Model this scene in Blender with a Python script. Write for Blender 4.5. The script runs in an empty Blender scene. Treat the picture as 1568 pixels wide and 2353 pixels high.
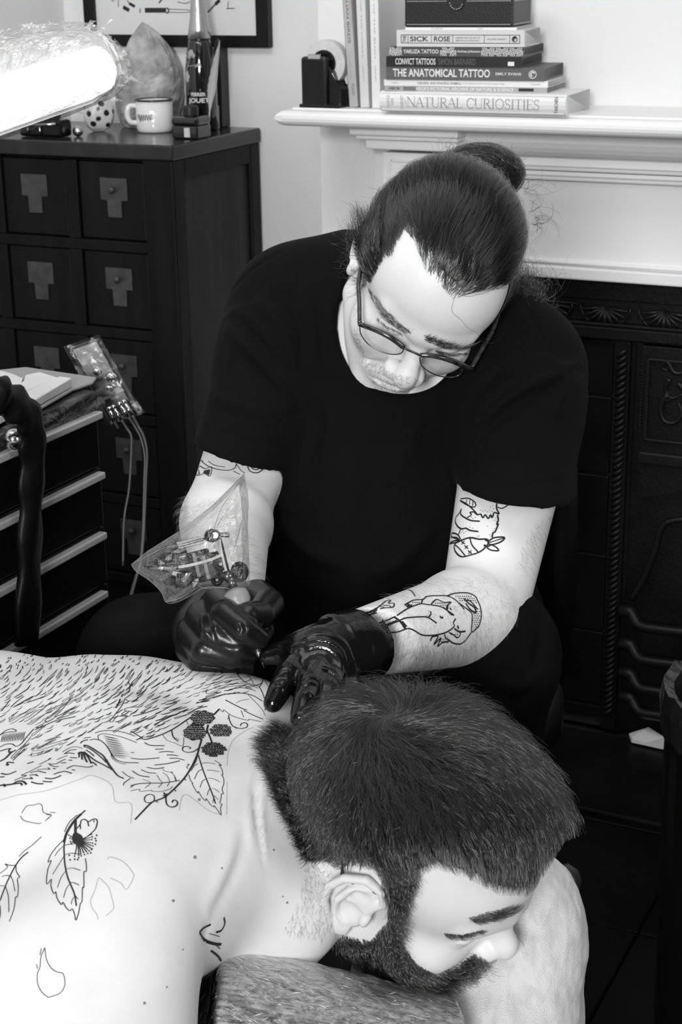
import bpy, bmesh, math, random
import numpy as np
from mathutils import Vector, Matrix
from mathutils.bvhtree import BVHTree
rnd = random.Random(7)
rng = np.random.default_rng(11)
sc = bpy.context.scene
COL = sc.collection

# ---------------------------------------------------------------- camera
F_PX, CAM_H, PITCH, ROLL = 3800.0, 1.40, math.radians(18.7), 0.016
FWD = np.array([0, math.cos(PITCH), -math.sin(PITCH)])
_r0 = np.array([1.0, 0, 0]); _u0 = np.array([0, math.sin(PITCH), math.cos(PITCH)])
RIGHT = math.cos(ROLL)*_r0 - math.sin(ROLL)*_u0
UP = math.cos(ROLL)*_u0 + math.sin(ROLL)*_r0
CAM = np.array([0, 0, CAM_H])
cd = bpy.data.cameras.new('camera'); cam = bpy.data.objects.new('camera', cd); COL.objects.link(cam)
cam.matrix_world = Matrix([[RIGHT[i], UP[i], -FWD[i], CAM[i]] for i in range(3)] + [[0, 0, 0, 1]])
cd.sensor_fit = 'VERTICAL'; cd.sensor_height = 36.0; cd.lens = F_PX/2353*36.0
cd.clip_start = 0.05; cd.clip_end = 50
cd.dof.use_dof = True; cd.dof.focus_distance = 1.60; cd.dof.aperture_fstop = 20.0
sc.camera = cam
# ---------------------------------------------------------------- light, world, exposure
sc.view_settings.view_transform = 'Standard'; sc.view_settings.look = 'None'
sc.view_settings.exposure = 0.0; sc.view_settings.gamma = 1.0; sc.view_settings.use_curve_mapping = False
w = bpy.data.worlds.new('room_ambience'); sc.world = w; w.use_nodes = True
w.node_tree.nodes['Background'].inputs[0].default_value = (1, 1, 1, 1)
w.node_tree.nodes['Background'].inputs[1].default_value = 0.05
def area(name, loc, target, size, power, sy=None, spread=180):
    l = bpy.data.lights.new(name, 'AREA'); l.energy = power; l.size = size
    l.shape = 'RECTANGLE'; l.size_y = sy or size; l.spread = math.radians(spread)
    o = bpy.data.objects.new(name, l); COL.objects.link(o); o.location = loc
    o.rotation_euler = (Vector(target)-Vector(loc)).to_track_quat('-Z', 'Y').to_euler(); return o
area('key_softbox', (-0.80, -2.5, 2.05), (0.05, 1.9, 0.9), 0.9, 155, 0.9)
area('right_fill', (2.6, -0.5, 1.9), (0.1, 2.2, 1.0), 1.0, 30, 1.3)  # added weak fill from the right; no window is known there
area('alcove_fill', (-.75, 2.0, 2.5), (-.35, 3.2, 1.3), 0.8, 11, 0.5)  # added lamp, only to brighten the alcove wall
area('overhead_fill', (0.0, 1.3, 2.55), (0.0, 1.5, 0), 1.3, 9.5, 1.0)  # added overhead lamp, brightens the arms and the back
# ---------------------------------------------------------------- helpers
def P(px, py, d): return CAM + d*(FWD + RIGHT*(px-784)/F_PX - UP*(py-1176.5)/F_PX)
def ray(px, py): return FWD + RIGHT*(px-784)/F_PX - UP*(py-1176.5)/F_PX
def proj(X):
    X = np.atleast_2d(X)-CAM; z = X@FWD
    return np.stack([784+F_PX*(X@RIGHT)/z, 1176.5-F_PX*(X@UP)/z], 1), z
TH = math.radians(26)
WU = np.array([math.cos(TH), -math.sin(TH), 0]); WN = np.array([math.sin(TH), math.cos(TH), 0])
def onplane(px, py, n, N=WN):
    d = ray(px, py); return CAM + d*((n-CAM@N)/(d@N))
def onz(px, py, z):
    d = ray(px, py); return CAM + d*((z-CAM[2])/d[2])

_mats = {}
def mat(name, v, rough=0.5, metal=0.0, spec=0.5, bump=None, noise=None, coat=0, emit=0, alpha=None, sss=0, sheen=0):
    """grey procedural material; bump=(scale, strength[, detail]); noise=(scale, amount) varies the colour"""
    if name in _mats: return _mats[name]
    m = bpy.data.materials.new(name); m.use_nodes = True; nt = m.node_tree; b = nt.nodes['Principled BSDF']
    c = v if isinstance(v, tuple) else (v, v, v)
    b.inputs['Base Color'].default_value = (*c, 1); b.inputs['Roughness'].default_value = rough
    b.inputs['Metallic'].default_value = metal; b.inputs['Specular IOR Level'].default_value = spec
    if coat: b.inputs['Coat Weight'].default_value = coat; b.inputs['Coat Roughness'].default_value = 0.08
    if sheen: b.inputs['Sheen Weight'].default_value = sheen
    if sss:
        b.inputs['Subsurface Weight'].default_value = sss; b.inputs['Subsurface Scale'].default_value = 0.006
        b.inputs['Subsurface Radius'].default_value = (1, 1, 1)
    if emit: b.inputs['Emission Color'].default_value = (1, 1, 1, 1); b.inputs['Emission Strength'].default_value = emit
    tc = nt.nodes.new('ShaderNodeTexCoord')
    def tex(scale, detail=4):
        mp = nt.nodes.new('ShaderNodeMapping'); nt.links.new(tc.outputs['Object'], mp.inputs[0])
        t = nt.nodes.new('ShaderNodeTexNoise'); t.inputs['Detail'].default_value = detail
        if isinstance(scale, tuple): mp.inputs['Scale'].default_value = scale; t.inputs['Scale'].default_value = 1
        else: t.inputs['Scale'].default_value = scale
        nt.links.new(mp.outputs[0], t.inputs['Vector']); return t
    if bump:
        t = tex(bump[0], bump[2] if len(bump) > 2 else 4); bn = nt.nodes.new('ShaderNodeBump')
        bn.inputs['Strength'].default_value = bump[1]; bn.inputs['Distance'].default_value = bump[3] if len(bump) > 3 else 0.002
        nt.links.new(t.outputs[0], bn.inputs['Height']); nt.links.new(bn.outputs[0], b.inputs['Normal'])
    if noise:
        t = tex(noise[0], 5); r = nt.nodes.new('ShaderNodeValToRGB')
        a = noise[1]; r.color_ramp.elements[0].position = 0.3; r.color_ramp.elements[1].position = 0.7
        lo = [max(0, x*(1-a)) for x in c]; hi = [min(1, x*(1+a)) for x in c]
        r.color_ramp.elements[0].color = (*lo, 1); r.color_ramp.elements[1].color = (*hi, 1)
        nt.links.new(t.outputs[0], r.inputs[0]); nt.links.new(r.outputs[0], b.inputs['Base Color'])
    _mats[name] = m; return m

def film_mat(name, gloss=0.5, haze=0.06, bump=(60, 0.6), rough=0.08):
    """thin clear plastic film: see-through, with fresnel gloss and a little milky haze"""
    if name in _mats: return _mats[name]
    m = bpy.data.materials.new(name); m.use_nodes = True; nt = m.node_tree; nt.nodes.clear(); N = nt.nodes.new; L = nt.links.new
    out = N('ShaderNodeOutputMaterial'); tr = N('ShaderNodeBsdfTransparent'); gl = N('ShaderNodeBsdfGlossy'); df = N('ShaderNodeBsdfDiffuse')
    gl.inputs['Roughness'].default_value = rough; df.inputs[0].default_value = (.9, .9, .9, 1)
    lw = N('ShaderNodeLayerWeight'); lw.inputs[0].default_value = 0.35
    mul = N('ShaderNodeMath'); mul.operation = 'MULTIPLY_ADD'; mul.inputs[1].default_value = gloss; mul.inputs[2].default_value = 0.05
    m1 = N('ShaderNodeMixShader'); m1.inputs[0].default_value = haze; m2 = N('ShaderNodeMixShader')
    tc = N('ShaderNodeTexCoord'); t = N('ShaderNodeTexNoise'); mp = N('ShaderNodeMapping'); L(tc.outputs['Object'], mp.inputs[0]); t.inputs['Detail'].default_value = 6
    if isinstance(bump[0], tuple): mp.inputs['Scale'].default_value = bump[0]; mp.inputs['Rotation'].default_value = (0, .25, .5); t.inputs['Scale'].default_value = 1
    else: t.inputs['Scale'].default_value = bump[0]
    t.inputs['Distortion'].default_value = 1.5
    bn = N('ShaderNodeBump'); bn.inputs['Strength'].default_value = bump[1]; bn.inputs['Distance'].default_value = 0.004
    L(mp.outputs[0], t.inputs['Vector']); L(t.outputs[0], bn.inputs['Height']); L(bn.outputs[0], gl.inputs['Normal']); L(bn.outputs[0], lw.inputs['Normal'])
    L(lw.outputs['Facing'], mul.inputs[0]); L(tr.outputs[0], m1.inputs[1]); L(df.outputs[0], m1.inputs[2])
    L(mul.outputs[0], m2.inputs[0]); L(m1.outputs[0], m2.inputs[1]); L(gl.outputs[0], m2.inputs[2]); L(m2.outputs[0], out.inputs[0])
    _mats[name] = m; return m

def thing(name, label, cat, loc=(0, 0, 0), rotz=0.0, group=None):
    o = bpy.data.objects.new(name, None); COL.objects.link(o); o.location = loc; o.rotation_euler = (0, 0, rotz)
    o.empty_display_size = 0.05; tag(o, label, cat, group); return o
def tag(o, label, cat, group=None, kind=None):
    o['label'] = label; o['category'] = cat
    if group: o['group'] = group
    if kind: o['kind'] = kind
    return o
def wmat(o):
    m = Matrix.LocRotScale(o.location, o.rotation_euler, o.scale)
    return (wmat(o.parent) @ m) if o.parent else m
def finish(name, me, m, parent=None, local=False, smooth=False, label=None):
    o = bpy.data.objects.new(name, me); COL.objects.link(o)
    for x in (m if isinstance(m, (list, tuple)) else [m]): me.materials.append(x)
    if smooth: me.shade_smooth()
    if parent is not None:
        if not local: me.transform(wmat(parent).inverted())
        o.parent = parent
    if label: o['label'] = label
    return o
def obj(name, bm, m, parent=None, local=False, smooth=False, label=None):
    me = bpy.data.meshes.new(name); bmesh.ops.recalc_face_normals(bm, faces=bm.faces); bm.to_mesh(me); bm.free()
    return finish(name, me, m, parent, local, smooth, label)
def pymesh(name, v, f): 
    me = bpy.data.meshes.new(name); me.from_pydata([tuple(map(float, x)) for x in v], [], [tuple(map(int, x)) for x in f]); return me
def struct(o): o['kind'] = 'structure'; return o
def BM(): return bmesh.new()
class Fr:
    """local frame: origin o, axes x, y, z"""
    def __init__(s, o, x, y, z=None):
        s.o = np.array(o, float); s.x = np.array(x, float); s.y = np.array(y, float)
        s.z = np.cross(s.x, s.y) if z is None else np.array(z, float)
    def __call__(s, a, b, c=0.0): return s.o + s.x*a + s.y*b + s.z*c
WALL = Fr((0, 0, 0), WU, WN, (0, 0, 1))
def rotframe(o, deg): 
    a = math.radians(deg); return Fr(o, (math.cos(a), math.sin(a), 0), (-math.sin(a), math.cos(a), 0), (0, 0, 1))
def box(bm, fr, a0, a1, b0, b1, c0, c1, bev=0.0, seg=2):
    vs = [bm.verts.new(fr(a, b, c)) for a in (a0, a1) for b in (b0, b1) for c in (c0, c1)]
    fs = [bm.faces.new([vs[i] for i in q]) for q in ((0, 1, 3, 2), (4, 6, 7, 5), (0, 4, 5, 1), (2, 3, 7, 6), (0, 2, 6, 4), (1, 5, 7, 3))]
    if bev: bmesh.ops.bevel(bm, geom=list({e for f in fs for e in f.edges}), offset=bev, segments=seg, profile=0.5, affect='EDGES')
def prism(bm, fr, poly, c0, c1, bev=0.0):
    """poly in (a, b); extruded along c"""
    lo = [bm.verts.new(fr(a, b, c0)) for a, b in poly]; hi = [bm.verts.new(fr(a, b, c1)) for a, b in poly]
    n = len(poly); fs = [bm.faces.new(lo[::-1]), bm.faces.new(hi)]
    for i in range(n): fs.append(bm.faces.new((lo[i], lo[(i+1) % n], hi[(i+1) % n], hi[i])))
    if bev: bmesh.ops.bevel(bm, geom=list({e for f in fs for e in f.edges}), offset=bev, segments=2, profile=0.5, affect='EDGES')
def catmull(pts, n=6):
    p = np.array(pts, float)
    if len(p) < 3: 
        t = np.linspace(0, 1, n+1)[:, None]; return p[0]*(1-t)+p[-1]*t
    q = np.vstack([2*p[0]-p[1], p, 2*p[-1]-p[-2]]); out = []
    for i in range(1, len(q)-2):
        for t in np.arange(n)/n:
            a, b, c, d = q[i-1:i+3]
            out.append(.5*((2*b)+(-a+c)*t+(2*a-5*b+4*c-d)*t*t+(-a+3*b-3*c+d)*t**3))
    out.append(p[-1]); return np.array(out)
def tube(bm, pts, r, seg=8, cap=True):
    pts = np.array(pts, float); n = len(pts); r = np.broadcast_to(np.array(r, float), (n,))
    T = np.gradient(pts, axis=0); T /= np.linalg.norm(T, axis=1)[:, None]+1e-12
    a = np.array([0, 0, 1.0]) if abs(T[0][2]) < .9 else np.array([1.0, 0, 0]); rings = []
    for i in range(n):
        a = a-T[i]*(a@T[i]); a /= np.linalg.norm(a)+1e-12; b = np.cross(T[i], a)
        rings.append([bm.verts.new(pts[i]+r[i]*(a*math.cos(t)+b*math.sin(t))) for t in np.arange(seg)*2*math.pi/seg])
    for i in range(n-1):
        for j in range(seg): bm.faces.new((rings[i][j], rings[i][(j+1) % seg], rings[i+1][(j+1) % seg], rings[i+1][j]))
    if cap: bm.faces.new(rings[0][::-1]); bm.faces.new(rings[-1])
def lathe(bm, fr, prof, seg=24):
    """prof: (radius, height) along fr.z"""
    rings = []
    for r, h in prof:
        rings.append([bm.verts.new(fr(max(r, 1e-5)*math.cos(t), max(r, 1e-5)*math.sin(t), h)) for t in np.arange(seg)*2*math.pi/seg])
    for i in range(len(rings)-1):
        for j in range(seg): bm.faces.new((rings[i][j], rings[i][(j+1) % seg], rings[i+1][(j+1) % seg], rings[i+1][j]))
    bm.faces.new(rings[0][::-1]); bm.faces.new(rings[-1])
def text_mesh(s, fr, width=None, height=0.01, bold=0.0, cx=False):
    """flat lettering in the fr.x / fr.z plane, left-bottom at the origin of fr"""
    cu = bpy.data.curves.new('lettering', 'FONT'); cu.body = s; cu.offset = bold; cu.resolution_u = 3
    o = bpy.data.objects.new('lettering', cu); COL.objects.link(o); bpy.context.view_layer.update()
    me = bpy.data.meshes.new_from_object(o.evaluated_get(bpy.context.evaluated_depsgraph_get()))
    bpy.data.objects.remove(o); bpy.data.curves.remove(cu)
    v = np.array([x.co[:] for x in me.vertices]); lo, hi = v.min(0), v.max(0)
    sz = height/(hi[1]-lo[1]); sx = width/(hi[0]-lo[0]) if width else sz
    for x in me.vertices:
        x.co = fr((x.co[0]-lo[0])*sx, 0, (x.co[1]-lo[1])*sz)
    return me
def join_meshes(name, mes):
    v, f, k = [], [], 0
    for me in mes:
        v += [tuple(x.co) for x in me.vertices]; f += [[i+k for i in p.vertices] for p in me.polygons]; k = len(v)
        bpy.data.meshes.remove(me)
    return pymesh(name, v, f)
def ribbon(bm, pts, w, nrm):
    """flat strip along pts, width w (scalar or per point), in the plane whose normal is nrm (or per point)"""
    pts = np.array(pts, float); n = len(pts); w = np.broadcast_to(np.array(w, float), (n,)); nrm = np.broadcast_to(np.array(nrm, float), (n, 3))
    T = np.gradient(pts, axis=0); S = np.cross(T, nrm); S /= np.linalg.norm(S, axis=1)[:, None]+1e-12
    a = [bm.verts.new(p) for p in pts-S*w[:, None]/2]; b = [bm.verts.new(p) for p in pts+S*w[:, None]/2]
    for i in range(n-1): bm.faces.new((a[i], b[i], b[i+1], a[i+1]))
# ================================================================ materials
M_wall = mat('painted_plaster', .74, .75, bump=(90, .12), noise=(1.5, .03))
M_white = mat('white_gloss_paint', .80, .35, bump=(40, .05))
M_iron = mat('black_cast_iron', .004, .5, spec=.22, bump=(160, .35), noise=(20, .4))
M_iron2 = mat('blackened_iron_relief', .006, .42, spec=.3, bump=(120, .3))
M_tile = mat('black_glazed_tile', .005, .35, spec=.2, noise=(9, .5))
M_floor = mat('dark_floor_stone', .003, .5, spec=.12, bump=(50, .4), noise=(6, .5))
M_black = mat('satin_black', .004, .4, spec=.25)
M_gblack = mat('gloss_black_plastic', .004, .2, spec=.35)
M_paper = mat('book_paper', .68, .8, bump=((3, 3, 900), .5))
M_ink = mat('printed_black', .012, .6)
M_wood = mat('dark_stained_wood', .0045, .5, spec=.18, noise=((30, 30, 2.5), .5), bump=((60, 60, 4), .25))
M_wood2 = mat('dark_stained_panel', .02, .5, spec=.2, noise=((26, 26, 2.2), .45), bump=((60, 60, 4), .2))
M_alu = mat('brushed_aluminium', .50, .45, metal=.35, bump=((8, 300, 8), .15))
M_steel = mat('polished_steel', .6, .15, metal=1)
M_plate = mat('tarnished_brass_plate', .055, .5, metal=.3, noise=(60, .3))
# ================================================================ room
BRN, ALN, SHN, SHZ = 2.775, 3.16, 2.573, 1.118      # chimney breast plane, alcove plane, shelf front, shelf underside
BRU = float(onplane(738, 400, BRN)@WU)              # left corner of the chimney breast
bm = BM(); box(bm, WALL, -2.3, BRU+.35, ALN, ALN+.1, 0, 2.6); struct(obj('wall_back', bm, M_wall))
bm = BM(); box(bm, WALL, -2.3, -2.2, .3, ALN, 0, 2.6); struct(obj('wall_left', bm, M_wall))
bm = BM(); box(bm, WALL, BRU, 0.6, BRN, BRN+.38, 0, 2.6); struct(obj('wall_chimney_breast', bm, M_wall))
bm = BM(); box(bm, WALL, -2.3, 0.6, -1.0, ALN+.1, 2.6, 2.7); struct(obj('ceiling', bm, M_wall))
bm = BM(); box(bm, WALL, -2.3, 0.6, 0.3, ALN+.1, -.06, -.012); fl = struct(obj('floor', bm, mat('floor_joint', .004, .8)))
# floor tiles, dark stone; pieces of the floor
tl = None; TS = .30
me_t = None
for i in range(-1, 8):
    for j in range(0, 9):
        u0, n0 = -1.75+i*TS, .62+j*TS
        c = WALL(u0+TS/2, n0+TS/2, 0); pr, z = proj(c)
        if n0 > 2.6 or not (-300 < pr[0][0] < 1900 and pr[0][1] < 3300): continue
        bm = BM(); box(bm, WALL, u0+.0015, u0+TS-.0015, n0+.0015, n0+TS-.0015, -.02, rnd.uniform(-.0012, 0), .002, 1)
        obj('floor_tile', bm, M_floor, fl)
# ---------------------------------------------------------------- mantelpiece
MP = thing('mantelpiece', 'white painted wooden mantelpiece around the black iron fireplace', 'mantelpiece', WALL(-.75, 2.7, 0), -TH)
def mpart(name, *boxes, m=M_white, bev=.003):
    bm = BM()
    for b in boxes: box(bm, WALL, *b, bev)
    return obj(name, bm, m, MP)
SHU = float(onplane(628, 275, SHN)@WU)
bm = BM()                                           # bullnose shelf: profile swept along the wall and round its left end
prof = [(0, 0), (.008, -.004)] 
n = 9; SR = .013; arc = [(SHN+SR-SR*math.sin(t), SHZ+SR-SR*math.cos(t)) for t in np.linspace(0, math.pi, n)]
poly = [(BRN-.001, SHZ)] + arc + [(BRN-.001, SHZ+.026)]
a = [bm.verts.new(WALL(SHU+.02, y, z)) for y, z in poly]; b = [bm.verts.new(WALL(.58, y, z)) for y, z in poly]
for i in range(len(poly)): bm.faces.new((a[i], a[(i+1) % len(poly)], b[(i+1) % len(poly)], b[i]))
bm.faces.new(b)
prev = a                                            # rounded left end
for s in np.linspace(0.2, 1, 5):
    off = .02*math.sin(s*math.pi/2); sh = SR*(1-math.cos(s*math.pi/2))*.95
    ring = [bm.verts.new(WALL(SHU+.02-off, max(y, SHN+.004*s), SHZ+SR+(z-SHZ-SR)*(1-sh/SR))) for y, z in poly]
    for i in range(len(poly)): bm.faces.new((prev[i], prev[(i+1) % len(poly)], ring[(i+1) % len(poly)], ring[i]))
    prev = ring
bm.faces.new(prev[::-1])
obj('shelf', bm, M_white, MP, smooth=False)
UZ = SHZ+.026; UN = SHN+.022
uU = float(onplane(672, 248, UN)@WU)
mpart('shelf_top_board', (uU, .58, UN, BRN-.001, UZ, UZ+.004), bev=.001)
ZT = UZ+.004                                        # top of the shelf
def zat(px, py, n): return float(onplane(px, py, n)[2])
def uat(px, py, n): return float(onplane(px, py, n)@WU)
# bed moulding under the shelf: projecting at the pilaster, then set back along the frieze
u1, u2 = uat(802, 315, SHN+.045), uat(1052, 320, SHN+.045)
zb = zat(830, 345, SHN+.05)
mpart('bed_moulding', (u1, u2, SHN+.045, BRN-.001, SHZ-.016, SHZ-.001), (u1+.008, u2-.004, SHN+.055, BRN-.001, SHZ-.024, SHZ-.016),
      (u1+.02, u2-.012, SHN+.068, BRN-.001, zb, SHZ-.024))
# cove along the frieze
bm = BM(); cv = [(SHN+.085+.055*(1-math.cos(t)), SHZ-.001-.05*math.sin(t)) for t in np.linspace(0, math.pi/2, 8)]
prism(bm, Fr((0, 0, 0), WN, (0, 0, 1), WU), [(BRN-.001, SHZ-.001)]+cv+[(BRN-.001, SHZ-.055)], u2-.03, .58); obj('cove', bm, M_white, MP)
us = uat(858, 420, BRN-.05); ui = uat(884, 390, BRN-.09)
ZL = zat(1400, 634, BRN-.03)                         # underside of the white lintel
mpart('surround_board', (us, us+.26, BRN-.05, BRN-.001, 0, SHZ-.02), (us+.255, .58, BRN-.048, BRN-.001, ZL, SHZ-.05))
zk = zat(890, 432, BRN-.09); zk0 = zat(900, 350, BRN-.1)
bm = BM(); box(bm, WALL, ui, ui+.17, BRN-.10, BRN-.04, zk, zk0, .003)
prism(bm, Fr((0, 0, 0), WN, (0, 0, 1), WU), [(BRN-.1+.06*(1-math.cos(t)), zk-.09*math.sin(t)) for t in np.linspace(0, math.pi/2, 8)]+[(BRN-.04, zk)], ui+.006, ui+.164)
obj('corbel', bm, M_white, MP)
bm = BM()
for q in ((ui+.018, ui+.022, zk+.012, zk0-.012), (ui+.148, ui+.152, zk+.012, zk0-.012), (ui+.018, ui+.152, zk0-.016, zk0-.012), (ui+.018, ui+.152, zk+.012, zk+.016)):
    box(bm, WALL, q[0], q[1], BRN-.104, BRN-.099, q[2], q[3], .001, 1)
obj('corbel_panel_bead', bm, M_white, MP)
mpart('pilaster', (ui+.02, ui+.15, BRN-.065, BRN-.045, .15, zk-.02), (ui+.0, ui+.17, BRN-.075, BRN-.045, 0, .15))
z1, z2 = zat(1500, 392, BRN-.06), zat(1500, 414, BRN-.06)
mpart('frieze_moulding', (us+.2, .58, BRN-.068, BRN-.04, z1-.006, z1), (us+.2, .58, BRN-.060, BRN-.04, z2, z1-.008), (us+.2, .58, BRN-.072, BRN-.04, z2-.006, z2))
mpart('lintel_bead', (us+.2, .58, BRN-.056, BRN-.035, ZL+.02, ZL+.026), (us+.2, .58, BRN-.066, BRN-.03, ZL-.004, ZL+.017))
# ---------------------------------------------------------------- iron fireplace
FP = thing('fireplace', 'black cast iron fireplace with tiled cheeks and relief panels below white mantelpiece', 'fireplace', WALL(-.5, 2.8, 0), -TH)
FN = BRN-.012
def fpart(name, *boxes, m=M_iron, bev=.002):
    bm = BM()
    for b in boxes: box(bm, WALL, *b, bev)
    return obj(name, bm, m, FP)
uC = uat(1400, 1200, FN)                            # right edge of the tile column
u0 = us+.262
zh1, zh2, zh3 = zat(1400, 690, FN), zat(1400, 748, FN), zat(1400, 775, FN)
fpart('header', (u0, .56, FN-.004, FN+.02, zh1, ZL-.006), (u0, .56, FN-.018, FN+.02, zh3, zh2), (u0, .56, FN-.012, FN+.02, zh2, zh2+.006))
fpart('frieze_ground', (u0, .56, FN+.002, FN+.02, zh2+.005, zh1))
# repeated relief along the frieze: fan leaves, one part each
for k in range(9):
    uc = u0+.06+k*.105
    if uc > .5: break
    bm = BM()
    zc_ = (zh1+zh2)/2
    for t in np.linspace(.15, math.pi-.15, 9):
        p0 = WALL(uc, FN, zh1-.012); p1 = WALL(uc+.042*math.cos(t), FN-.004, zh1-.012-.034*math.sin(t)); tube(bm, [p0, (p0+p1)/2+np.array([0, 0, -.001]), p1], [.0015, .004, .0025], 6)
    ring = [WALL(uc+.045*math.cos(t), FN-.001, zh1-.010-.037*math.sin(t)) for t in np.linspace(0, math.pi, 14)]; tube(bm, ring, .0022, 6)
    obj('relief_leaf', bm, M_iron2, FP, smooth=True)
# tile column: real tiles with joints
zj = [zh3-.004]+[zat(1340, y, FN) for y in (904, 1084, 1266, 1443, 1612)]+[.02]
fpart('tile_backing', (u0, uC, FN+.004, FN+.02, 0, zh3), m=mat('tile_joint', .012, .7))
tw = uC-u0
for z_a, z_b in zip(zj[:-1], zj[1:]):
    bm = BM(); box(bm, WALL, u0+.002, uC-.003, FN-.004, FN+.006, z_b+.0016, z_a-.0016, .0025, 2); obj('tile', bm, M_tile, FP)
# rope border strip
uR = uat(1434, 1200, FN); fpart('border_ground', (uC-.001, uR, FN-.004, FN+.02, 0, zh3))
bm = BM(); z = .03; zs = []
while z < zh3-.03:
    p = [WALL(uC+.004, FN-.004, z), WALL((uC+uR)/2, FN-.009, z+.008), WALL(uR-.004, FN-.004, z+.018)]; tube(bm, p, [.002, .0042, .002], 6); z += .0115
ro = obj('rope_relief', bm, M_iron2, FP, smooth=True); ro['kind'] = 'stuff'
uI = uat(1452, 1000, FN)
fpart('inner_jamb', (uR-.001, uI, FN+.004, FN+.06, 0, zh3))
# hood panel with floral relief
zt, zb2 = zat(1480, 790, FN), zat(1480, 1045, FN)
uh0 = uat(1468, 1040, FN-.02); uh1 = .35
bm = BM()
prism(bm, Fr((0, 0, 0), WU, (0, 0, 1), -WN), [(uat(1480, 790, FN), zt), (uh1, zt), (uh1, zb2-.05), (uh0+.09, zb2-.05), (uh0+.05, zb2-.065), (uh0, zb2-.08), (uh0, zb2)], -FN-.02, -FN+.012, .002)
obj('hood', bm, M_iron, FP)
bm = BM(); uf = uat(1505, 900, FN)
for q in ((uf-.012, uf-.006, zb2+.03, zt-.02), (uf-.012, uh1, zt-.026, zt-.02), (uf-.012, uh1, zb2+.03, zb2+.036)): box(bm, WALL, *q[:2], FN-.019, FN-.01, *q[2:], .002)
box(bm, WALL, uh0, uh1, FN-.022, FN-.01, zb2-.012, zb2+.012, .004)
for k in range(22): 
    z = zb2+.045+k*(zt-zb2-.075)/22; box(bm, WALL, uf-.022, uf-.017, FN-.016, FN-.011, z, z+.004, .001, 1)
obj('hood_frame', bm, M_iron2, FP)
bm = BM()
def swirl(pxs, r):
    pts = catmull([onplane(x, y, FN-.014) for x, y in pxs], 5); tube(bm, pts, np.linspace(r, r*.4, len(pts)), 6)
for pxs, r in (([(1536, 830), (1545, 850), (1560, 858), (1590, 850)], .006), ([(1536, 905), (1520, 935), (1525, 965), (1550, 972), (1568, 950), (1560, 925)], .006), ([(1540, 870), (1530, 895), (1545, 915), (1570, 905)], .005),
               ([(1520, 925), (1535, 920), (1550, 915)], .004), ([(1528, 830), (1522, 845), (1535, 852)], .004), ([(1560, 880), (1580, 905), (1600, 900)], .006)): swirl(pxs, r)
obj('hood_relief', bm, M_iron2, FP, smooth=True)
# firebox, its curved cheek lip and grate
fpart('firebox', (uI-.002, .5, BRN-.004, BRN-.001, 0, zh3))
bm = BM(); tube(bm, catmull([onplane(x, y, FN-.004) for x, y in ((1452, 1378), (1480, 1330), (1505, 1270), (1528, 1205), (1600, 1192), (1700, 1190))], 5), .006, 6); obj('arch_lip', bm, M_iron2, FP, smooth=True)
for ya, yb in ((1402, 1455), (1478, 1508), (1545, 1562), (1600, 1612)):
    bm = BM(); c0 = onplane(1438, ya, FN-.03); 
    pts = catmull([onplane(1432, ya, FN-.005), onplane(1452, ya+6, FN-.02), onplane(1470, ya+34, FN-.035), onplane(1510, ya+44, FN-.045), onplane(1620, ya+56, FN-.05), onplane(1800, ya+74, FN-.05)], 5)
    tube(bm, pts, [.013]*6+[.010]*(len(pts)-6), 8); obj('grate_bar', bm, M_iron2, FP, smooth=True)
# hearth slab
bm = BM(); box(bm, WALL, us-.02, .56, 2.43, BRN-.055, -.012, .012, .004); struct(obj('trim_hearth', bm, mat('hearth_slate', .005, .4, spec=.2, noise=(8, .5), bump=(40, .3))))
bm = BM(); c = [onz(x, y, .016) for x, y in ((1446, 1690), (1490, 1682), (1530, 1700), (1525, 1722), (1480, 1712), (1452, 1706))]
lo = [bm.verts.new(p) for p in c]; hi = [bm.verts.new(p+np.array([0, 0, .004+.006*(i % 2)])) for i, p in enumerate(c)]
bm.faces.new(hi); bm.faces.new(lo[::-1])
for i in range(6): bm.faces.new((lo[i], lo[(i+1) % 6], hi[(i+1) % 6], hi[i]))
tag(obj('paper_scrap', bm, M_paper), 'crumpled scrap of white paper on the dark hearth', 'paper')
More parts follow.
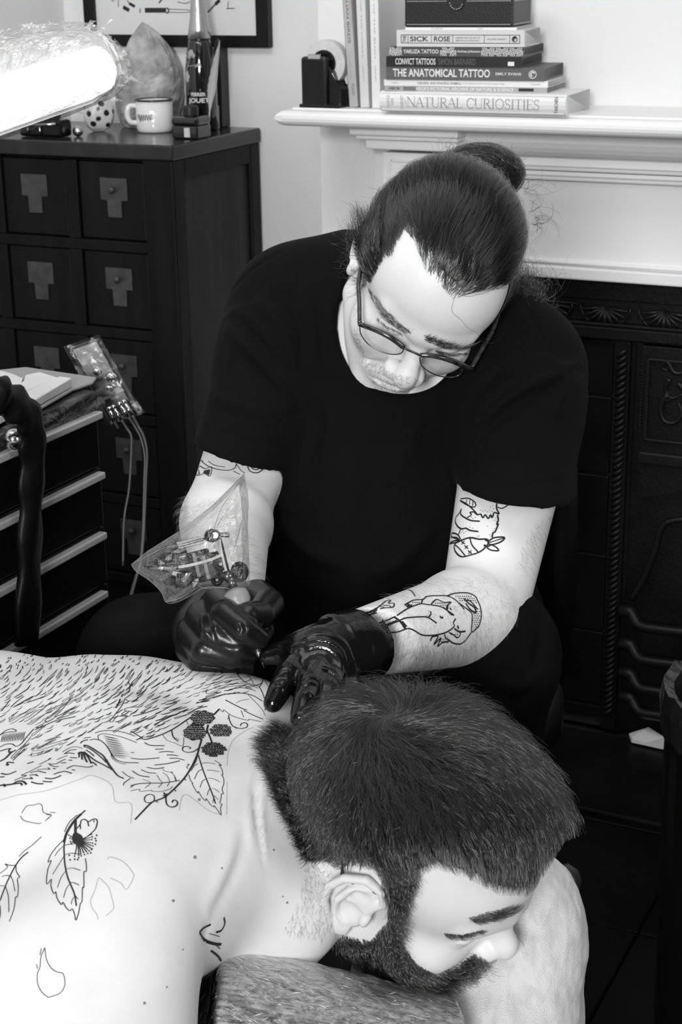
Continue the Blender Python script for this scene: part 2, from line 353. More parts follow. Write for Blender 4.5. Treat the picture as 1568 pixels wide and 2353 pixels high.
# ================================================================ things on the mantel shelf
M_bkwhite = mat('book_white', .74, .45); M_bkgrey = mat('book_grey', .10, .5); M_bkblack = mat('book_black', .010, .45)
M_cream = mat('book_cream', .62, .5); M_lt = mat('printed_white', .75, .6); M_mid = mat('printed_grey', .16, .6); M_soft = mat('printed_soft_grey', .33, .6)
bc = math.radians(-21.0)                             # the stack is turned a little against the wall
P0 = onz(872, 256, ZT)                               # lower left corner of the lowest spine
def axes(c): return np.array([math.cos(c), math.sin(c), 0]), np.array([-math.sin(c), math.cos(c), 0])
BXx, BYy = axes(bc)
def bookframe(off): return Fr(P0+BYy*off, BXx, BYy, (0, 0, 1))
def on_spine(px, py, off, BXx=BXx, BYy=BYy):
    X = onplane(px, py, float((P0+BYy*off)@BYy), BYy)-P0; return float(X@BXx), float(X[2])
Z0 = 0.0
def stack_book(label, pxl, pxr, z0, z1, off, depth, mcov, dx=0, hard=.0025, round_=False, texts=(), group='books lying in the mantel stack', bc=bc, mpage=None):
    """a closed book lying flat, spine towards the room"""
    BXx, BYy = axes(bc)
    pym = proj(P0+np.array([0, 0, (z0+z1)/2]))[0][0][1]
    a0 = on_spine(pxl, pym, off, BXx, BYy)[0]; a1 = on_spine(pxr, pym, off, BXx, BYy)[0]
    fr = Fr(P0+BYy*off+np.array([0, 0, 0]), BXx, BYy, (0, 0, 1))
    t = thing('book', label, 'book', tuple(fr((a0+a1)/2, depth/2, z0)), bc, group)
    bm = BM(); h = hard
    if round_:
        zc = (z0+z1)/2; rz = (z1-z0)/2
        pr = [(.010-.010*math.cos(s)*1.0, zc+rz*math.sin(s)) for s in np.linspace(-math.pi/2, math.pi/2, 9)]
        prof = pr+[(depth, z1), (depth, z1-h), (.012, z1-h), (.012, z0+h), (depth, z0+h), (depth, z0)]
    else:
        prof = [(0, z0), (0, z1), (depth, z1), (depth, z1-h), (h, z1-h), (h, z0+h), (depth, z0+h), (depth, z0)]
    lo = [bm.verts.new(fr(a0, y, z)) for y, z in prof]; hi = [bm.verts.new(fr(a1, y, z)) for y, z in prof]; k = len(prof)
    for i in range(k): bm.faces.new((lo[i], lo[(i+1) % k], hi[(i+1) % k], hi[i]))
    for rr, flip in ((lo, 0), (hi, 1)):
        f = bm.faces.new(rr if flip else rr[::-1])
    bmesh.ops.triangulate(bm, faces=[f for f in bm.faces if len(f.verts) > 4])
    obj('cover', bm, mcov, t)
    bm = BM(); ins = .003 if h > .001 else .0008
    box(bm, fr, a0+ins, a1-ins, h*1.2, depth-ins, z0+h, z1-h); obj('page_block', bm, mpage or M_paper, t)
    L = a1-a0
    for kind, s, fa, fb, za, zb, m, bold in texts:      # fractions of the spine
        A, B, ZA, ZB = a0+fa*L, a0+fb*L, z0+za*(z1-z0), z0+zb*(z1-z0); y = -.0005
        tf = Fr(fr(A, y, ZA), BXx, BYy, (0, 0, 1))
        if kind == 't': me = text_mesh(s, tf, B-A, ZB-ZA, bold); finish('lettering', me, m, t)
        elif kind == 'v':                               # reads along the page edge, turned a quarter
            tf = Fr(fr(B, y, ZA), (0, 0, 1), BYy, -BXx); finish('lettering', text_mesh(s, tf, ZB-ZA, B-A, bold), m, t)
        elif kind == 'serif': finish('lettering', serif_mesh(s, tf, B-A, ZB-ZA), m, t)
        elif kind == 'r': bm = BM(); box(bm, fr, A, B, y, y+.0006, ZA, ZB); obj('printed_block', bm, m, t)
        elif kind == 'f':                               # thin frame
            bm = BM(); q = .0009
            for b in ((A, B, ZA, ZA+q), (A, B, ZB-q, ZB), (A, A+q, ZA, ZB), (B-q, B, ZA, ZB)): box(bm, fr, b[0], b[1], y, y+.0006, b[2], b[3])
            obj('printed_rule', bm, m, t)
        elif kind == 'o':                               # round badge
            r = (ZB-ZA)/2; bm = BM(); f2 = Fr(fr((A+B)/2, y, (ZA+ZB)/2), BXx, (0, 0, 1), -BYy); tube(bm, [f2(r*math.cos(q), r*math.sin(q)) for q in np.linspace(0, 2*math.pi, 20)], .0007, 4)
            tube(bm, [f2(r*.5*math.cos(q), r*.55*math.sin(q)) for q in np.linspace(.5, 4.5, 10)], .0012, 4); obj('badge', bm, m, t)
        elif kind == 'w':                               # woven scale pattern, light arcs on the dark spine
            bm = BM(); n = max(2, int((B-A)/.011)); r = (ZB-ZA)*.62
            f2 = Fr(fr(A, y, ZA), BXx, (0, 0, 1), -BYy)
            for i in range(n+1):
                cx = (B-A)*i/n; top = i % 2
                for rr in (r, r*.7, r*.42):
                    ring = [f2(np.clip(cx+rr*1.15*math.cos(q), 0, B-A), np.clip((ZB-ZA)*(1 if top else 0)+(-1 if top else 1)*rr*math.sin(q), 0, ZB-ZA)) for q in np.linspace(0, math.pi, 9)]
                    ribbon(bm, ring, .0011, BYy)
            obj('scale_pattern', bm, m, t)
    return t
# thin-and-thick serif capitals for the big spine
def serif_mesh(s, fr, width, height):
    T, t_ = .085, .035
    G = {'N': (.82, [('l', (.1, 0, .1, 1), t_), ('l', (.1, 1, .72, 0), T), ('l', (.72, 0, .72, 1), t_)], [(.1, 0), (.06, 1), (.72, 1)]),
         'A': (.76, [('l', (.05, 0, .37, 1), t_), ('l', (.37, 1, .7, 0), T), ('l', (.17, .36, .57, .36), t_)], [(.05, 0), (.7, 0)]),
         'T': (.70, [('l', (.35, 0, .35, 1), T), ('l', (.03, .98, .67, .98), t_), ('l', (.04, .98, .02, .8), t_), ('l', (.66, .98, .68, .8), t_)], [(.35, 0)]),
         'U': (.80, [('l', (.13, 1, .13, .3), T), ('a', (.4, .3, .27, .31, math.pi, 2*math.pi), t_*1.3), ('l', (.67, .3, .67, 1), t_)], [(.13, 1), (.67, 1)]),
         'R': (.74, [('l', (.14, 0, .14, 1), T), ('l', (.14, .98, .36, .98), t_), ('a', (.34, .75, .22, .23, -math.pi/2, math.pi/2), T*.8), ('l', (.14, .51, .36, .51), t_), ('l', (.33, .51, .7, 0), T)], [(.14, 0), (.12, 1), (.68, 0)]),
         'L': (.62, [('l', (.14, 0, .14, 1), T), ('l', (.14, .02, .56, .02), t_), ('l', (.56, 0, .6, .2), t_)], [(.14, 1), (.12, 0)]),
         'C': (.74, [('a', (.42, .5, .34, .51, .7, 2*math.pi-.7), T*.75), ('l', (.69, .97, .7, .7), t_)], []),
         'I': (.34, [('l', (.17, 0, .17, 1), T)], [(.17, 0), (.17, 1)]),
         'O': (.86, [('a', (.43, .5, .36, .51, 0, 2*math.pi), T*.7)], []),
         'S': (.56, [('a', (.28, .74, .19, .25, .6, 1.5*math.pi), T*.65), ('a', (.28, .25, .21, .26, -2.6, math.pi/2), T*.65), ('l', (.46, .98, .47, .76), t_), ('l', (.07, .02, .06, .26), t_)], []),
         'E': (.64, [('l', (.14, 0, .14, 1), T), ('l', (.14, .98, .56, .98), t_), ('l', (.14, .51, .46, .51), t_), ('l', (.14, .02, .58, .02), t_), ('l', (.56, .98, .57, .78), t_), ('l', (.58, .02, .6, .23), t_)], [(.12, 0), (.12, 1)])}
    bm = BM(); tot = sum((G[c][0] if c in G else .32) for c in s); sx = width/tot; x = 0
    for c in s:
        if c in G:
            for k, q, wd in G[c][1]:
                if k == 'l': pts = [(q[0], q[1]), (q[2], q[3])]
                else: pts = [(q[0]+q[2]*math.cos(a), q[1]+q[3]*math.sin(a)) for a in np.linspace(q[4], q[5], 14)]
                ribbon(bm, [fr((x+a)*sx, 0, b*height) for a, b in pts], wd*height*.95, fr.y)
            for a, b in G[c][2]: ribbon(bm, [fr((x+a-.1)*sx, 0, (b if b == 0 else .985)*height+.008*height), fr((x+a+.1)*sx, 0, (b if b == 0 else .985)*height+.008*height)], .03*height, fr.y)
            x += G[c][0]
        else: x += .32
    me = bpy.data.meshes.new('lettering'); bm.to_mesh(me); bm.free(); return me
def zs(py, px=1000, off=0.0): return on_spine(px, py, off)[1]
H = {k: zs(y, 1000, o) for k, y, o in (('nc1', 211, 0), ('ar1', 198, .006), ('wh1', 184, .006), ('an1', 153.5, .004), ('cv1', 130, .002), ('yk1', 107.5, .006), ('sr1', 69, .010), ('th1', 63, .018))}
stack_book('thick white book with serif capital lettering at the bottom of the mantel stack', 872, 1300, Z0, H['nc1'], 0, .130, M_bkwhite, hard=.0025, round_=True, bc=math.radians(-25.5),
    texts=[('serif', 'NATURAL CURIOSITIES', .155, .868, .27, .75, M_mid, 0), ('v', 'ALBERTUS', .043, .058, .2, .82, M_soft, 0), ('v', 'SEBA', .066, .08, .33, .68, M_soft, 0), ('v', 'CABINET', .118, .135, .15, .82, M_soft, 0), ('v', 'OF', .142, .152, .38, .6, M_soft, 0), ('v', 'TASCHEN', .945, .962, .13, .9, M_ink, .01)])
stack_book('thin grey paperback with illustrated spine, second from the bottom of the mantel stack', 884, 1258, H['nc1'], H['ar1'], .006, .125, mat('book_light_grey', .36, .5), hard=.0004,
    texts=[('t', 'HECK', .03, .10, .25, .75, M_ink, .01), ('r', '', .12, .2, .1, .85, M_mid, 0), ('t', "HECK'S PICTORIAL ARCHIVE OF NATURE & SCIENCE", .2, .80, .22, .82, M_lt, .015), ('r', '', .83, .92, .25, .8, M_ink, 0)])
stack_book('thin white paperback, third from the bottom of the mantel stack', 883, 1260, H['ar1'], H['wh1'], .006, .12, M_bkwhite, hard=.0004,
    texts=[('t', '1001', .05, .09, .35, .6, M_soft, 0), ('t', '1300 REAL AND FANCIFUL ANIMALS', .21, .48, .3, .68, M_mid, .01), ('t', 'From Seventeenth-Century Engravings', .49, .74, .3, .68, M_soft, 0), ('t', 'DOVER', .9, .955, .35, .6, M_soft, 0)])
stack_book('dark grey book with bold white condensed lettering in the middle of the mantel stack', 888, 1251, H['wh1'], H['an1'], .004, .13, M_bkgrey, hard=.003,
    texts=[('t', 'THE ANATOMICAL TATTOO', .045, .665, .24, .84, M_lt, .02), ('t', 'EMILY EVANS', .70, .86, .42, .62, M_lt, .01), ('o', '', .90, .96, .22, .78, M_lt, 0)])
stack_book('slim black hardback with capital lettering, just above the dark grey book in the stack', 888, 1200, H['an1'], H['cv1'], .002, .13, M_bkblack, hard=.003,
    texts=[('t', 'CONVICT TATTOOS', .07, .37, .2, .82, M_lt, .012), ('t', 'SIMON BARNARD', .39, .665, .2, .82, mat('printed_dim_grey', .09, .6), .012), ('r', '', .9, .945, .15, .55, M_lt, 0)])
stack_book('hardback with a woven scale pattern spine under the framed-title white book', 896, 1205, H['cv1'], H['yk1'], .006, .126, mat('book_dark_grey', .06, .5), hard=.0028,
    texts=[('w', '', .0, .09, .05, .95, M_lt, 0), ('t', 'YAKUZA TATTOO', .105, .37, .3, .72, M_lt, .015), ('w', '', .385, .50, .05, .95, M_lt, 0), ('t', 'Andreas Johansson', .51, .68, .35, .68, M_lt, .01), ('w', '', .69, .99, .05, .95, M_lt, 0)])
stack_book('white book with black framed title boxes near the top of the mantel stack', 912, 1206, H['yk1'], H['sr1'], .010, .10, M_cream, hard=.002,
    texts=[('f', '', .035, .965, .2, .72, M_ink, 0), ('r', '', .09, .093, .2, .72, M_ink, 0), ('r', '', .275, .278, .2, .72, M_ink, 0), ('r', '', .445, .448, .2, .72, M_ink, 0), ('r', '', .69, .693, .2, .72, M_ink, 0), ('r', '', .885, .888, .2, .72, M_ink, 0),
           ('v', 'THE', .05, .075, .26, .66, M_ink, .01), ('t', 'SICK', .108, .255, .31, .62, M_ink, .02), ('t', 'ROSE', .298, .425, .31, .62, M_ink, .02),
           ('t', 'DISEASE AND THE ART OF', .47, .66, .49, .58, M_mid, .01), ('t', 'MEDICAL ILLUSTRATION', .47, .65, .33, .42, M_mid, .01), ('t', 'RICHARD BARNETT', .715, .865, .41, .51, M_mid, .01), ('o', '', .90, .95, .3, .62, M_ink, 0)])
stack_book('thin white booklet directly under the black leather box', 932, 1188, H['sr1'], H['th1'], .018, .10, M_bkwhite, hard=.0004,
    texts=[('t', 'DR. MAGUS', .24, .34, .3, .7, M_mid, .01), ('t', 'PAGES', .66, .70, .3, .7, M_mid, .01)])
# black leather box on the stack
off = .018; fa = on_spine(930, 40, off)[0]; fb = on_spine(1180, 40, off)[0]; zb0 = H['th1']+.0005; zb1 = zs(-6, 1000, off)
bt = thing('leather_box', 'black leather box with white stitching and a snap strap on top of the books', 'box', tuple(bookframe(off)((fa+fb)/2, .06, zb0)), bc)
fr = bookframe(off); bm = BM(); box(bm, fr, fa, fb, 0, .118, zb0, zb1, .003); obj('box_body', bm, mat('black_leather', .012, .42, spec=.45, bump=(300, .25)), bt)
bm = BM(); box(bm, fr, fa-.001, fb+.001, -.001, .119, zb1, zb1+.012, .003); obj('lid', bm, mat('black_leather', .012), bt)
bm = BM(); fc = on_spine(1050, 10, off)[0]
pl = [(fc-.0125, .02), (fc-.0125, -.006)]+[(fc-.0125*math.cos(t), -.008-.0125*math.sin(t)) for t in np.linspace(0, math.pi, 10)]+[(fc+.0125, -.006), (fc+.0125, .02)]
prism(bm, Fr(bookframe(off)(0, 0, zb1), BXx, (0, 0, 1), -BYy), pl, 0, .003, .0006); st = obj('strap', bm, mat('black_leather', .012), bt)
bm = BM()
def stitches(p, q, n):
    p = np.array(p); q = np.array(q)
    for i in range(n):
        a = p+(q-p)*(i+.15)/n; b = p+(q-p)*(i+.8)/n; tube(bm, [a, b], .0006, 4)
z_s0, z_s1 = zb0+.004, zb1-.006
stitches(fr(fa+.004, -.0004, z_s0), fr(fb-.004, -.0004, z_s0), 58); stitches(fr(fa+.004, -.0004, z_s1), fr(fc-.017, -.0004, z_s1), 22); stitches(fr(fc+.017, -.0004, z_s1), fr(fb-.004, -.0004, z_s1), 26)
stitches(fr(fb+.0004, .004, z_s0), fr(fb+.0004, .112, z_s0), 26); stitches(fr(fb+.0004, .004, z_s1), fr(fb+.0004, .112, z_s1), 26); stitches(fr(fb+.0004, .110, z_s0), fr(fb+.0004, .110, z_s1), 10)
pts = [bookframe(off)(fc-.0105*math.cos(t), -.0034, zb1-.008-.0105*math.sin(t)) for t in np.linspace(0, math.pi, 17)]
for i in range(0, 16, 2): tube(bm, [pts[i], pts[i+1]], .0006, 4)
s_ = obj('stitching', bm, mat('white_thread', .55, .8), bt); s_['kind'] = 'stuff'

# upright books leaning left of the stack
UPN = SHN+.05
def lean_book(label, ptl, pbl, pbr, depth, mcov, mpage, texts=(), n=UPN, name='book', group='books standing beside the stack', nn=None):
    """ptl/pbl/pbr: pixel of top-left, bottom-left, bottom-right of the spine"""
    n = nn or UPN; bl = WALL(uat(pbl[0], pbl[1], n), n, ZT);  tl = onplane(*ptl, n); br = onplane(*pbr, n); 
    up = tl-bl; hgt = np.linalg.norm(up); up /= hgt; xx = np.cross(WN, up)*-1; xx = np.cross(up, WN)*-1 if np.cross(up, WN)@WU < 0 else np.cross(up, WN)
    th_ = float((br-bl)@WU)
    base = bl.copy(); base[2] += max(0, -xx[2]*th_)+.0002
    fr = Fr(base, xx, WN, up)
    t = thing(name, label, 'book', tuple(base), -TH, group)
    bm = BM(); hh = .002; hgt = max(hgt, .24)
    for b in ((0, hh, 0, depth), (th_-hh, th_, 0, depth), (0, th_, 0, hh)): box(bm, fr, *b, 0, hgt, .0006, 1)
    obj('cover', bm, mcov, t)
    bm = BM(); box(bm, fr, hh, th_-hh, hh, depth-.003, .003, hgt-.003); obj('page_block', bm, mpage, t)
    for s, z0, z1, a0, a1, m, bold in texts:           # runs down the spine
        tf = Fr(fr(a0*th_, -.0005, z1*hgt), -up, WN, xx); finish('lettering', text_mesh(s, tf, (z1-z0)*hgt, (a1-a0)*th_, bold), m, t)
    return t
lean_book('grey paperback with dark title leaning against two pale books', (787, 0), (803, 245), (824, 246), .12, mat('book_pale_grey', .42, .5), M_paper,
    [('AUSTRALIAN BIRDS', .44, .94, .32, .62, M_mid, .01), ('AND THEIR NESTS', .55, .86, .72, .86, M_soft, 0), ('ILLUSTRATED', .2, .36, .3, .45, M_soft, 0), ('FOLIO', .08, .16, .4, .7, M_mid, 0)])
lean_book('pale slim book, the left one of the two plain pale spines', (818, 0), (828, 246), (850, 247), .12, M_cream, M_paper, [('BIRDS OF THE COAST', .34, .88, .42, .56, M_soft, 0), ('CAYLEY', .18, .29, .42, .56, M_soft, 0)])
lean_book('pale slim book, the right one of the two plain pale spines, beside the stack', (849, 0), (855, 247), (876, 248), .12, M_bkwhite, M_paper, [('BIRDS OF THE BUSH', .34, .88, .42, .56, M_soft, 0), ('CAYLEY', .18, .29, .42, .56, M_soft, 0)])
lean_book('tall black book with white lettering standing behind the stack of books', (893, 0), (901, 246), (925, 247), .008, M_bkblack, M_paper,
    [('THE WOLF AND THE RAVEN', .40, .85, .22, .45, M_lt, .02)], nn=BRN-.03)
# tape dispenser
c0 = WALL(uat(692, 247, UN+.004), UN+.004, ZT); c1 = onplane(752, 249, float(c0@WN)); dw = float((c1-c0)@WU)
t = thing('tape_dispenser', 'black desk tape dispenser with a clear roll on the left shelf end', 'tape dispenser', tuple(c0), -TH)
fr = Fr(c0, WU, WN, (0, 0, 1)); zt_ = float(onplane(700, 130, float(c0@WN))[2]-ZT)
bm = BM(); box(bm, fr, 0, dw, 0, .02, .0, zt_, .006); box(bm, fr, .002, dw+.022, .01, .045, .0, zt_*.3, .004); box(bm, fr, -.003, dw+.024, -.002, .048, 0, .006, .002)
prism(bm, Fr(c0+WN*.008, WU, (0, 0, 1), -WN), [(dw*.8, 0), (dw*.8, zt_*.93), (dw+.008, zt_*.7), (dw+.016, zt_*.42), (dw+.022, zt_*.34), (dw+.022, 0)], -.036, 0, .003)
obj('dispenser_body', bm, M_gblack, t)
bm = BM(); f2 = Fr(fr(dw*.72, .030, zt_*.86), WU, (0, 0, 1), WN)
lathe(bm, f2, [(.020, -.010), (.039, -.010), (.039, .010), (.020, .010), (.020, -.010)], 32); obj('tape_roll', bm, mat('clear_tape_roll', .55, .25, noise=(60, .1)), t, smooth=False)
bm = BM(); lathe(bm, f2, [(.0, -.013), (.022, -.013), (.024, .013), (0, .013)], 24); obj('hub', bm, M_gblack, t)
bm = BM(); box(bm, fr, dw*.3, dw*.78, -.001, .004, zt_-.004, zt_+.004, .001, 1); obj('cutter', bm, M_steel, t)

# ================================================================ picture on the alcove wall
FRN = ALN-.022
fx0, fx1 = uat(192, 40, FRN), uat(615, 40, FRN); fz0 = zat(450, 108, FRN); fz1 = fz0+.46
ft = thing('picture_frame', 'black framed print of knife drawings hanging on the alcove wall', 'picture', WALL((fx0+fx1)/2, ALN, fz0), -TH)
fb_ = .022; bm = BM()
fi0, fi1 = uat(216, 40, FRN), uat(587, 40, FRN); fzi = zat(450, 81, FRN)
for b in ((fx0, fi0, fz0, fz1), (fi1, fx1, fz0, fz1), (fi0, fi1, fz0, fzi), (fi0, fi1, fz1-.025, fz1)): box(bm, WALL, b[0], b[1], FRN, ALN-.001, b[2], b[3], .001, 1)
obj('frame', bm, M_black, ft)
bm = BM(); box(bm, WALL, fi0, fi1, FRN+.010, ALN-.002, fzi, fz1-.025); obj('print_paper', bm, mat('art_print_paper', .66, .8), ft)
bm = BM(); FD = Fr((0, 0, 0), WU, (0, 0, 1), -WN)
def rp(pxs, wd): ribbon(bm, catmull([onplane(x, y, FRN+.0092) for x, y in pxs], 4), wd, WN)
def rq(x0, y0, x1, y1):
    c = [onplane(*q, FRN+.0093) for q in ((x0, y0), (x1, y0), (x1, y1), (x0, y1))]; bm.faces.new([bm.verts.new(p) for p in c])
rq(333, 18, 382, 29); rp([(322, 19), (322, 30)], .002); rp([(383, 18), (388, 22), (386, 29), (382, 30)], .003); rp([(388, 21), (420, 22), (448, 25)], .0012); rp([(388, 28), (420, 29), (440, 27)], .0012)
rp([(283, 16), (297, 24)], .008); rp([(297, 8), (310, 15)], .006); rp([(293, 0), (297, 8), (310, 15)], .002); rp([(365, 7), (374, -4)], .003); rp([(478, 28), (490, 15), (505, 0)], .003); rp([(495, 10), (505, 0)], .007)
rp([(520, 20), (540, 19)], .0015); rp([(524, 3), (524, 20)], .0015); rp([(272, 0), (272, 16)], .0015); rp([(256, 2), (262, 2)], .0015); rp([(408, 4), (425, 8), (437, 4)], .0015)
dr = obj('drawing', bm, M_ink, ft); dr['kind'] = 'stuff'

# ================================================================ apothecary chest
CC = P(395, 335, 3.2); CN0 = float(CC@WN); CU1 = float(CC@WU); CZ = float(CC[2]); CDEP = ALN-.006-CN0
ch = thing('apothecary_chest', 'dark wooden apothecary chest of square drawers with brass plates', 'chest', WALL(CU1-.3, CN0+.15, 0), -TH)
def cpart(name, m, *boxes, bev=.002, parent=None):
    bm = BM()
    for b in boxes: box(bm, WALL, *b, bev)
    return obj(name, bm, m, parent or ch)
cu0 = CU1-.78
cpart('top', mat('polished_dark_wood', .014, .22, spec=.5, noise=((30, 30, 3), .4)), (cu0-.01, CU1+.0, CN0, CN0+CDEP, CZ-.03, CZ), bev=.004)
pu = uat(345, 700, CN0+.006)                         # inner edge of the corner post
cpart('corner_post', M_wood, (pu, CU1-.003, CN0+.004, CN0+.05, 0, CZ-.03), bev=.004)
cpart('corner_post', M_wood, (CU1-.05, CU1-.003, ALN-.05, ALN-.008, 0, CZ-.03), bev=.004)
cpart('side_rail', M_wood, (CU1-.03, CU1-.004, CN0+.05, ALN-.05, CZ-.07, CZ-.03), bev=.003)
cpart('side_rail', M_wood, (CU1-.03, CU1-.004, CN0+.05, ALN-.05, .05, .11), bev=.003)
cpart('side_panel', M_wood2, (CU1-.022, CU1-.012, CN0+.045, ALN-.045, .1, CZ-.06))
cpart('carcass', M_wood, (cu0, CU1-.03, CN0+.03, ALN-.008, .03, CZ-.03), bev=0)
# drawers: two columns in view, rows by the plates
ZR = [zat(253, y, CN0) for y in (368, 556)]; ph = zat(253, 460, CN0)-zat(262, 665, CN0)
ctr = [(72, 455, 253, 462)]
ud = uat(178, 480, CN0); uw = pu-ud; gap = ud-uat(150, 480, CN0)
zt0 = zat(260, 372, CN0)
for row in range(5):
    z1 = zt0-row*ph; z0 = z1-ph+.022
    if z0 < .02: break
    cpart('rail', M_wood, (cu0, pu, CN0+.006, CN0+.03, z0-.022, z0), bev=.002)
    for colm in range(3):
        b1 = pu-.001-colm*(uw+gap); b0 = b1-uw+.002
        if colm == 0 or colm == 1: cpart('stile', M_wood, (b0-gap, b0-.001, CN0+.005, CN0+.03, z0, z1), bev=.002)
        bm = BM(); box(bm, WALL, b0+.001, b1-.001, CN0+.010, CN0+.06, z0+.002, z1-.002, .003)
        d = obj('drawer', bm, M_wood, ch)
        uc = (b0+b1)/2+(.006 if colm == 0 else 0); zc_ = (z0+z1)/2+.004; s = .0315
        bm = BM(); prism(bm, Fr(WALL(0, CN0+.010, 0), WU, (0, 0, 1), -WN), [(uc-s, zc_+.042), (uc+s, zc_+.042), (uc+s, zc_-.002), (uc+.016, zc_-.002), (uc+.016, zc_-.036), (uc-.016, zc_-.036), (uc-.016, zc_-.002), (uc-s, zc_-.002)], 0, .003, .0005)
        obj('handle_plate', bm, M_plate, d)
        if colm != 1:
            bm = BM(); lathe(bm, Fr(WALL(uc, CN0+.007, zc_+.02), WU, (0, 0, 1), -WN), [(.004, 0), (.006, .003), (.008, .010), (.005, .014), (0, .015)], 12); obj('knob', bm, M_plate, d, smooth=True)
# ---------------------------------------------------------------- things on the chest
def at_top(px, py): return onz(px, py, CZ)
MK = .0008
# mug
c = at_top(357, 303); k = np.linalg.norm(c-CAM); mr = 42*(c-CAM)@FWD/F_PX; mh = float(onplane(357, 229, float(c@FWD*0+c@WN))[2]-CZ)
t = thing('mug', 'white enamel mug with a dark rim and handwritten lettering', 'mug', tuple(c))
fr = Fr(c, (1, 0, 0), (0, 1, 0), (0, 0, 1)); M_enamel = mat('white_enamel', .78, .15, coat=.5)
bm = BM(); lathe(bm, fr, [(mr*.9, MK), (mr*.96, .004), (mr, .010), (mr, mh), (mr*.95, mh), (mr*.94, .008), (0, .006)], 40); obj('cup', bm, M_enamel, t, smooth=True)
bm = BM(); tube(bm, [fr(mr*math.cos(a), mr*math.sin(a), mh) for a in np.linspace(0, 2*math.pi, 41)], .0022, 8); obj('rim', bm, mat('dark_enamel', .03, .2), t, smooth=True)
bm = BM(); tube(bm, catmull([fr(-mr*.98, -.004, mh*.83), fr(-mr*1.35, -.008, mh*.80), fr(-mr*1.45, -.009, mh*.55), fr(-mr*1.3, -.008, mh*.33), fr(-mr*.97, -.004, mh*.30)], 5), .0055, 10); obj('handle', bm, M_enamel, t, smooth=True)
bm = BM()
def mugline(pts, wd):
    q = [fr((mr+.0006)*math.sin(a), -(mr+.0006)*math.cos(a), z) for a, z in pts]; nn = [(x-fr(0, 0, 0))*np.array([1, 1, 0]) for x in q]; nn = [x/np.linalg.norm(x) for x in nn]
    ribbon(bm, q, wd, nn)
hw = [(-.98+i*.045, mh*.5+.006*math.sin(i*1.9)*(1 if i % 3 else 1.3)) for i in range(22)]; mugline(catmull(np.array(hw), 3), .0014)
mugline([(-.02, mh*.47), (.03, mh*.42)], .0015); mugline([(-.72, mh*.5), (-.78, mh*.36)], .0014); mugline([(-.8, mh*.38), (-.2, mh*.38)], .0005)
obj('lettering', bm, M_ink, t)
# salt crystal: a rough tapering rock
import mathutils
def rock(name, cpx, fr, prof, m, seed, seg=40, amp=.12, fl=.6):
    v, f = [], []; n = len(prof)
    prof = catmull(np.array(prof), 5); n = len(prof)
    for i, (r, z) in enumerate(prof):
        for j in range(seg):
            a = 2*math.pi*j/seg; d = mathutils.noise.noise(Vector((math.cos(a)*1.3+seed, math.sin(a)*1.3, z*14)))+.5*mathutils.noise.noise(Vector((math.cos(a)*3+seed, math.sin(a)*3, z*35)))
            rr = max(r, 1e-4)*(1+amp*d); v.append(fr(rr*math.cos(a), rr*math.sin(a)*fl, z))
    for i in range(n-1):
        for j in range(seg): f.append((i*seg+j, i*seg+(j+1) % seg, (i+1)*seg+(j+1) % seg, (i+1)*seg+j))
    f.append(list(range(seg))[::-1]); f.append([(n-1)*seg+j for j in range(seg)])
    return pymesh(name, v, f)
c = at_top(348, 291); d = (c-CAM)@FWD; s = d/F_PX
def rockpts(nz=26, na=34):
    sil = [(-62, -58, 62, 291), (-72, 0, 66, 270), (-76, 0, 74, 235), (-74, 0, 78, 200), (-66, 0, 74, 165), (-56, 0, 62, 135), (-42, 0, 42, 105), (-26, 0, 18, 80), (-14, 0, -2, 66), (-9, 0, -6, 62)]
    ys = [q[3] for q in sil][::-1]; ls = [q[0] for q in sil][::-1]; rs = [q[2] for q in sil][::-1]; v = []; f = []
    for i in range(nz+1):
        y = 291-(291-62)*i/nz; l = np.interp(y, ys, ls)*s; r = np.interp(y, ys, rs)*s; cx = (l+r)/2; w_ = (r-l)/2; z = (291-y)*s
        for j in range(na):
            a = 2*math.pi*j/na; q = Vector((math.cos(a)*1.6, math.sin(a)*1.6, z*13)); k = 1+.10*mathutils.noise.noise(q)+.07*mathutils.noise.noise(q*2.7)+.05*mathutils.noise.noise(q*6)
            p = c+np.array([cx+w_*k*math.cos(a), w_*.75*k*math.sin(a), z+.004*mathutils.noise.noise(q*3)]); p[2] = max(p[2], CZ+MK) if i else CZ+MK; v.append(p)
    for i in range(nz):
        for j in range(na): f.append((i*na+j, i*na+(j+1) % na, (i+1)*na+(j+1) % na, (i+1)*na+j))
    f.append(list(range(na))[::-1]); f.append([nz*na+j for j in range(na)]); return pymesh('crystal_rock', v, f)
o = finish('crystal_rock', rockpts(), mat('rose_quartz', .36, .55, noise=(22, .55), bump=(60, .8, 6, .006)), smooth=False)
tag(o, 'large rough pale crystal rock standing behind the enamel mug', 'crystal')
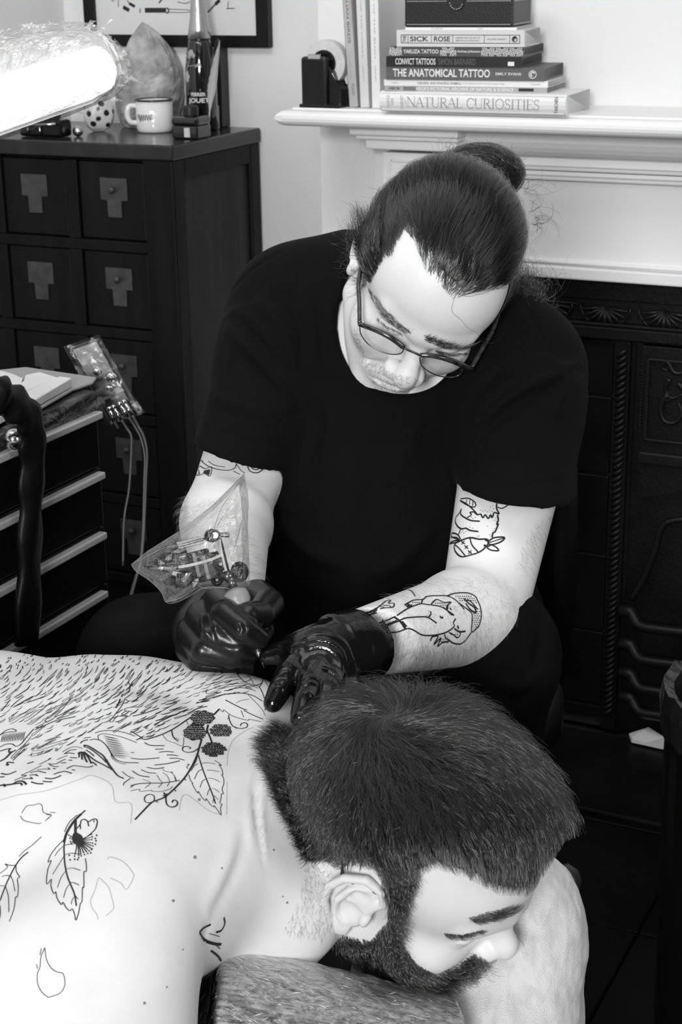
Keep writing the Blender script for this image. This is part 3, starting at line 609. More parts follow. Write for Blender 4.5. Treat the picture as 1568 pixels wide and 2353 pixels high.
# champagne bottle
c = at_top(467, 300); d = (c-CAM)@FWD; s = d/F_PX; br = 36*s
t = thing('champagne_bottle', 'dark champagne bottle with foil neck and painted flowers', 'bottle', tuple(c)); fr = Fr(c, (1, 0, 0), (0, 1, 0), (0, 0, 1))
def hz(py): return (300-py)*s*1.02
M_glass = mat('dark_bottle_glass', .008, .06, spec=.6, coat=.6); M_foil = mat('silver_foil', .55, .3, metal=.9, bump=(70, .5))
bm = BM(); lathe(bm, fr, [(br*.85, MK), (br, .008), (br, hz(185)), (br*.97, hz(160)), (br*.86, hz(135)), (br*.74, hz(110)), (br*.62, hz(98))], 36); obj('glass', bm, M_glass, t, smooth=True)
bm = BM(); lathe(bm, fr, [(br*.73, hz(100)), (br*.66, hz(80)), (br*.53, hz(52)), (br*.46, hz(25)), (br*.42, hz(5)), (br*.40, hz(-40)), (br*.45, hz(-60)), (br*.3, hz(-66))], 32); obj('foil_neck', bm, M_foil, t, smooth=True)
bm = BM()
def bpatch(px, py, rx, ry, n=12, rot=0):
    a0 = math.asin(max(-.95, min(.95, (px-467)/36))); z0 = hz(py); vs = []
    for q in np.linspace(0, 2*math.pi, n, endpoint=False):
        rr = 1+.18*math.cos(5*q); dx, dy = rx*rr*math.cos(q), ry*rr*math.sin(q); dx, dy = dx*math.cos(rot)-dy*math.sin(rot), dx*math.sin(rot)+dy*math.cos(rot)
        a = a0+dx/36; z = z0+dy*s; k_ = br*np.interp(-py, [-185, -135, -110], [1.0, .86, .74])+.0008; vs.append(bm.verts.new(fr(k_*math.sin(a), -k_*math.cos(a), z)))
    bm.faces.new(vs)
bpatch(446, 135, 11, 13); bpatch(438, 180, 8, 13); bpatch(465, 165, 9, 15); bpatch(434, 152, 4, 5)
obj('painted_flower', bm, mat('painted_flower_grey', .4, .5), t)
bm = BM()
for q in ([(437, 130), (446, 142), (452, 133)], [(446, 145), (440, 160), (437, 170)], [(440, 158), (455, 156), (463, 155)]):
    pts = catmull(np.array([(br*1.02*math.sin(math.asin((x-467)/36)), -br*1.02*math.cos(math.asin((x-467)/36)), hz(y)) for x, y in q]), 4); tube(bm, [fr(*p) for p in pts], .0012, 5)
obj('painted_stem', bm, mat('painted_stem_grey', .25, .5), t)
for sx, y, w_, h_ in (('PERRIER', 222, 34, 8), ('JOUET', 239, 50, 13)):
    me = text_mesh(sx, Fr((0, 0, 0), (1, 0, 0), (0, 1, 0), (0, 0, 1)), w_*s, h_*s, .02)
    for v in me.vertices: 
        a = (v.co[0]-w_*s/2)/br-.15; v.co = Vector(fr((br+.0008)*math.sin(a), -(br+.0008)*math.cos(a), hz(y)+v.co[2]))
    finish('lettering', me, M_lt, t)
# dark slab standing behind the bottle, small pale card
c = at_top(496, 296); sl = P(504, 296, (c-CAM)@FWD); 
bm = BM(); fr = Fr(at_top(497, 293), WU, WN, (0, 0, 1)); hs = (293-92)*s
prism(bm, Fr(fr.o, WU, (0, 0, 1), -WN), [(0, MK), (.016, MK), (.016, hs*.93), (.012, hs), (.004, hs*.97), (0, hs*.85)], -.09, 0, .001)
tag(obj('dark_slab', bm, mat('dark_slate_slab', .012, .4)), 'narrow dark slab standing upright beside the champagne bottle', 'slab')
c = at_top(482, 297); fr = Fr(c-WN*.0, WU, WN, (0, 0, 1)); d2 = s
bm = BM(); prism(bm, Fr(fr.o, WU, (0, 0, 1), -WN), [(-.018, MK), (.018, MK), (.018, 53*s), (-.018, 53*s)], -.012, 0, .001); t = thing('small_box', 'small pale printed box in front of the champagne bottle', 'box', tuple(c), -TH)
obj('carton', bm, mat('grey_carton', .45, .6), t)
bm = BM()
for zz in (12, 22, 30, 36): box(bm, fr, -.012, .010, -.0006, 0, zz*s, (zz+2)*s)
box(bm, fr, -.018, .018, -.0006, 0, MK, 4*s); obj('printed_line', bm, M_mid, t)
# ink bottle
c = at_top(437, 318); d = (c-CAM)@FWD; s2 = d/F_PX; fr = Fr(c, WU, WN, (0, 0, 1))
t = thing('ink_bottle', 'square black glass ink bottle with a black cap at the chest corner', 'ink bottle', tuple(c), -TH)
bm = BM(); box(bm, fr, -34*s2, 34*s2, -.02, .034, MK, 30*s2, .003); box(bm, fr, -35*s2, 35*s2, -.021, .035, 30*s2, 50*s2, .006); obj('glass', bm, M_glass, t)
bm = BM(); lathe(bm, Fr(fr(0, .006, 50*s2), WU, WN, (0, 0, 1)), [(17*s2, 0), (18*s2, .003), (18*s2, 20*s2), (15*s2, 23*s2)], 24); obj('cap', bm, mat('ribbed_black_cap', .012, .4), t, smooth=False)
bm = BM(); box(bm, fr, -.001, .012, -.0206, -.0198, 5*s2, 26*s2); obj('label', bm, mat('pale_label', .6, .5), t)
# quill feather leaning on the bottle
bm = BM(); e = (at_top(485, 305)-CAM)@FWD-.05; q0 = P(478, 300, e); q0[2] = CZ+.002; pts = catmull([q0, P(484, 235, e), P(492, 180, e), P(505, 92, e)], 8)
sh = pts; t = thing('quill_feather', 'pale quill feather leaning in front of the champagne bottle', 'feather', tuple(q0))
tube(bm, pts, np.linspace(.0016, .0005, len(pts)), 6); obj('shaft', bm, mat('feather_shaft', .5, .5), t)
bm = BM(); L_, R_ = [], []; n = len(pts)
for i in range(6, n):
    u_ = (i-6)/(n-7); wl = .012*math.sin(min(1, u_*1.6+.15)*math.pi/2)*(1-u_**4); wr = .0085*math.sin(min(1, u_*1.6+.1)*math.pi/2)*(1-u_**2)
    L_.append(bm.verts.new(pts[i]-RIGHT*wl*(1+.06*(-1)**i)+WN*.002)); R_.append(bm.verts.new(pts[i]+RIGHT*wr+WN*.002))
ms = [bm.verts.new(p-WN*.001) for p in pts[6:]]
for i in range(len(ms)-1): bm.faces.new((L_[i], ms[i], ms[i+1], L_[i+1])); bm.faces.new((ms[i], R_[i], R_[i+1], ms[i+1]))
bmesh.ops.solidify(bm, geom=bm.faces[:], thickness=.0006); obj('vane', bm, mat('feather_vane', .6, .7, bump=((300, 40, 300), .4)), t, smooth=True)
# spotted shell, silver ball and dark camera-like bits
c = at_top(228, 302); d = (c-CAM)@FWD; s3 = d/F_PX; fr = Fr(c, (1, 0, 0), (0, 1, 0), (0, 0, 1))
me = rock('spotted_shell', 0, fr, [(14*s3, MK), (30*s3, .012), (37*s3, 34*s3), (34*s3, 58*s3), (22*s3, 74*s3), (0, 80*s3)], None, 9.1, seg=48, amp=.22, fl=.8)
ms_ = mat('spotted_shell_glaze', .5, .35, bump=(40, .5))
nt = ms_.node_tree; v_ = nt.nodes.new('ShaderNodeTexVoronoi'); v_.inputs['Scale'].default_value = 55; r_ = nt.nodes.new('ShaderNodeValToRGB'); r_.color_ramp.elements[0].position = .32; r_.color_ramp.elements[1].position = .4
r_.color_ramp.elements[0].color = (.01, .01, .01, 1); r_.color_ramp.elements[1].color = (.6, .6, .6, 1); tc_ = nt.nodes.new('ShaderNodeTexCoord'); nt.links.new(tc_.outputs['Object'], v_.inputs['Vector']); nt.links.new(v_.outputs['Distance'], r_.inputs[0]); nt.links.new(r_.outputs[0], nt.nodes['Principled BSDF'].inputs['Base Color'])
tag(finish('spotted_shell', me, ms_, smooth=True), 'spotted pale shell partly hidden below the wrapped lamp', 'shell')
c = at_top(180, 314); bm = BM(); bmesh.ops.create_uvsphere(bm, u_segments=24, v_segments=14, radius=12*s3, matrix=Matrix.Translation(Vector(c+np.array([0, 0, 12*s3])))); tag(obj('silver_ball', bm, M_steel, smooth=True), 'small shiny silver ball on the chest beside the spotted shell', 'ball')
c = at_top(95, 316); fr = Fr(c, WU, WN, (0, 0, 1))
t = thing('film_camera', 'black camera-like gadget with metal bars under the wrapped lamp', 'camera', tuple(c), -TH)
bm = BM(); box(bm, fr, -.055, .05, 0, .04, MK, .035, .006); box(bm, fr, -.02, .03, .005, .035, .035, .05, .005); obj('camera_body', bm, M_gblack, t)
bm = BM(); tube(bm, [fr(-.04, -.004, .024), fr(.04, -.004, .028)], .003, 8); tube(bm, [fr(-.03, -.003, .008), fr(-.03, -.003, .022)], .002, 6); tube(bm, [fr(.0, -.003, .006), fr(.0, -.003, .022)], .002, 6); obj('metal_bar', bm, M_steel, t, smooth=True)
# ================================================================ body surfaces: smooth signed-distance volumes turned into one mesh
class Vol:
    def __init__(s, lo, hi, h, pad=0.0):
        s.pad = pad
        s.lo = np.array(lo, np.float32); s.h = h; s.n = np.ceil((np.array(hi)-np.array(lo))/h).astype(int)+1
        s.D = np.full(s.n, .5, np.float32); s.ax = [(s.lo[i]+h*np.arange(s.n[i])).astype(np.float32) for i in range(3)]
    def _sub(s, lo, hi):
        a = np.clip(np.floor((np.array(lo)-s.lo)/s.h).astype(int), 0, s.n); b = np.clip(np.ceil((np.array(hi)-s.lo)/s.h).astype(int)+1, 0, s.n)
        sl = tuple(slice(x, y) for x, y in zip(a, b))
        if any(y <= x for x, y in zip(a, b)): return None, None
        return sl, (s.ax[0][sl[0]][:, None, None], s.ax[1][sl[1]][None, :, None], s.ax[2][sl[2]][None, None, :])
    def _put(s, sl, d, k, op):
        A = s.D[sl]
        if op == 'u':
            hh = np.maximum(k-np.abs(A-d), 0)/k; s.D[sl] = np.minimum(A, d)-hh*hh*k*.25
        else:
            d = -d; hh = np.maximum(k-np.abs(A-d), 0)/k; s.D[sl] = np.maximum(A, d)+hh*hh*k*.25
    def cone(s, a, b, ra, rb, k=.01, op='u'):
        a = np.array(a, float); b = np.array(b, float); m = max(ra, rb)+k+2*s.h+s.pad
        sl, g = s._sub(np.minimum(a, b)-m, np.maximum(a, b)+m)
        if sl is None: return s
        ab = b-a; L2 = ab@ab+1e-12; p = [g[i]-a[i] for i in range(3)]
        t = np.clip((p[0]*ab[0]+p[1]*ab[1]+p[2]*ab[2])/L2, 0, 1)
        d = np.sqrt((p[0]-t*ab[0])**2+(p[1]-t*ab[1])**2+(p[2]-t*ab[2])**2)-(ra+(rb-ra)*t)
        s._put(sl, d.astype(np.float32), k, op); return s
    def chain(s, pts, rs, k=.006, op='u'):
        """tapered limb; its own links are joined first, then blended in once with k"""
        pts = [np.array(p, float) for p in pts]; rs = np.broadcast_to(np.array(rs, float), (len(pts),))
        m = max(rs)+k+2*s.h+s.pad; lo = np.min(pts, 0)-m; hi = np.max(pts, 0)+m; sl, g = s._sub(lo, hi)
        if sl is None: return s
        best = None; kk = .004
        for a, b, ra, rb in zip(pts[:-1], pts[1:], rs[:-1], rs[1:]):
            ab = b-a; L2 = ab@ab+1e-12; p = [g[i]-a[i] for i in range(3)]
            t = np.clip((p[0]*ab[0]+p[1]*ab[1]+p[2]*ab[2])/L2, 0, 1)
            d = np.sqrt((p[0]-t*ab[0])**2+(p[1]-t*ab[1])**2+(p[2]-t*ab[2])**2)-(ra+(rb-ra)*t)
            if best is None: best = d
            else: best = np.minimum(best, d)
        s._put(sl, best.astype(np.float32), k, op); return s
    def ell(s, c, r, R=None, k=.01, op='u'):
        c = np.array(c, float); r = np.array(r, float); m = max(r)+k+2*s.h+s.pad if R is not None else r+k+2*s.h+s.pad
        sl, g = s._sub(c-m, c+m)
        if sl is None: return s
        p = [g[i]-c[i] for i in range(3)]
        if R is not None: p = [p[0]*R[0][i]+p[1]*R[1][i]+p[2]*R[2][i] for i in range(3)]     # columns of R are the axes
        k0 = np.sqrt((p[0]/r[0])**2+(p[1]/r[1])**2+(p[2]/r[2])**2)
        k1 = np.sqrt((p[0]/r[0]**2)**2+(p[1]/r[1]**2)**2+(p[2]/r[2]**2)**2)+1e-6
        s._put(sl, (k0*(k0-1)/k1).astype(np.float32), k, op); return s
    def tubecut(s, a, b, ra, rb, k=.006, op='u', nb=None):
        """tapered tube with flat ends at a and b"""
        a = np.array(a, float); b = np.array(b, float); m = 1.5*max(ra, rb)+k+2*s.h+s.pad
        sl, g = s._sub(np.minimum(a, b)-m, np.maximum(a, b)+m)
        if sl is None: return s
        ab = b-a; L = np.linalg.norm(ab); ab = ab/L; p = [g[i]-a[i] for i in range(3)]
        x = p[0]*ab[0]+p[1]*ab[1]+p[2]*ab[2]; q = np.sqrt(np.maximum(p[0]**2+p[1]**2+p[2]**2-x*x, 0))
        xe = x-L if nb is None else (p[0]-ab[0]*L)*nb[0]+(p[1]-ab[1]*L)*nb[1]+(p[2]-ab[2]*L)*nb[2]
        d = np.maximum(q-(ra+(rb-ra)*np.clip(x/L, 0, 1)), np.maximum(-x, xe)); s._put(sl, d.astype(np.float32), k, op); return s
    def cut(s, c, nrm, k=.004):
        """drop what lies on the far side of a plane"""
        nrm = np.array(nrm, float); nrm /= np.linalg.norm(nrm)
        d = (s.ax[0][:, None, None]-c[0])*nrm[0]+(s.ax[1][None, :, None]-c[1])*nrm[1]+(s.ax[2][None, None, :]-c[2])*nrm[2]
        s.D = np.maximum(s.D, d.astype(np.float32)); return s
    def mesh(s):
        D = s.D; D[0] = D[-1] = .5; D[:, 0] = D[:, -1] = .5; D[:, :, 0] = D[:, :, -1] = .5
        S = D < 0; nx, ny, nz = [int(x)-1 for x in s.n]
        cnt = np.zeros((nx, ny, nz), np.int8)
        for i in (0, 1):
            for j in (0, 1):
                for k in (0, 1): cnt += S[i:i+nx, j:j+ny, k:k+nz]
        act = np.argwhere((cnt > 0) & (cnt < 8)); idx = np.full((nx, ny, nz), -1, np.int32); idx[tuple(act.T)] = np.arange(len(act))
        acc = np.zeros((len(act), 3), np.float32); num = np.zeros(len(act), np.float32)
        for ax in range(3):
            o1, o2 = [a for a in range(3) if a != ax]
            for u in (0, 1):
                for v in (0, 1):
                    a = act.copy(); a[:, o1] += u; a[:, o2] += v; b = a.copy(); b[:, ax] += 1
                    da = D[tuple(a.T)]; db = D[tuple(b.T)]; m = (da < 0) != (db < 0)
                    t = np.where(m, da/np.where(m, da-db, 1), 0); q = np.zeros_like(acc); q[:, ax] = t; q[:, o1] = u; q[:, o2] = v
                    acc += q*m[:, None]; num += m
        V = s.lo+s.h*(act+acc/num[:, None]); quads = []
        for ax in range(3):
            o1, o2 = [(1, 2), (2, 0), (0, 1)][ax]
            A = [slice(0, None)]*3; B = [slice(0, None)]*3; A[ax] = slice(0, -1); B[ax] = slice(1, None)
            sa, sb = S[tuple(A)], S[tuple(B)]; e = np.argwhere(sa != sb)
            e = e[(e[:, o1] > 0) & (e[:, o2] > 0) & (e[:, o1] < s.n[o1]-1) & (e[:, o2] < s.n[o2]-1)]
            inside = sa[tuple(e.T)]; c = []
            for u, v in ((1, 1), (0, 1), (0, 0), (1, 0)):
                q = e.copy(); q[:, o1] -= u; q[:, o2] -= v; c.append(idx[tuple(q.T)])
            q = np.stack(c, 1); q[~inside] = q[~inside][:, ::-1]; quads.append(q)
        return V.astype(float), np.vstack(quads)
def smooth_v(V, Q, it=1, w=.5):
    e = np.vstack([Q[:, [0, 1]], Q[:, [1, 2]], Q[:, [2, 3]], Q[:, [3, 0]]]); e = np.vstack([e, e[:, ::-1]])
    deg = np.bincount(e[:, 0], minlength=len(V)).astype(float)[:, None]
    for _ in range(it):
        s = np.stack([np.bincount(e[:, 0], weights=V[e[:, 1], i], minlength=len(V)) for i in range(3)], 1)/np.maximum(deg, 1); V = V+(s-V)*w
    return V
def vnormals(V, Q):
    n = np.cross(V[Q[:, 2]]-V[Q[:, 0]], V[Q[:, 3]]-V[Q[:, 1]]); N = np.zeros_like(V)
    for j in range(4):
        for i in range(3): N[:, i] += np.bincount(Q[:, j], weights=n[:, i], minlength=len(V))
    return N/(np.linalg.norm(N, axis=1)[:, None]+1e-12)
def qmesh(name, V, Q):
    me = bpy.data.meshes.new(name); me.vertices.add(len(V)); me.vertices.foreach_set('co', V.astype(np.float32).ravel())
    me.loops.add(4*len(Q)); me.loops.foreach_set('vertex_index', Q.astype(np.int32).ravel())
    me.polygons.add(len(Q)); me.polygons.foreach_set('loop_start', np.arange(0, 4*len(Q), 4, dtype=np.int32))
    me.update(calc_edges=True); me.validate(); me.shade_smooth(); return me
def bvh_of(V, Q): return BVHTree.FromPolygons([tuple(v) for v in V], [tuple(map(int, q)) for q in Q])
def hit(bvh, px, py):
    d = ray(px, py); d = d/np.linalg.norm(d); r = bvh.ray_cast(Vector(CAM), Vector(d), 6.0)
    return (None, None) if r[0] is None else (np.array(r[0]), np.array(r[1]))
def fold(V, N, path, width, height, prof=None):
    """raise (or sink, height < 0) a rounded ridge along a 3-D path"""
    path = np.array(path); lo = path.min(0)-3*width; hi = path.max(0)+3*width
    ids = np.where(((V > lo) & (V < hi)).all(1))[0]
    if len(ids) == 0: return V
    p = V[ids]; best = np.full(len(ids), 9.); bt = np.zeros(len(ids)); n = len(path)-1
    for i in range(n):
        ab = path[i+1]-path[i]; t = np.clip(((p-path[i])@ab)/(ab@ab+1e-12), 0, 1); d = np.linalg.norm(p-path[i]-t[:, None]*ab, axis=1)
        m = d < best; best = np.where(m, d, best); bt = np.where(m, (i+t)/n, bt)
    taper = np.sin(np.clip(bt, 0, 1)*math.pi)**.6
    V = V.copy(); V[ids] += N[ids]*(height*np.exp(-(best/width)**2)*taper)[:, None]; return V
def px_path(bvh, pts, n=5):
    out = []
    for x, y in catmull(np.array(pts, float), n):
        h, _ = hit(bvh, x, y)
        if h is not None: out.append(h)
    return out
def ink(bm, bvh, pts, wpx, lift=.00035, n=5, taper=False):
    """a drawn line on a body: the path is laid on the surface it is seen on"""
    q = catmull(np.array(pts, float), n) if n else np.array(pts, float); X, Nn, Wd = [], [], []
    for i, (x, y) in enumerate(q):
        h, nr = hit(bvh, x, y)
        if h is None or (X and np.linalg.norm(h-X[-1]) > .03): 
            if len(X) > 1: ribbon(bm, np.array(X), np.array(Wd), np.array(Nn))
            X, Nn, Wd = [], [], []
            if h is None: continue
        k = 1.0
        if taper: k = .25+.75*math.sin(math.pi*min(1, max(0, i/(len(q)-1)*.85+.12)))
        dd = (h-CAM)@FWD/F_PX
        X.append(h+nr*lift); Nn.append(nr); Wd.append(max(wpx*k*dd, .0002))
    if len(X) > 1: ribbon(bm, np.array(X), np.array(Wd), np.array(Nn))
def ink_fill(bm, bvh, poly, lift=.0003):
    """a solid inked patch, cut into a fan of small faces on the surface"""
    p = np.array(poly, float); c = p.mean(0); vs = []
    h0, n0 = hit(bvh, *c)
    if h0 is None: return
    cv = bm.verts.new(h0+n0*lift)
    for x, y in p:
        h, nr = hit(bvh, x, y)
        if h is None or np.linalg.norm(h-h0) > .05: return
        vs.append(bm.verts.new(h+nr*lift))
    for i in range(len(vs)): bm.faces.new((cv, vs[i], vs[(i+1) % len(vs)]))

def hair_object(name, strands, m, parent, r_root=.00013, r_tip=.00005, label=None):
    """strands: (N, n, 3) world points"""
    S = np.asarray(strands, np.float32); N_, n, _ = S.shape
    hc = bpy.data.hair_curves.new(name); hc.add_curves([n]*N_)
    inv = np.array(wmat(parent).inverted(), np.float32); pts = S.reshape(-1, 3)@inv[:3, :3].T+inv[:3, 3]
    hc.attributes['position'].data.foreach_set('vector', pts.ravel().astype(np.float32))
    ra = hc.attributes.get('radius') or hc.attributes.new('radius', 'FLOAT', 'POINT')
    rr = np.tile(np.linspace(r_root, r_tip, n, dtype=np.float32), N_); ra.data.foreach_set('value', rr)
    hc.materials.append(m); o = bpy.data.objects.new(name, hc); COL.objects.link(o); o.parent = parent; o['kind'] = 'stuff'
    if label: o['label'] = label
    return o
def hair_mat(name, v, rough=.3, gloss=.6, rough_r=.35, ior=1.8):
    """strand material: two shifted highlights over a dark core, a little different on every hair"""
    m = bpy.data.materials.new(name); m.use_nodes = True; nt = m.node_tree; nt.nodes.clear(); o = nt.nodes.new('ShaderNodeOutputMaterial'); b = nt.nodes.new('ShaderNodeBsdfHairPrincipled')
    b.model = 'CHIANG'; b.parametrization = 'COLOR'; hi = nt.nodes.new('ShaderNodeHairInfo'); r = nt.nodes.new('ShaderNodeMapRange'); r.inputs['To Min'].default_value = v*.35; r.inputs['To Max'].default_value = v*2.4
    nt.links.new(hi.outputs['Random'], r.inputs['Value']); nt.links.new(r.outputs[0], b.inputs['Color']); b.inputs['Roughness'].default_value = rough; b.inputs['Radial Roughness'].default_value = rough_r
    b.inputs['Random Roughness'].default_value = .4; b.inputs['Coat'].default_value = .5; b.inputs['IOR'].default_value = ior; b.inputs['Offset'].default_value = math.radians(3); nt.links.new(b.outputs[0], o.inputs[0]); return m
def ell_d(p, c, r):
    q = p-np.array(c); r = np.array(r); k0 = np.linalg.norm(q/r, axis=1); k1 = np.linalg.norm(q/r**2, axis=1)+1e-9; return k0*(k0-1)/k1
SK = {'v': None}
def skull_d(p):
    """distance to the head surface, read from its volume"""
    v = SK['v']; g = (p-v.lo)/v.h; g = np.clip(g, 0, np.array(v.D.shape)-1.001); i = np.floor(g).astype(int); f = g-i; out = 0
    for a in (0, 1):
        for b in (0, 1):
            for c in (0, 1):
                w_ = (f[:, 0] if a else 1-f[:, 0])*(f[:, 1] if b else 1-f[:, 1])*(f[:, 2] if c else 1-f[:, 2]); out = out+w_*v.D[i[:, 0]+a, i[:, 1]+b, i[:, 2]+c]
    return out
def skull_n(p):
    e = 2.5e-3; g = np.stack([skull_d(p+e*np.eye(3)[i])-skull_d(p-e*np.eye(3)[i]) for i in range(3)], 1); return g/(np.linalg.norm(g, axis=1)[:, None]+1e-9)
def unit(a): return a/(np.linalg.norm(a, axis=-1, keepdims=True)+1e-9)
def on_skull(p, it=5):
    for _ in range(it): p = p-skull_n(p)*np.clip(skull_d(p), -.03, .03)[:, None]
    return p
def lownoise(p, f, seed=0.0):
    """cheap smooth vector noise over the head, for locks of hair"""
    return np.stack([np.sin(p[:, 0]*f*(1+.3*k)+seed+k*2.1+2*np.sin(p[:, 1]*f*.7+k))*np.cos(p[:, 2]*f*(.9+.2*k)+k*1.3+1.5*np.sin(p[:, 0]*f*.6+seed)) for k in range(3)], 1)
def grow(roots, flow, length, height, n=8, jitter=.15, sag=0.0):
    """strands that follow a flow over the skull and stand off it by `height` at the tip"""
    N_ = len(roots); L = np.broadcast_to(length, (N_,)); H = np.broadcast_to(height, (N_,)); P_ = roots.copy(); P_ = P_+skull_n(P_)*.0016; out = [P_.copy()]
    jit = rng.normal(0, jitter, (N_, 3))
    for i in range(1, n):
        nn = skull_n(P_); f = flow(P_, i/(n-1))+jit; f = f-nn*(f*nn).sum(1)[:, None]; f = unit(f)
        f = np.where((np.abs(nn).sum(1) > .1)[:, None], f, 0); P_ = P_+f*(L/(n-1))[:, None]; u = i/(n-1); want = .0016+H*math.sin(u*math.pi/2); d = skull_d(P_)
        P_ = P_+skull_n(P_)*np.clip((want-d)*.8, -.005, .005)[:, None]; out.append(P_.copy())
    return np.stack(out, 1)

def in_poly(q, poly):
    x, y = q[:, 0], q[:, 1]; r = np.zeros(len(q), bool); j = len(poly)-1
    for i in range(len(poly)):
        xi, yi = poly[i]; xj, yj = poly[j]
        r ^= ((yi > y) != (yj > y)) & (x < (xj-xi)*(y-yi)/(yj-yi+1e-12)+xi); j = i
    return r
def surf_hair(bvh, poly, count, dxy, length, lift=.3, n=5, curl=.0, spread=.25, droop=None):
    """short hairs rooted on a body; dxy(x, y) is the way they lie as seen in the picture"""
    p = np.array(poly, float); lo, hi = p.min(0), p.max(0); out = []
    q = lo+(hi-lo)*rng.random((count*4, 2)); q = q[in_poly(q, poly)][:count]
    for x, y in q:
        h, nr = hit(bvh, x, y)
        if h is None: continue
        dx, dy = dxy(x, y); a = rng.normal(0, spread); dx, dy = dx*math.cos(a)-dy*math.sin(a), dx*math.sin(a)+dy*math.cos(a)
        d = RIGHT*dx-UP*dy; d = d-nr*(d@nr); d = d/(np.linalg.norm(d)+1e-9); L = length*rng.uniform(.55, 1.2); s = [h-nr*.0004]; side = np.cross(nr, d)*rng.normal(0, curl)
        for i in range(1, n):
            u = i/(n-1); s.append(h+d*L*u+nr*L*lift*math.sin(u*math.pi*.6)+side*L*u*u)
        out.append(s)
    return np.array(out)
# ---------------------------------------------------------------- a head in its own frame: x right, y forward, z up, origin between the ears
def head_volume(h=.0016, lids_down=True, wide=1.0, neck_dir=(0, -.03, -.16), nose=(0, 0), nsz=1.0, ear=1.0, flare=.22, cran=((0, -.012, .045), (.077, .100, .088))):
    v = Vol((-.105, -.150, -.20), (.105, .142, .17), h, pad=.04)
    v.ell(*cran, k=.02); v.ell((0, .035, .05), (.066, .058, .06), k=.03)
    v.ell((0, .035, -.035), (.060*wide, .060, .075), k=.03)
    v.cone((0, -.03, -.02), neck_dir, .062, .062, k=.03)
    for s in (-1, 1):
        v.cone((s*.056*wide, .002, -.052), (s*.020, .070, -.098), .019, .018, k=.025)
        v.ell((s*.043*wide, .056, -.022), (.026, .028, .026), k=.02)
        v.cone((s*.010, .0900, .0335), (s*.044, .0745, .0360), .0110, .0095, k=.014)
    v.ell((0, .076, -.098), (.024, .019, .016), k=.02)
    v.ell((0, .082, -.06), (.030, .015, .024), k=.015)
    for s in (-1, 1): v.ell((s*.031, .104, .013), (.0185, .0215, .0120), k=.012, op='s')
    for s in (-1, 1):
        v.ell((s*.032, .0722, .0125), (.0165, .0145, .0125), k=.005)
        a = np.linspace(-1, 1, 7)
        lid = [(s*.032+.0145*t, .0735+.0148*math.sqrt(max(0, 1-(t*.88)**2)), .013-.0065*(1-.5*t*t)+.0005) for t in a]; v.chain(lid, .0011, k=.0025, op='s')
        up = [(s*.032+.0155*t, .0735+.0146*math.sqrt(max(0, 1-(t*.9)**2))-.0012, .0215-.004*t*t) for t in a]; v.chain(up, .0010, k=.004, op='s')
    ny, nz = nose
    v.cone((0, .087, .024), (0, .110+ny, -.016+nz), .0078, .0102*nsz, k=.010); v.ell((0, .112+ny, -.021+nz), (.0118*nsz, .0128*nsz, .0118*nsz), k=.007)
    for s in (-1, 1): v.ell((s*.0132*nsz, .1020+ny, -.0265+nz), (.0084*nsz, .0120*nsz, .0085*nsz), k=.005)
    for s in (-1, 1): v.ell((s*.0068, .108+ny, -.0355+nz), (.0036, .006, .0045), k=.003, op='s')
    for s in (-1, 1): v.chain([(s*.017, .098+ny, -.034+nz*.7), (s*.024, .089, -.046), (s*.031, .080, -.060)], .0028, k=.010, op='s')
    v.chain([(0, .103+ny, -.036+nz*.6), (0, .1005, -.050)], .003, k=.006, op='s')
    v.chain([(-.023, .086, -.0665), (-.010, .0945, -.0590), (0, .0955, -.0590), (.010, .0945, -.0590), (.023, .086, -.0665)], [.003, .005, .0048, .005, .003], k=.005)
    v.chain([(-.020, .087, -.0730), (-.009, .0945, -.0710), (0, .0955, -.0705), (.009, .0945, -.0710), (.020, .087, -.0730)], [.003, .0058, .006, .0058, .003], k=.005)
    v.chain([(-.026, .086, -.0715), (-.012, .0975, -.0655), (0, .1005, -.0640), (.012, .0975, -.0655), (.026, .086, -.0715)], .0013, k=.003, op='s')
    v.ell((0, .104, -.083), (.017, .009, .006), k=.010, op='s')
    for s in (-1, 1):                                    # ears
        E = lambda y, z, o=0: (s*(.077+o-flare*min(0, y)), y*(1+(ear-1)*.6), z*ear)
        v.ell(E(-.010, .004, .001), (.0045, .019*ear, .031*ear), k=.004)
        v.chain([E(.006, .008, .002), E(.012, .024, .003), E(.006, .036, .006), E(-.008, .040, .009), E(-.021, .031, .011), E(-.027, .014, .011), E(-.025, -.004, .009), E(-.018, -.020, .006)], [.003, .0036, .0038, .004, .004, .0038, .0035, .0032], k=.0022)
        v.chain([E(-.003, .027, .004), E(-.014, .018, .007), E(-.017, .004, .008), E(-.013, -.012, .007), E(-.006, -.018, .005)], [.0025, .0034, .0036, .0034, .003], k=.003)
        v.ell(E(-.004, -.003, .011), (.0085, .0088*ear, .0115*ear), k=.005, op='s'); v.ell(E(-.003, .019, .0095), (.0045, .0085, .0055), k=.004, op='s'); v.chain([E(.004, .006, .004), E(-.004, .008, .0035), E(-.012, .006, .004)], .0022, k=.003)
        v.ell(E(.008, -.003, .005), (.0045, .0042, .0075), k=.003); v.ell(E(-.006, -.027, .003), (.0050, .0085*ear, .010*ear), k=.004)
    return v
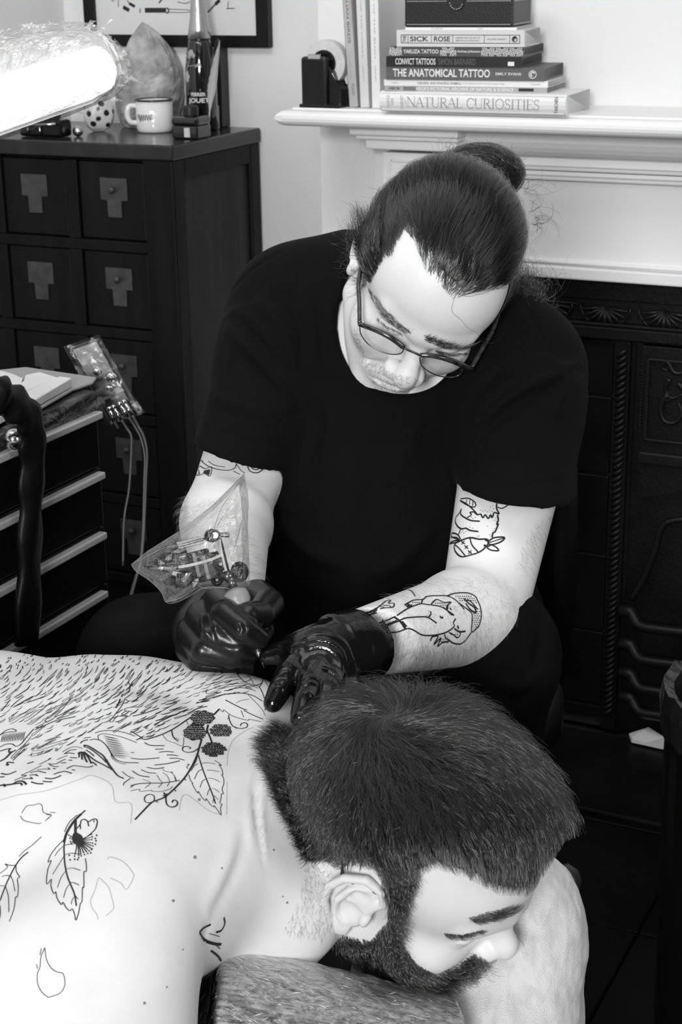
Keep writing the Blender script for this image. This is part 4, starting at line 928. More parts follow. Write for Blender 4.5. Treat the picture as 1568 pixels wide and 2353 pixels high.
# ================================================================ the man lying face down
M_skin = mat('light_skin', .74, .46, spec=.35, sss=.10, bump=(700, .18, 3, .0006), noise=(35, .03))
M_ink2 = mat('tattoo_ink', .010, .55, spec=.3); M_ink3 = mat('tattoo_ink_faded', .17, .55, spec=.3); M_sten = mat('stencil_line', .40, .6)
R_C = np.array([[-.586, .734, .343], [-.79, -.424, -.442], [-.179, -.53, .829]]); T_C = np.array([.057, 1.263, .657])
u_, s_, vt_ = np.linalg.svd(R_C); R_C = u_@vt_
def CL(l): return np.atleast_2d(l)@R_C.T+T_C
client = thing('person', 'shirtless bearded man lying face down with line tattoos across his back', 'person', (-.25, 1.29, .52))
nb = (np.array([-.10, 1.30, .655])-T_C)@R_C              # where the neck meets the shoulders, in the head frame
CRAN_C = ((0, -.016, .048), (.080, .108, .091))
hv = head_volume(.0016, neck_dir=tuple(nb*.75+np.array([0, -.03, -.02])*.25), nose=(-.005, .012), nsz=1.04, ear=1.2, cran=CRAN_C)
Vh, Qh = hv.mesh(); Vh = smooth_v(Vh, Qh, 1, .4); Vh = CL(Vh)
bv = Vol((-.62, .92, .36), (.06, 1.66, .80), .0042)
bv.ell((-.46, 1.325, .656), (.42, .275, .114), k=.03); bv.ell((-.38, 1.49, .68), (.13, .08, .06), k=.05); bv.ell((-.23, 1.315, .656), (.135, .23, .097), k=.05)
for s in (-1, 1):
    bv.ell((-.24, 1.30+s*.10, .703), (.085, .065, .046), k=.05)
bv.cone((-.07, 1.285, .655), (-.170, 1.115, .690), .055, .058, k=.05); bv.cone((-.05, 1.315, .655), (-.10, 1.43, .688), .052, .048, k=.05)
bv.chain([(-.085, 1.435, .688), (-.15, 1.465, .69), (-.24, 1.47, .685)], [.046, .054, .06], k=.04)
bv.ell((-.235, 1.05, .62), (.095, .085, .115), k=.05)
bv.chain([(-.19, 1.075, .66), (-.195, 1.04, .58), (-.20, 1.02, .38)], [.072, .08, .075], k=.03); bv.chain([(-.20, 1.50, .672), (-.20, 1.55, .62), (-.12, 1.58, .44)], [.058, .06, .05], k=.03)
bv.cone((-.14, 1.285, .65), (-.005, 1.300, .632), .078, .062, k=.03)
bv.ell((-.075, 1.235, .615), (.065, .055, .055), k=.04)
Vb, Qb = bv.mesh(); Vb = smooth_v(Vb, Qb, 2, .5)
V_cl = np.vstack([Vb, Vh]); Q_cl = np.vstack([Qb, Qh+len(Vb)])
# ================================================================ the tattooist
R_A = np.array([[-.918, -.157, .364], [-.137, -.737, -.661], [.372, -.657, .656]]); T_A = np.array([.097, 1.842, 1.044])
u_, s_, vt_ = np.linalg.svd(R_A); R_A = u_@vt_
def AL(l): return np.atleast_2d(l)@R_A.T+T_A
artist = thing('person', 'man in black t-shirt and glasses bending forward, tattooing with black gloves on', 'person', (.10, 2.05, .40))
C7 = P(870, 622, 2.06); RS = P(690, 735, 2.00); LS = P(1172, 862, 1.93)
RE = P(520, 1180, 1.90); RW = P(528, 1385, 1.69); LE = P(1110, 1412, 1.80); LW = P(800, 1484, 1.60)
nb = (C7-T_A)@R_A
hvA = head_volume(.0014, neck_dir=tuple(nb*.95), nose=(.003, .003), nsz=1.12, wide=1.02, flare=.02, ear=.85)
Va, Qa = hvA.mesh(); Va = smooth_v(Va, Qa, 1, .35); Va = AL(Va)
av = Vol((-.30, 1.50, .42), (.36, 2.32, 1.16), .004)
CH = P(895, 880, 2.03); BE = P(880, 1230, 2.02)
def torso(v, g=0.0, k=.05):
    """chest, belly, shoulders; g inflates (cloth over body)"""
    v.ell(CH, (.160+g, .112+g, .165+g), k=k); v.ell(BE, (.165+g, .125+g, .19+g), k=k)
    v.cone(RS+(0, .02, 0), LS+(0, .02, 0), .066+g, .066+g, k=k); v.cone(C7-(0, 0, .06), CH, .09+g, .12+g, k=k)
    v.cone(C7-(0, .02, .04), RS, .052+g, .056+g, k=k); v.cone(C7-(0, .02, .04), LS, .052+g, .056+g, k=k)
torso(av)
arm_r = [RS, RS*.45+RE*.55, RE, RE*.6+RW*.4, RW]; arm_l = [LS, LS*.5+LE*.5+RIGHT*.012, LE, LE*.62+LW*.38, LW]
av.chain(arm_r, [.060, .055, .046, .045, .034], k=.02); av.chain(arm_l, [.062, .057, .047, .046, .031], k=.02)
av.ell(LE*.86+LW*.14+(0, 0, .004), (.05, .045, .047), k=.03)
av.ell(RE*.88+RW*.12, (.047, .045, .047), k=.03)
Vt, Qt = av.mesh(); Vt = smooth_v(Vt, Qt, 2, .5)
V_ar = np.vstack([Vt, Va]); Q_ar = np.vstack([Qt, Qa+len(Vt)])
# ---------------------------------------------------------------- t-shirt
M_shirt = mat('black_cotton', .0048, .9, spec=.05, bump=(900, .25, 2, .0006), sheen=.01)
sv = Vol((-.34, 1.62, .42), (.40, 2.34, 1.20), .0042)
torso(sv, .014, .055)
def lerp(a, b, t): return np.array(a)*(1-t)+np.array(b)*t
SR_ = P(552, 1046, 1.905); SL_ = P(1188, 1128, 1.845)       # sleeve hem centres
dR = SR_-lerp(RS, SR_, .3); dR /= np.linalg.norm(dR); dL = SL_-lerp(LS, SL_, .3); dL /= np.linalg.norm(dL)
def hem_plane(c, ex, ey, tilt):
    """plane of a sleeve hem whose edge runs along (ex, ey) across the view"""
    v = (c-CAM)/np.linalg.norm(c-CAM); e = RIGHT*ex-UP*ey; n = np.cross(e, v); n /= np.linalg.norm(n)
    if n[2] > 0: n = -n
    n = n+tilt*v; return n/np.linalg.norm(n)
nR = hem_plane(SR_, 240, 75, .16); nL = hem_plane(SL_, 265, 26, .20)
sv.chain([RS, lerp(RS, SR_, .35)], [.072, .073], k=.035); sv.tubecut(lerp(RS, SR_, .3), SR_, .074, .056, k=.03, nb=nR)
sv.chain([LS, lerp(LS, SL_, .35)], [.076, .076], k=.035); sv.tubecut(lerp(LS, SL_, .3), SL_, .076, .066, k=.03, nb=nL)
# neck opening and ribbed collar
NK = AL((0, -.035, -.10))[0]; nkd = (C7-T_A); nkd /= np.linalg.norm(nkd)
sv.chain([lerp(C7, NK, .1), lerp(C7, NK, 1.0), NK+(NK-C7)*.6], [.066, .070, .075], k=.012, op='s')
# ---------------------------------------------------------------- black gloves
M_glove = mat('black_nitrile_glove', .006, .3, spec=.4, bump=(130, .25, 5, .0012))
def PX(*q): return [P(x, y, d) for x, y, d in q]
gv = Vol((-.26, 1.36, .60), (.02, 1.80, .98), .0017)
gv.chain(PX((540, 1358, 1.715), (505, 1388, 1.685), (474, 1448, 1.652)), [.029, .031, .031], k=.01)
gv.ell(P(472, 1458, 1.648), (.029, .028, .036), k=.015); gv.ell(P(525, 1445, 1.645), (.026, .025, .032), k=.015)
gv.ell(P(512, 1388, 1.668), (.026, .024, .024), k=.015)
gv.chain(PX((500, 1388, 1.635), (515, 1410, 1.572), (560, 1446, 1.560), (594, 1468, 1.575)), [.017, .0140, .0125, .0105], k=.003)
gv.chain(PX((466, 1420, 1.620), (492, 1456, 1.570), (545, 1482, 1.568), (578, 1494, 1.590)), [.0175, .0140, .0122, .0105], k=.0025)
gv.chain(PX((444, 1455, 1.625), (468, 1494, 1.576), (535, 1508, 1.576), (568, 1514, 1.594)), [.0170, .0135, .0118, .010], k=.0025)
gv.chain(PX((437, 1490, 1.630), (458, 1522, 1.590), (515, 1531, 1.590), (568, 1530, 1.600)), [.0150, .0118, .0102, .009], k=.0025)
gv.chain(PX((530, 1390, 1.68), (592, 1368, 1.665), (618, 1388, 1.625), (598, 1412, 1.592), (572, 1412, 1.575)), [.020, .0165, .0155, .0145, .0125], k=.006)
gv.chain(PX((592, 1420, 1.64), (604, 1450, 1.63), (600, 1470, 1.62)), [.016, .012, .009], k=.01)
Vg, Qg = gv.mesh(); Vg = smooth_v(Vg, Qg, 1, .4)
bg = bvh_of(Vg, Qg)
for pth, w_, h_ in (([(482, 1392), (478, 1420), (486, 1450), (495, 1475)], .0025, -.0022), ([(487, 1398), (488, 1425), (500, 1445)], .002, .002), ([(463, 1410), (466, 1440), (476, 1462)], .002, .0016),
                    ([(548, 1430), (556, 1445), (550, 1462)], .002, -.002), ([(560, 1432), (570, 1446), (568, 1466)], .0018, .0014), ([(505, 1480), (530, 1490), (556, 1488)], .0018, -.0018),
                    ([(425, 1480), (440, 1515), (480, 1533), (540, 1536)], .0022, .0022), ([(590, 1420), (600, 1432), (606, 1424)], .0018, -.0015), ([(575, 1452), (590, 1458), (598, 1450)], .0016, -.0014)):
    Vg = fold(Vg, vnormals(Vg, Qg), px_path(bg, pth), w_, h_)
glove_r = finish('glove', qmesh('glove', Vg, Qg), M_glove, artist)
# left hand, spread flat on the client's shoulder, glove shiny and creased
gv = Vol((-.16, 1.30, .58), (.10, 1.70, .90), .0017)
gv.chain(PX((822, 1492, 1.605), (790, 1492, 1.598), (745, 1505, 1.58)), [.0335, .032, .030], k=.01)
gv.chain(PX((760, 1500, 1.59), (700, 1512, 1.572)), [.028, .022], k=.015); gv.chain(PX((790, 1520, 1.59), (775, 1545, 1.565)), [.028, .020], k=.015)
gv.chain(PX((695, 1512, 1.568), (663, 1545, 1.540), (641, 1590, 1.522), (628, 1615, 1.518)), [.0150, .0118, .0108, .0092], k=.006)
gv.chain(PX((738, 1525, 1.562), (714, 1560, 1.528), (702, 1607, 1.502), (690, 1648, 1.492)), [.0155, .0122, .0110, .0095], k=.005)
gv.chain(PX((772, 1540, 1.562), (757, 1585, 1.528), (748, 1640, 1.505)), [.0145, .0118, .010], k=.005)
gv.chain(PX((796, 1548, 1.572), (797, 1592, 1.545), (792, 1632, 1.525)), [.0135, .0105, .009], k=.005)
gv.chain(PX((740, 1490, 1.59), (690, 1490, 1.582), (650, 1499, 1.578), (614, 1508, 1.578)), [.020, .0155, .0125, .0085], k=.008)
cu0_ = P(800, 1485, 1.60); cu1_ = LW*.80+LE*.20
gv.tubecut(P(770, 1490, 1.595), cu1_-(LE-LW)*.08, .0325, .0365, k=.01); gv.tubecut(cu1_-(LE-LW)*.14, cu1_, .0345, .0350, k=.003, op='s')
Vl, Ql = gv.mesh(); Vl = smooth_v(Vl, Ql, 1, .4); bl_ = bvh_of(Vl, Ql)
for pth, w_, h_ in (([(668, 1545), (655, 1535), (640, 1548)], .0016, .0016), ([(670, 1553), (655, 1544), (637, 1556)], .0016, .0016), ([(662, 1562), (648, 1556), (634, 1566)], .0015, -.0012), ([(652, 1582), (640, 1578), (626, 1586)], .0015, .001),
                    ([(735, 1565), (716, 1556), (700, 1566)], .0016, .0016), ([(732, 1575), (714, 1568), (697, 1577)], .0016, .0014), ([(722, 1598), (706, 1592), (692, 1600)], .0015, .0012), ([(705, 1640), (696, 1632), (686, 1640)], .0015, -.001),
                    ([(690, 1470), (740, 1458), (790, 1478), (815, 1530)], .0022, .0022), ([(690, 1480), (735, 1470), (780, 1490), (800, 1540)], .002, .0022), ([(700, 1490), (740, 1484), (775, 1505), (790, 1550)], .002, .002),
                    ([(735, 1535), (765, 1545), (785, 1575)], .002, .0018), ([(690, 1510), (700, 1535), (692, 1550)], .002, -.0022), ([(650, 1488), (680, 1484), (700, 1478)], .0018, .0016), ([(640, 1500), (670, 1500), (690, 1494)], .0016, -.0014)):
    Vl = fold(Vl, vnormals(Vl, Ql), px_path(bl_, pth), w_, h_)
M_glove2 = mat('black_nitrile_glove_wet', .004, .14, spec=.45, bump=(90, .35, 6, .002))
glove_l = finish('glove', qmesh('glove', Vl, Ql), M_glove2, artist, label='black glove, shiny and creased')
# ---------------------------------------------------------------- jeans
M_jeans = mat('black_denim', .005, .85, spec=.06, bump=(700, .5, 2, .0008), noise=(14, .45))
jv = Vol((-.34, 1.5, .08), (.42, 2.42, .82), .006)
HP = P(890, 1420, 2.10); KR = P(330, 1520, 1.93); KL = P(1110, 1510, 1.82)
jv.ell(HP, (.19, .15, .13), k=.05)
jv.chain([HP-(.08, 0, .02), KR], [.095, .072], k=.05); jv.chain([KR, P(360, 1900, 2.05)], [.072, .05], k=.03)
jv.chain([HP+(.09, 0, -.02), KL], [.098, .080], k=.05); jv.chain([KL, P(1120, 1780, 1.98)], [.080, .060], k=.03)
Vj, Qj = jv.mesh(); Vj = smooth_v(Vj, Qj, 2, .5); bj = bvh_of(Vj, Qj)
for pth, w_, h_ in (([(1180, 1380), (1210, 1440), (1215, 1500)], .006, .005), ([(1230, 1400), (1245, 1470), (1225, 1540)], .006, -.005), ([(1130, 1560), (1190, 1580), (1240, 1550)], .007, .005), ([(1150, 1620), (1200, 1610), (1230, 1580)], .006, -.005),
                    ([(640, 1340), (700, 1390), (760, 1430)], .007, .005), ([(660, 1330), (720, 1370), (790, 1400)], .006, -.005), ([(290, 1480), (340, 1440), (390, 1420)], .007, -.005)):
    Vj = fold(Vj, vnormals(Vj, Qj), px_path(bj, pth), w_, h_)
finish('jeans', qmesh('jeans', Vj, Qj), M_jeans, artist)
# ---------------------------------------------------------------- client: creases in the neck, then the body mesh
bc_ = bvh_of(V_cl, Q_cl)
for pth, w_, h_ in (([(612, 1730), (590, 1790), (588, 1850), (598, 1920), (608, 2000)], .0022, -.0022), ([(625, 1760), (603, 1820), (602, 1900), (612, 1980)], .003, .0016),
                    ([(575, 1820), (573, 1890), (580, 1960)], .003, .0014), ([(548, 1890), (535, 1960), (500, 2040), (468, 2100)], .008, .0022), ([(560, 1905), (545, 1980), (512, 2055), (480, 2105)], .006, -.0022),
                    ([(490, 2120), (470, 2150), (485, 2190)], .004, -.002), ([(200, 1560), (330, 1580), (450, 1600)], .02, -.004), ([(0, 1800), (160, 1790), (300, 1810)], .02, .003)):
    V_cl = fold(V_cl, vnormals(V_cl, Q_cl), px_path(bc_, pth), w_, h_)
bc_ = bvh_of(V_cl, Q_cl)
finish('body', qmesh('body', V_cl, Q_cl), M_skin, client)
# ---------------------------------------------------------------- artist: body and shirt with its folds and seams
ba_ = bvh_of(V_ar, Q_ar)
finish('body', qmesh('body', V_ar, Q_ar), M_skin, artist)
Vs, Qs = sv.mesh(); Vs = smooth_v(Vs, Qs, 1, .5)
bs_ = bvh_of(Vs, Qs)
for pth, w_, h_ in (([(1300, 852), (1240, 880), (1170, 920), (1105, 985)], .007, .009), ([(1285, 880), (1215, 915), (1150, 960), (1090, 1030)], .006, -.006), ([(1320, 860), (1290, 910), (1275, 960)], .006, .005),
                    ([(1200, 860), (1140, 910), (1080, 990)], .006, .005), ([(1160, 840), (1110, 890), (1060, 960)], .006, -.004), ([(505, 735), (570, 800), (640, 880), (668, 950)], .007, .007), ([(530, 720), (600, 790), (655, 860)], .006, -.005),
                    ([(590, 680), (650, 760), (680, 850)], .007, .006), ([(640, 660), (680, 720), (700, 800)], .006, -.004), ([(690, 640), (715, 720), (725, 820)], .006, .004), ([(750, 880), (760, 980), (740, 1100)], .012, .005),
                    ([(980, 930), (940, 1010), (900, 1120)], .012, .006), ([(860, 1000), (850, 1150), (800, 1300)], .014, -.005), ([(640, 1200), (720, 1270), (800, 1300)], .010, .006), ([(1000, 1200), (930, 1280), (860, 1330)], .010, .006),
                    ([(655, 575), (590, 610), (535, 665), (508, 712)], .0035, -.003), ([(640, 585), (600, 605), (560, 640)], .002, .0015), ([(1195, 690), (1245, 760), (1285, 830)], .003, -.003), ([(1205, 700), (1250, 765), (1280, 800)], .002, .002),
                    ([(455, 962), (560, 1003), (662, 1030)], .0022, -.0024), ([(1078, 1083), (1190, 1112), (1325, 1098)], .0022, -.0024), ([(1340, 830), (1300, 845), (1270, 850)], .004, .004), ([(828, 545), (795, 590), (781, 650), (786, 720), (800, 790), (830, 850)], .0055, .004), ([(815, 540), (778, 595), (765, 650), (770, 720), (786, 800), (815, 870)], .002, -.0018),
                    ([(480, 900), (560, 940), (640, 960)], .008, .004), ([(1110, 1010), (1180, 1040), (1250, 1030)], .010, .004)):
    Vs = fold(Vs, vnormals(Vs, Qs), px_path(bs_, pth), w_, h_*(1.5 if w_ > .0045 else 1.15))
shirt = finish('tshirt', qmesh('tshirt', Vs, Qs), M_shirt, artist)
bs_ = bvh_of(Vs, Qs)
# ================================================================ glasses
M_tort = mat('tortoiseshell_frame', .025, .2, noise=(160, .95), coat=.6); M_wire = mat('dark_wire_rim', .12, .25, metal=.9); M_lens = film_mat('spectacle_lens', gloss=.25, haze=.0, bump=(1, 0), rough=.02)
gl = bpy.data.objects.new('glasses', None); COL.objects.link(gl); gl.parent = artist; gl.location = tuple(np.array(AL((0, .11, .0))[0])-np.array(artist.location))
def GP(x, y, bulge=0.0):
    """point of the lens plane, which wraps back a little towards the hinges"""
    d = ray(x, y)@R_A; c = (CAM-T_A)@R_A; nrm = np.array([0, 1, .16]); t = ((np.array([0, .113, .0])-c)@nrm)/(d@nrm); p = c+d*t
    for _ in range(4):
        yy = .113-.16*p[2]-5.2*max(0, abs(p[0])-.008)**2; t += (yy-p[1])/d[1]; p = c+d*t
    return AL(p)[0]
for side, top, low in (('r', [(826, 745), (850, 753), (880, 766), (905, 780), (928, 798)], [(929, 802), (921, 812), (900, 814), (872, 806), (846, 790), (830, 768), (827, 750)]),
                       ('l', [(966, 816), (990, 817), (1020, 823), (1052, 834), (1084, 848)], [(1062, 850), (1058, 860), (1040, 867), (1010, 864), (985, 853), (968, 838), (965, 822)])):
    bm = BM(); pts = np.array([GP(*q) for q in catmull(top, 5)]); tube(bm, pts, np.linspace(.0026, .0032, len(pts)), 10); obj('brow_rim', bm, M_tort, gl, smooth=True)
    bm = BM(); low_ = catmull(low, 5); tube(bm, [GP(*q) for q in low_], .0007, 8); obj('wire_rim', bm, M_wire, gl, smooth=True)
    bm = BM(); ring = [bm.verts.new(GP(*q)) for q in list(catmull(top, 5))+list(low_)]; c = bm.verts.new(GP(*np.mean(top+low, 0)))
    for i in range(len(ring)): bm.faces.new((c, ring[i], ring[(i+1) % len(ring)]))
    obj('lens', bm, M_lens, gl)
bm = BM(); pts = [GP(928, 798), GP(938, 805), GP(952, 811), GP(966, 817)]; pts[1] += FWD*-.002; pts[2] += FWD*-.002; tube(bm, catmull(pts, 4), .0012, 8); obj('bridge', bm, M_wire, gl, smooth=True)
for hx, ear_l in (((827, 745), (.083, -.005, .034)), ((1084, 848), (-.083, -.005, .034))):
    p0 = GP(*hx); e = AL(ear_l)[0]; mid = AL(((ear_l[0]*.985), .04, .022))[0]
    bm = BM(); pts = catmull([p0, lerp(p0, mid, .5)+(e-p0)*0, mid, e], 5); tube(bm, pts, .0024, 8); obj('temple', bm, M_tort, gl, smooth=True)
    bm = BM(); c = GP(hx[0]+(8 if hx[0] < 900 else -9), hx[1]-4); bmesh.ops.create_uvsphere(bm, u_segments=10, v_segments=8, radius=.0017, matrix=Matrix.Translation(Vector(c-FWD*.002))); obj('rivet', bm, M_steel, gl, smooth=True)
for q in ((917, 803), (970, 823)):
    bm = BM(); c = GP(*q)+FWD*.004; bmesh.ops.create_uvsphere(bm, u_segments=12, v_segments=8, radius=.0032, matrix=Matrix.Translation(Vector(c))); obj('nose_pad', bm, M_lens, gl, smooth=True)
# ================================================================ hair
M_hairA = hair_mat('dark_brown_hair', .002, .15); M_hairC = hair_mat('brown_hair', .003, .15); M_scalp = mat('dark_scalp', .012, .8)
M_fine = hair_mat('fine_body_hair', .01, .4)
def sphere_roots(n):
    v = rng.normal(0, 1, (n, 3)); v = unit(v)*.1+np.array([0, -.01, .04]); return on_skull(v, 8)
def facing(w, T, R):                                     # does the skull there face the camera
    n = skull_n((w-T)@R)@R.T; return ((CAM-w)*n).sum(1) > 0
# --- client: short back and sides, longer swirling top
SK['v'] = hv
bh_c = bvh_of(Vh, Qh)
pr_ = sphere_roots(52000); wr = CL(pr_); q2, _ = proj(wr)
face_poly = [(903, 2095), (893, 2045), (960, 2022), (1005, 2000), (1080, 2024), (1150, 2060), (1215, 2062), (1258, 2005), (1300, 1935), (1420, 1900), (1420, 2200), (1200, 2400), (700, 2400), (755, 2120), (758, 2010), (800, 1990), (862, 2004), (885, 2044)]
neck_poly = [(540, 1600), (640, 1690), (655, 1790), (668, 1870), (690, 1935), (702, 1985), (740, 1975), (765, 1995), (755, 2130), (540, 2300)]
vis = facing(wr, T_C, R_C)
ok = ~(vis & (in_poly(q2, face_poly) | in_poly(q2, neck_poly)))
x, y, z = pr_.T
ok &= (z > -.05) & ~((y > .055) & (z < .085)) & ~((np.abs(x) > .05) & (y > .02) & (z < .055) & ~vis) & ~((np.abs(x) > .06) & (y > -.035) & (z < .03)) & ~((y > .0) & (z < .02))
pr_ = pr_[ok]
WH = on_skull(np.array([[.022, -.062, .118]]))[0]
hW, _n = hit(bh_c, 893, 1652); WH = (hW-T_C)@R_C if hW is not None else WH
def flow_c(p, u):
    r = p-WH; d = np.linalg.norm(r, axis=1)[:, None]; nn = skull_n(p); sw = np.cross(nn, unit(r))
    f = unit(r)+sw*np.exp(-d/.045)*1.1
    front = np.clip((p[:, 1:2]+.02)/.08, 0, 1); f = f+np.array([[.55, .25, -.15]])*front+.30*lownoise(p, 260)+.18*lownoise(p, 620, 3)
    return f
d_w = np.linalg.norm(pr_-WH, axis=1); zz = pr_[:, 2]; yy = pr_[:, 1]
top = np.clip((zz-.035+.35*np.clip(yy, -.05, .1))/.05, 0, 1); top = top*top*(3-2*top)
L_ = .013+.050*top; L_ = L_*rng.uniform(.8, 1.15, len(L_)); H_ = .007+.019*top*np.clip(d_w/.03, .25, 1)*rng.uniform(.55, 1.1, len(L_))
def grow_trim(roots, flow, L, H, to_world, polys, n, jitter):
    """as grow, but a strand that would hang over the bare face is cut back"""
    L = np.array(L); H = np.array(H); outs = []
    for k in range(4):
        st = grow(roots, flow, L, H, n=n, jitter=jitter); W_ = to_world(st.reshape(-1, 3)); q_, _ = proj(W_)
        bad = np.zeros(len(q_), bool)
        for p_ in polys: bad |= in_poly(q_, p_)
        bad = bad.reshape(st.shape[:2])[:, 1:].any(1); outs.append(W_.reshape(st.shape)[~bad]); roots, L, H = roots[bad], L[bad]*.6, H[bad]*.75
        if not bad.any(): break
    return np.vstack(outs)
clump_c = np.sin(pr_[:, 0]*300+2*np.sin(pr_[:, 1]*130))*np.sin(pr_[:, 1]*280+2*np.sin(pr_[:, 2]*150)); H_ = H_*(1+.28*clump_c)
st = grow_trim(pr_, flow_c, L_, H_, CL, (face_poly, neck_poly), 8, .2)
hn = surf_hair(bh_c, [(600, 1715), (650, 1680), (790, 1700), (800, 1960), (738, 1972), (700, 1985), (684, 1935), (655, 1870), (630, 1800), (612, 1760)], 7500, lambda x, y: (-.8, .35), .014, .45, 8, .1, .25)
hn2 = surf_hair(bc_, [(598, 1705), (640, 1670), (760, 1700), (780, 1965), (745, 1975), (736, 1970), (698, 1983), (678, 1935), (648, 1870), (622, 1800), (606, 1760)], 6500, lambda x, y: (-.8, .35), .013, .45, 8, .1, .25)
st = np.vstack([st, hn, hn2])
hair_object('hair', st, M_hairC, client, .00016, .00006)
# skull cap under the hair
def cap_mesh(name, h_off, test, T, R, parent, m, n_=130):
    vs, fs, idx = [], [], {}
    th_ = np.linspace(.02, math.pi-.02, n_); ph_ = np.linspace(0, 2*math.pi, 2*n_, endpoint=False)
    g = np.array([[math.sin(a)*math.cos(b), math.sin(a)*math.sin(b), math.cos(a)] for a in th_ for b in ph_])*.1+np.array([0, -.01, .04]); g = on_skull(g, 8)
    okk = test(g); g = g+skull_n(g)*h_off; W_ = g@R.T+T
    for i in range(n_-1):
        for j in range(2*n_):
            q = [i*2*n_+j, i*2*n_+(j+1) % (2*n_), (i+1)*2*n_+(j+1) % (2*n_), (i+1)*2*n_+j]
            if okk[q].all(): fs.append(q)
    used = sorted({i for f in fs for i in f}); mp = {k: i for i, k in enumerate(used)}
    me = pymesh(name, W_[used], [[mp[i] for i in f] for f in fs]); return finish(name, me, m, parent, smooth=True)
def grown(poly, d):
    p = np.array(poly, float); c = p.mean(0); v = p-c; return c+v*(1+d/np.linalg.norm(v, axis=1))[:, None]
def near_poly(q, poly, d):
    r = in_poly(q, poly)
    for a in np.linspace(0, 2*math.pi, 8, endpoint=False): r |= in_poly(q+d*np.array([math.cos(a), math.sin(a)]), poly)
    return r
def test_c(g):
    w_ = CL(g); q_, _ = proj(w_); v_ = facing(w_, T_C, R_C); x, y, z = g.T
    return ~(v_ & (near_poly(q_, face_poly, 18) | near_poly(q_, neck_poly, 14))) & (z > -.04) & ~((y > .05) & (z < .085)) & ~((np.abs(x) > .05) & (y > .02) & (z < .055) & ~v_) & ~((np.abs(x) > .06) & (y > -.035) & (z < .03)) & ~((y > 0) & (z < .02))
cap_mesh('scalp', .0005, test_c, T_C, R_C, client, mat('scalp_under_hair', .03, .8))
# beard, brow and lashes
beard_poly = [(893, 2062), (928, 2062), (925, 2100), (920, 2140), (930, 2172), (955, 2212), (1000, 2240), (1042, 2220), (1070, 2200), (1092, 2190), (1120, 2206), (1105, 2262), (1060, 2300), (1000, 2310), (930, 2290), (850, 2240), (780, 2185), (745, 2140), (800, 2150), (850, 2160), (890, 2115)]
def beard_dir(x, y): return (.55+.9*max(0, (x-900)/200), 1.0-.4*max(0, (x-900)/200))
sb = surf_hair(bh_c, beard_poly, 7500, beard_dir, .017, .55, 6, .15, .35)
sb = np.vstack([sb, surf_hair(bh_c, [(878, 2012), (905, 1985), (965, 1990), (945, 2040), (930, 2080), (893, 2080)], 1500, lambda x, y: (.25, 1), .014, .4, 6, .1, .25)])
mir = ((sb.reshape(-1, 3)-T_C)@R_C)*np.array([-1, 1, 1]); sb2 = CL(mir).reshape(sb.shape)[::2]
hair_object('beard', np.vstack([sb, sb2]), M_hairC, client, .00015, .00006)
br = surf_hair(bh_c, [(1075, 2108), (1120, 2094), (1180, 2084), (1192, 2096), (1150, 2110), (1080, 2120)], 420, lambda x, y: (.9, .25-.7*(x > 1150)), .009, .35, 5, .1, .3)
lash = surf_hair(bh_c, [(1018, 2143), (1060, 2147), (1108, 2136), (1110, 2139), (1060, 2151), (1020, 2147)], 300, lambda x, y: (.8, .35), .005, .5, 5, .1, .3)
hair_object('eyebrow', br, M_hairC, client, .00013, .00005); hair_object('eyelashes', lash, M_hairC, client, .00012, .00005)
nk_ = surf_hair(bc_, [(700, 1985), (765, 1990), (765, 2130), (740, 2160), (650, 2140), (690, 2060)], 420, lambda x, y: (-.5, 1), .005, .3, 4, .1, .4); hair_object('nape_hair', nk_, M_fine, client, .00007, .00004)

# --- artist: long hair pulled back into a bun
SK['v'] = hvA
bh_a = bvh_of(Va, Qa)
BUN = P(1102, 400, 1.96); Bl = (BUN-T_A)@R_A; Bs = on_skull(Bl[None])[0]
pr_ = sphere_roots(46000); wr = AL(pr_); q2, _ = proj(wr)
faceA = [(846, 650), (868, 612), (903, 590), (930, 530), (962, 565), (975, 620), (1012, 655), (1040, 690), (1080, 674), (1130, 667), (1172, 652), (1165, 720), (1130, 790), (1120, 960), (860, 960), (780, 800), (790, 560), (838, 500), (850, 540)]
vis = facing(wr, T_A, R_A)
def test_a(g, poly=faceA, d=.01):
    w_ = AL(g); q_, _ = proj(w_); v_ = facing(w_, T_A, R_A); x, y, z = g.T
    return ~(v_ & near_poly(q_, poly, d)) & (z > -.045) & ~((y > .05) & (z < .07)) & ~((np.abs(x) > .066) & (y > -.03) & (z < .02)) & ~((y > .025) & (z < .03)) & ~((y > 0) & (z < .0))
pr_ = pr_[test_a(pr_)]
def flow_a(p, u): return unit(Bs-p)+.16*lownoise(p, 330)+.10*lownoise(p, 700, 2)+.25*np.array([[0, 0, 1.0]])*(p[:, 2:3] < .05)
dist = np.linalg.norm(pr_-Bs, axis=1); clump = np.sin(pr_[:, 0]*420+3*np.sin(pr_[:, 2]*90))*.5+.5
st = grow(pr_, flow_a, np.minimum(dist*1.12, .16)*rng.uniform(.75, 1.05, len(dist)), .005+.010*clump*rng.uniform(.4, 1.1, len(dist))+.003*(pr_[:, 2] > .02), n=10, jitter=.10)
all_ = [AL(st.reshape(-1, 3)).reshape(st.shape)]
all_.append(surf_hair(bh_a, [(836, 520), (872, 510), (880, 600), (852, 655), (838, 640), (830, 570)], 2600, lambda x, y: (-.05, -1), .035, .35, 10, .1, .25))
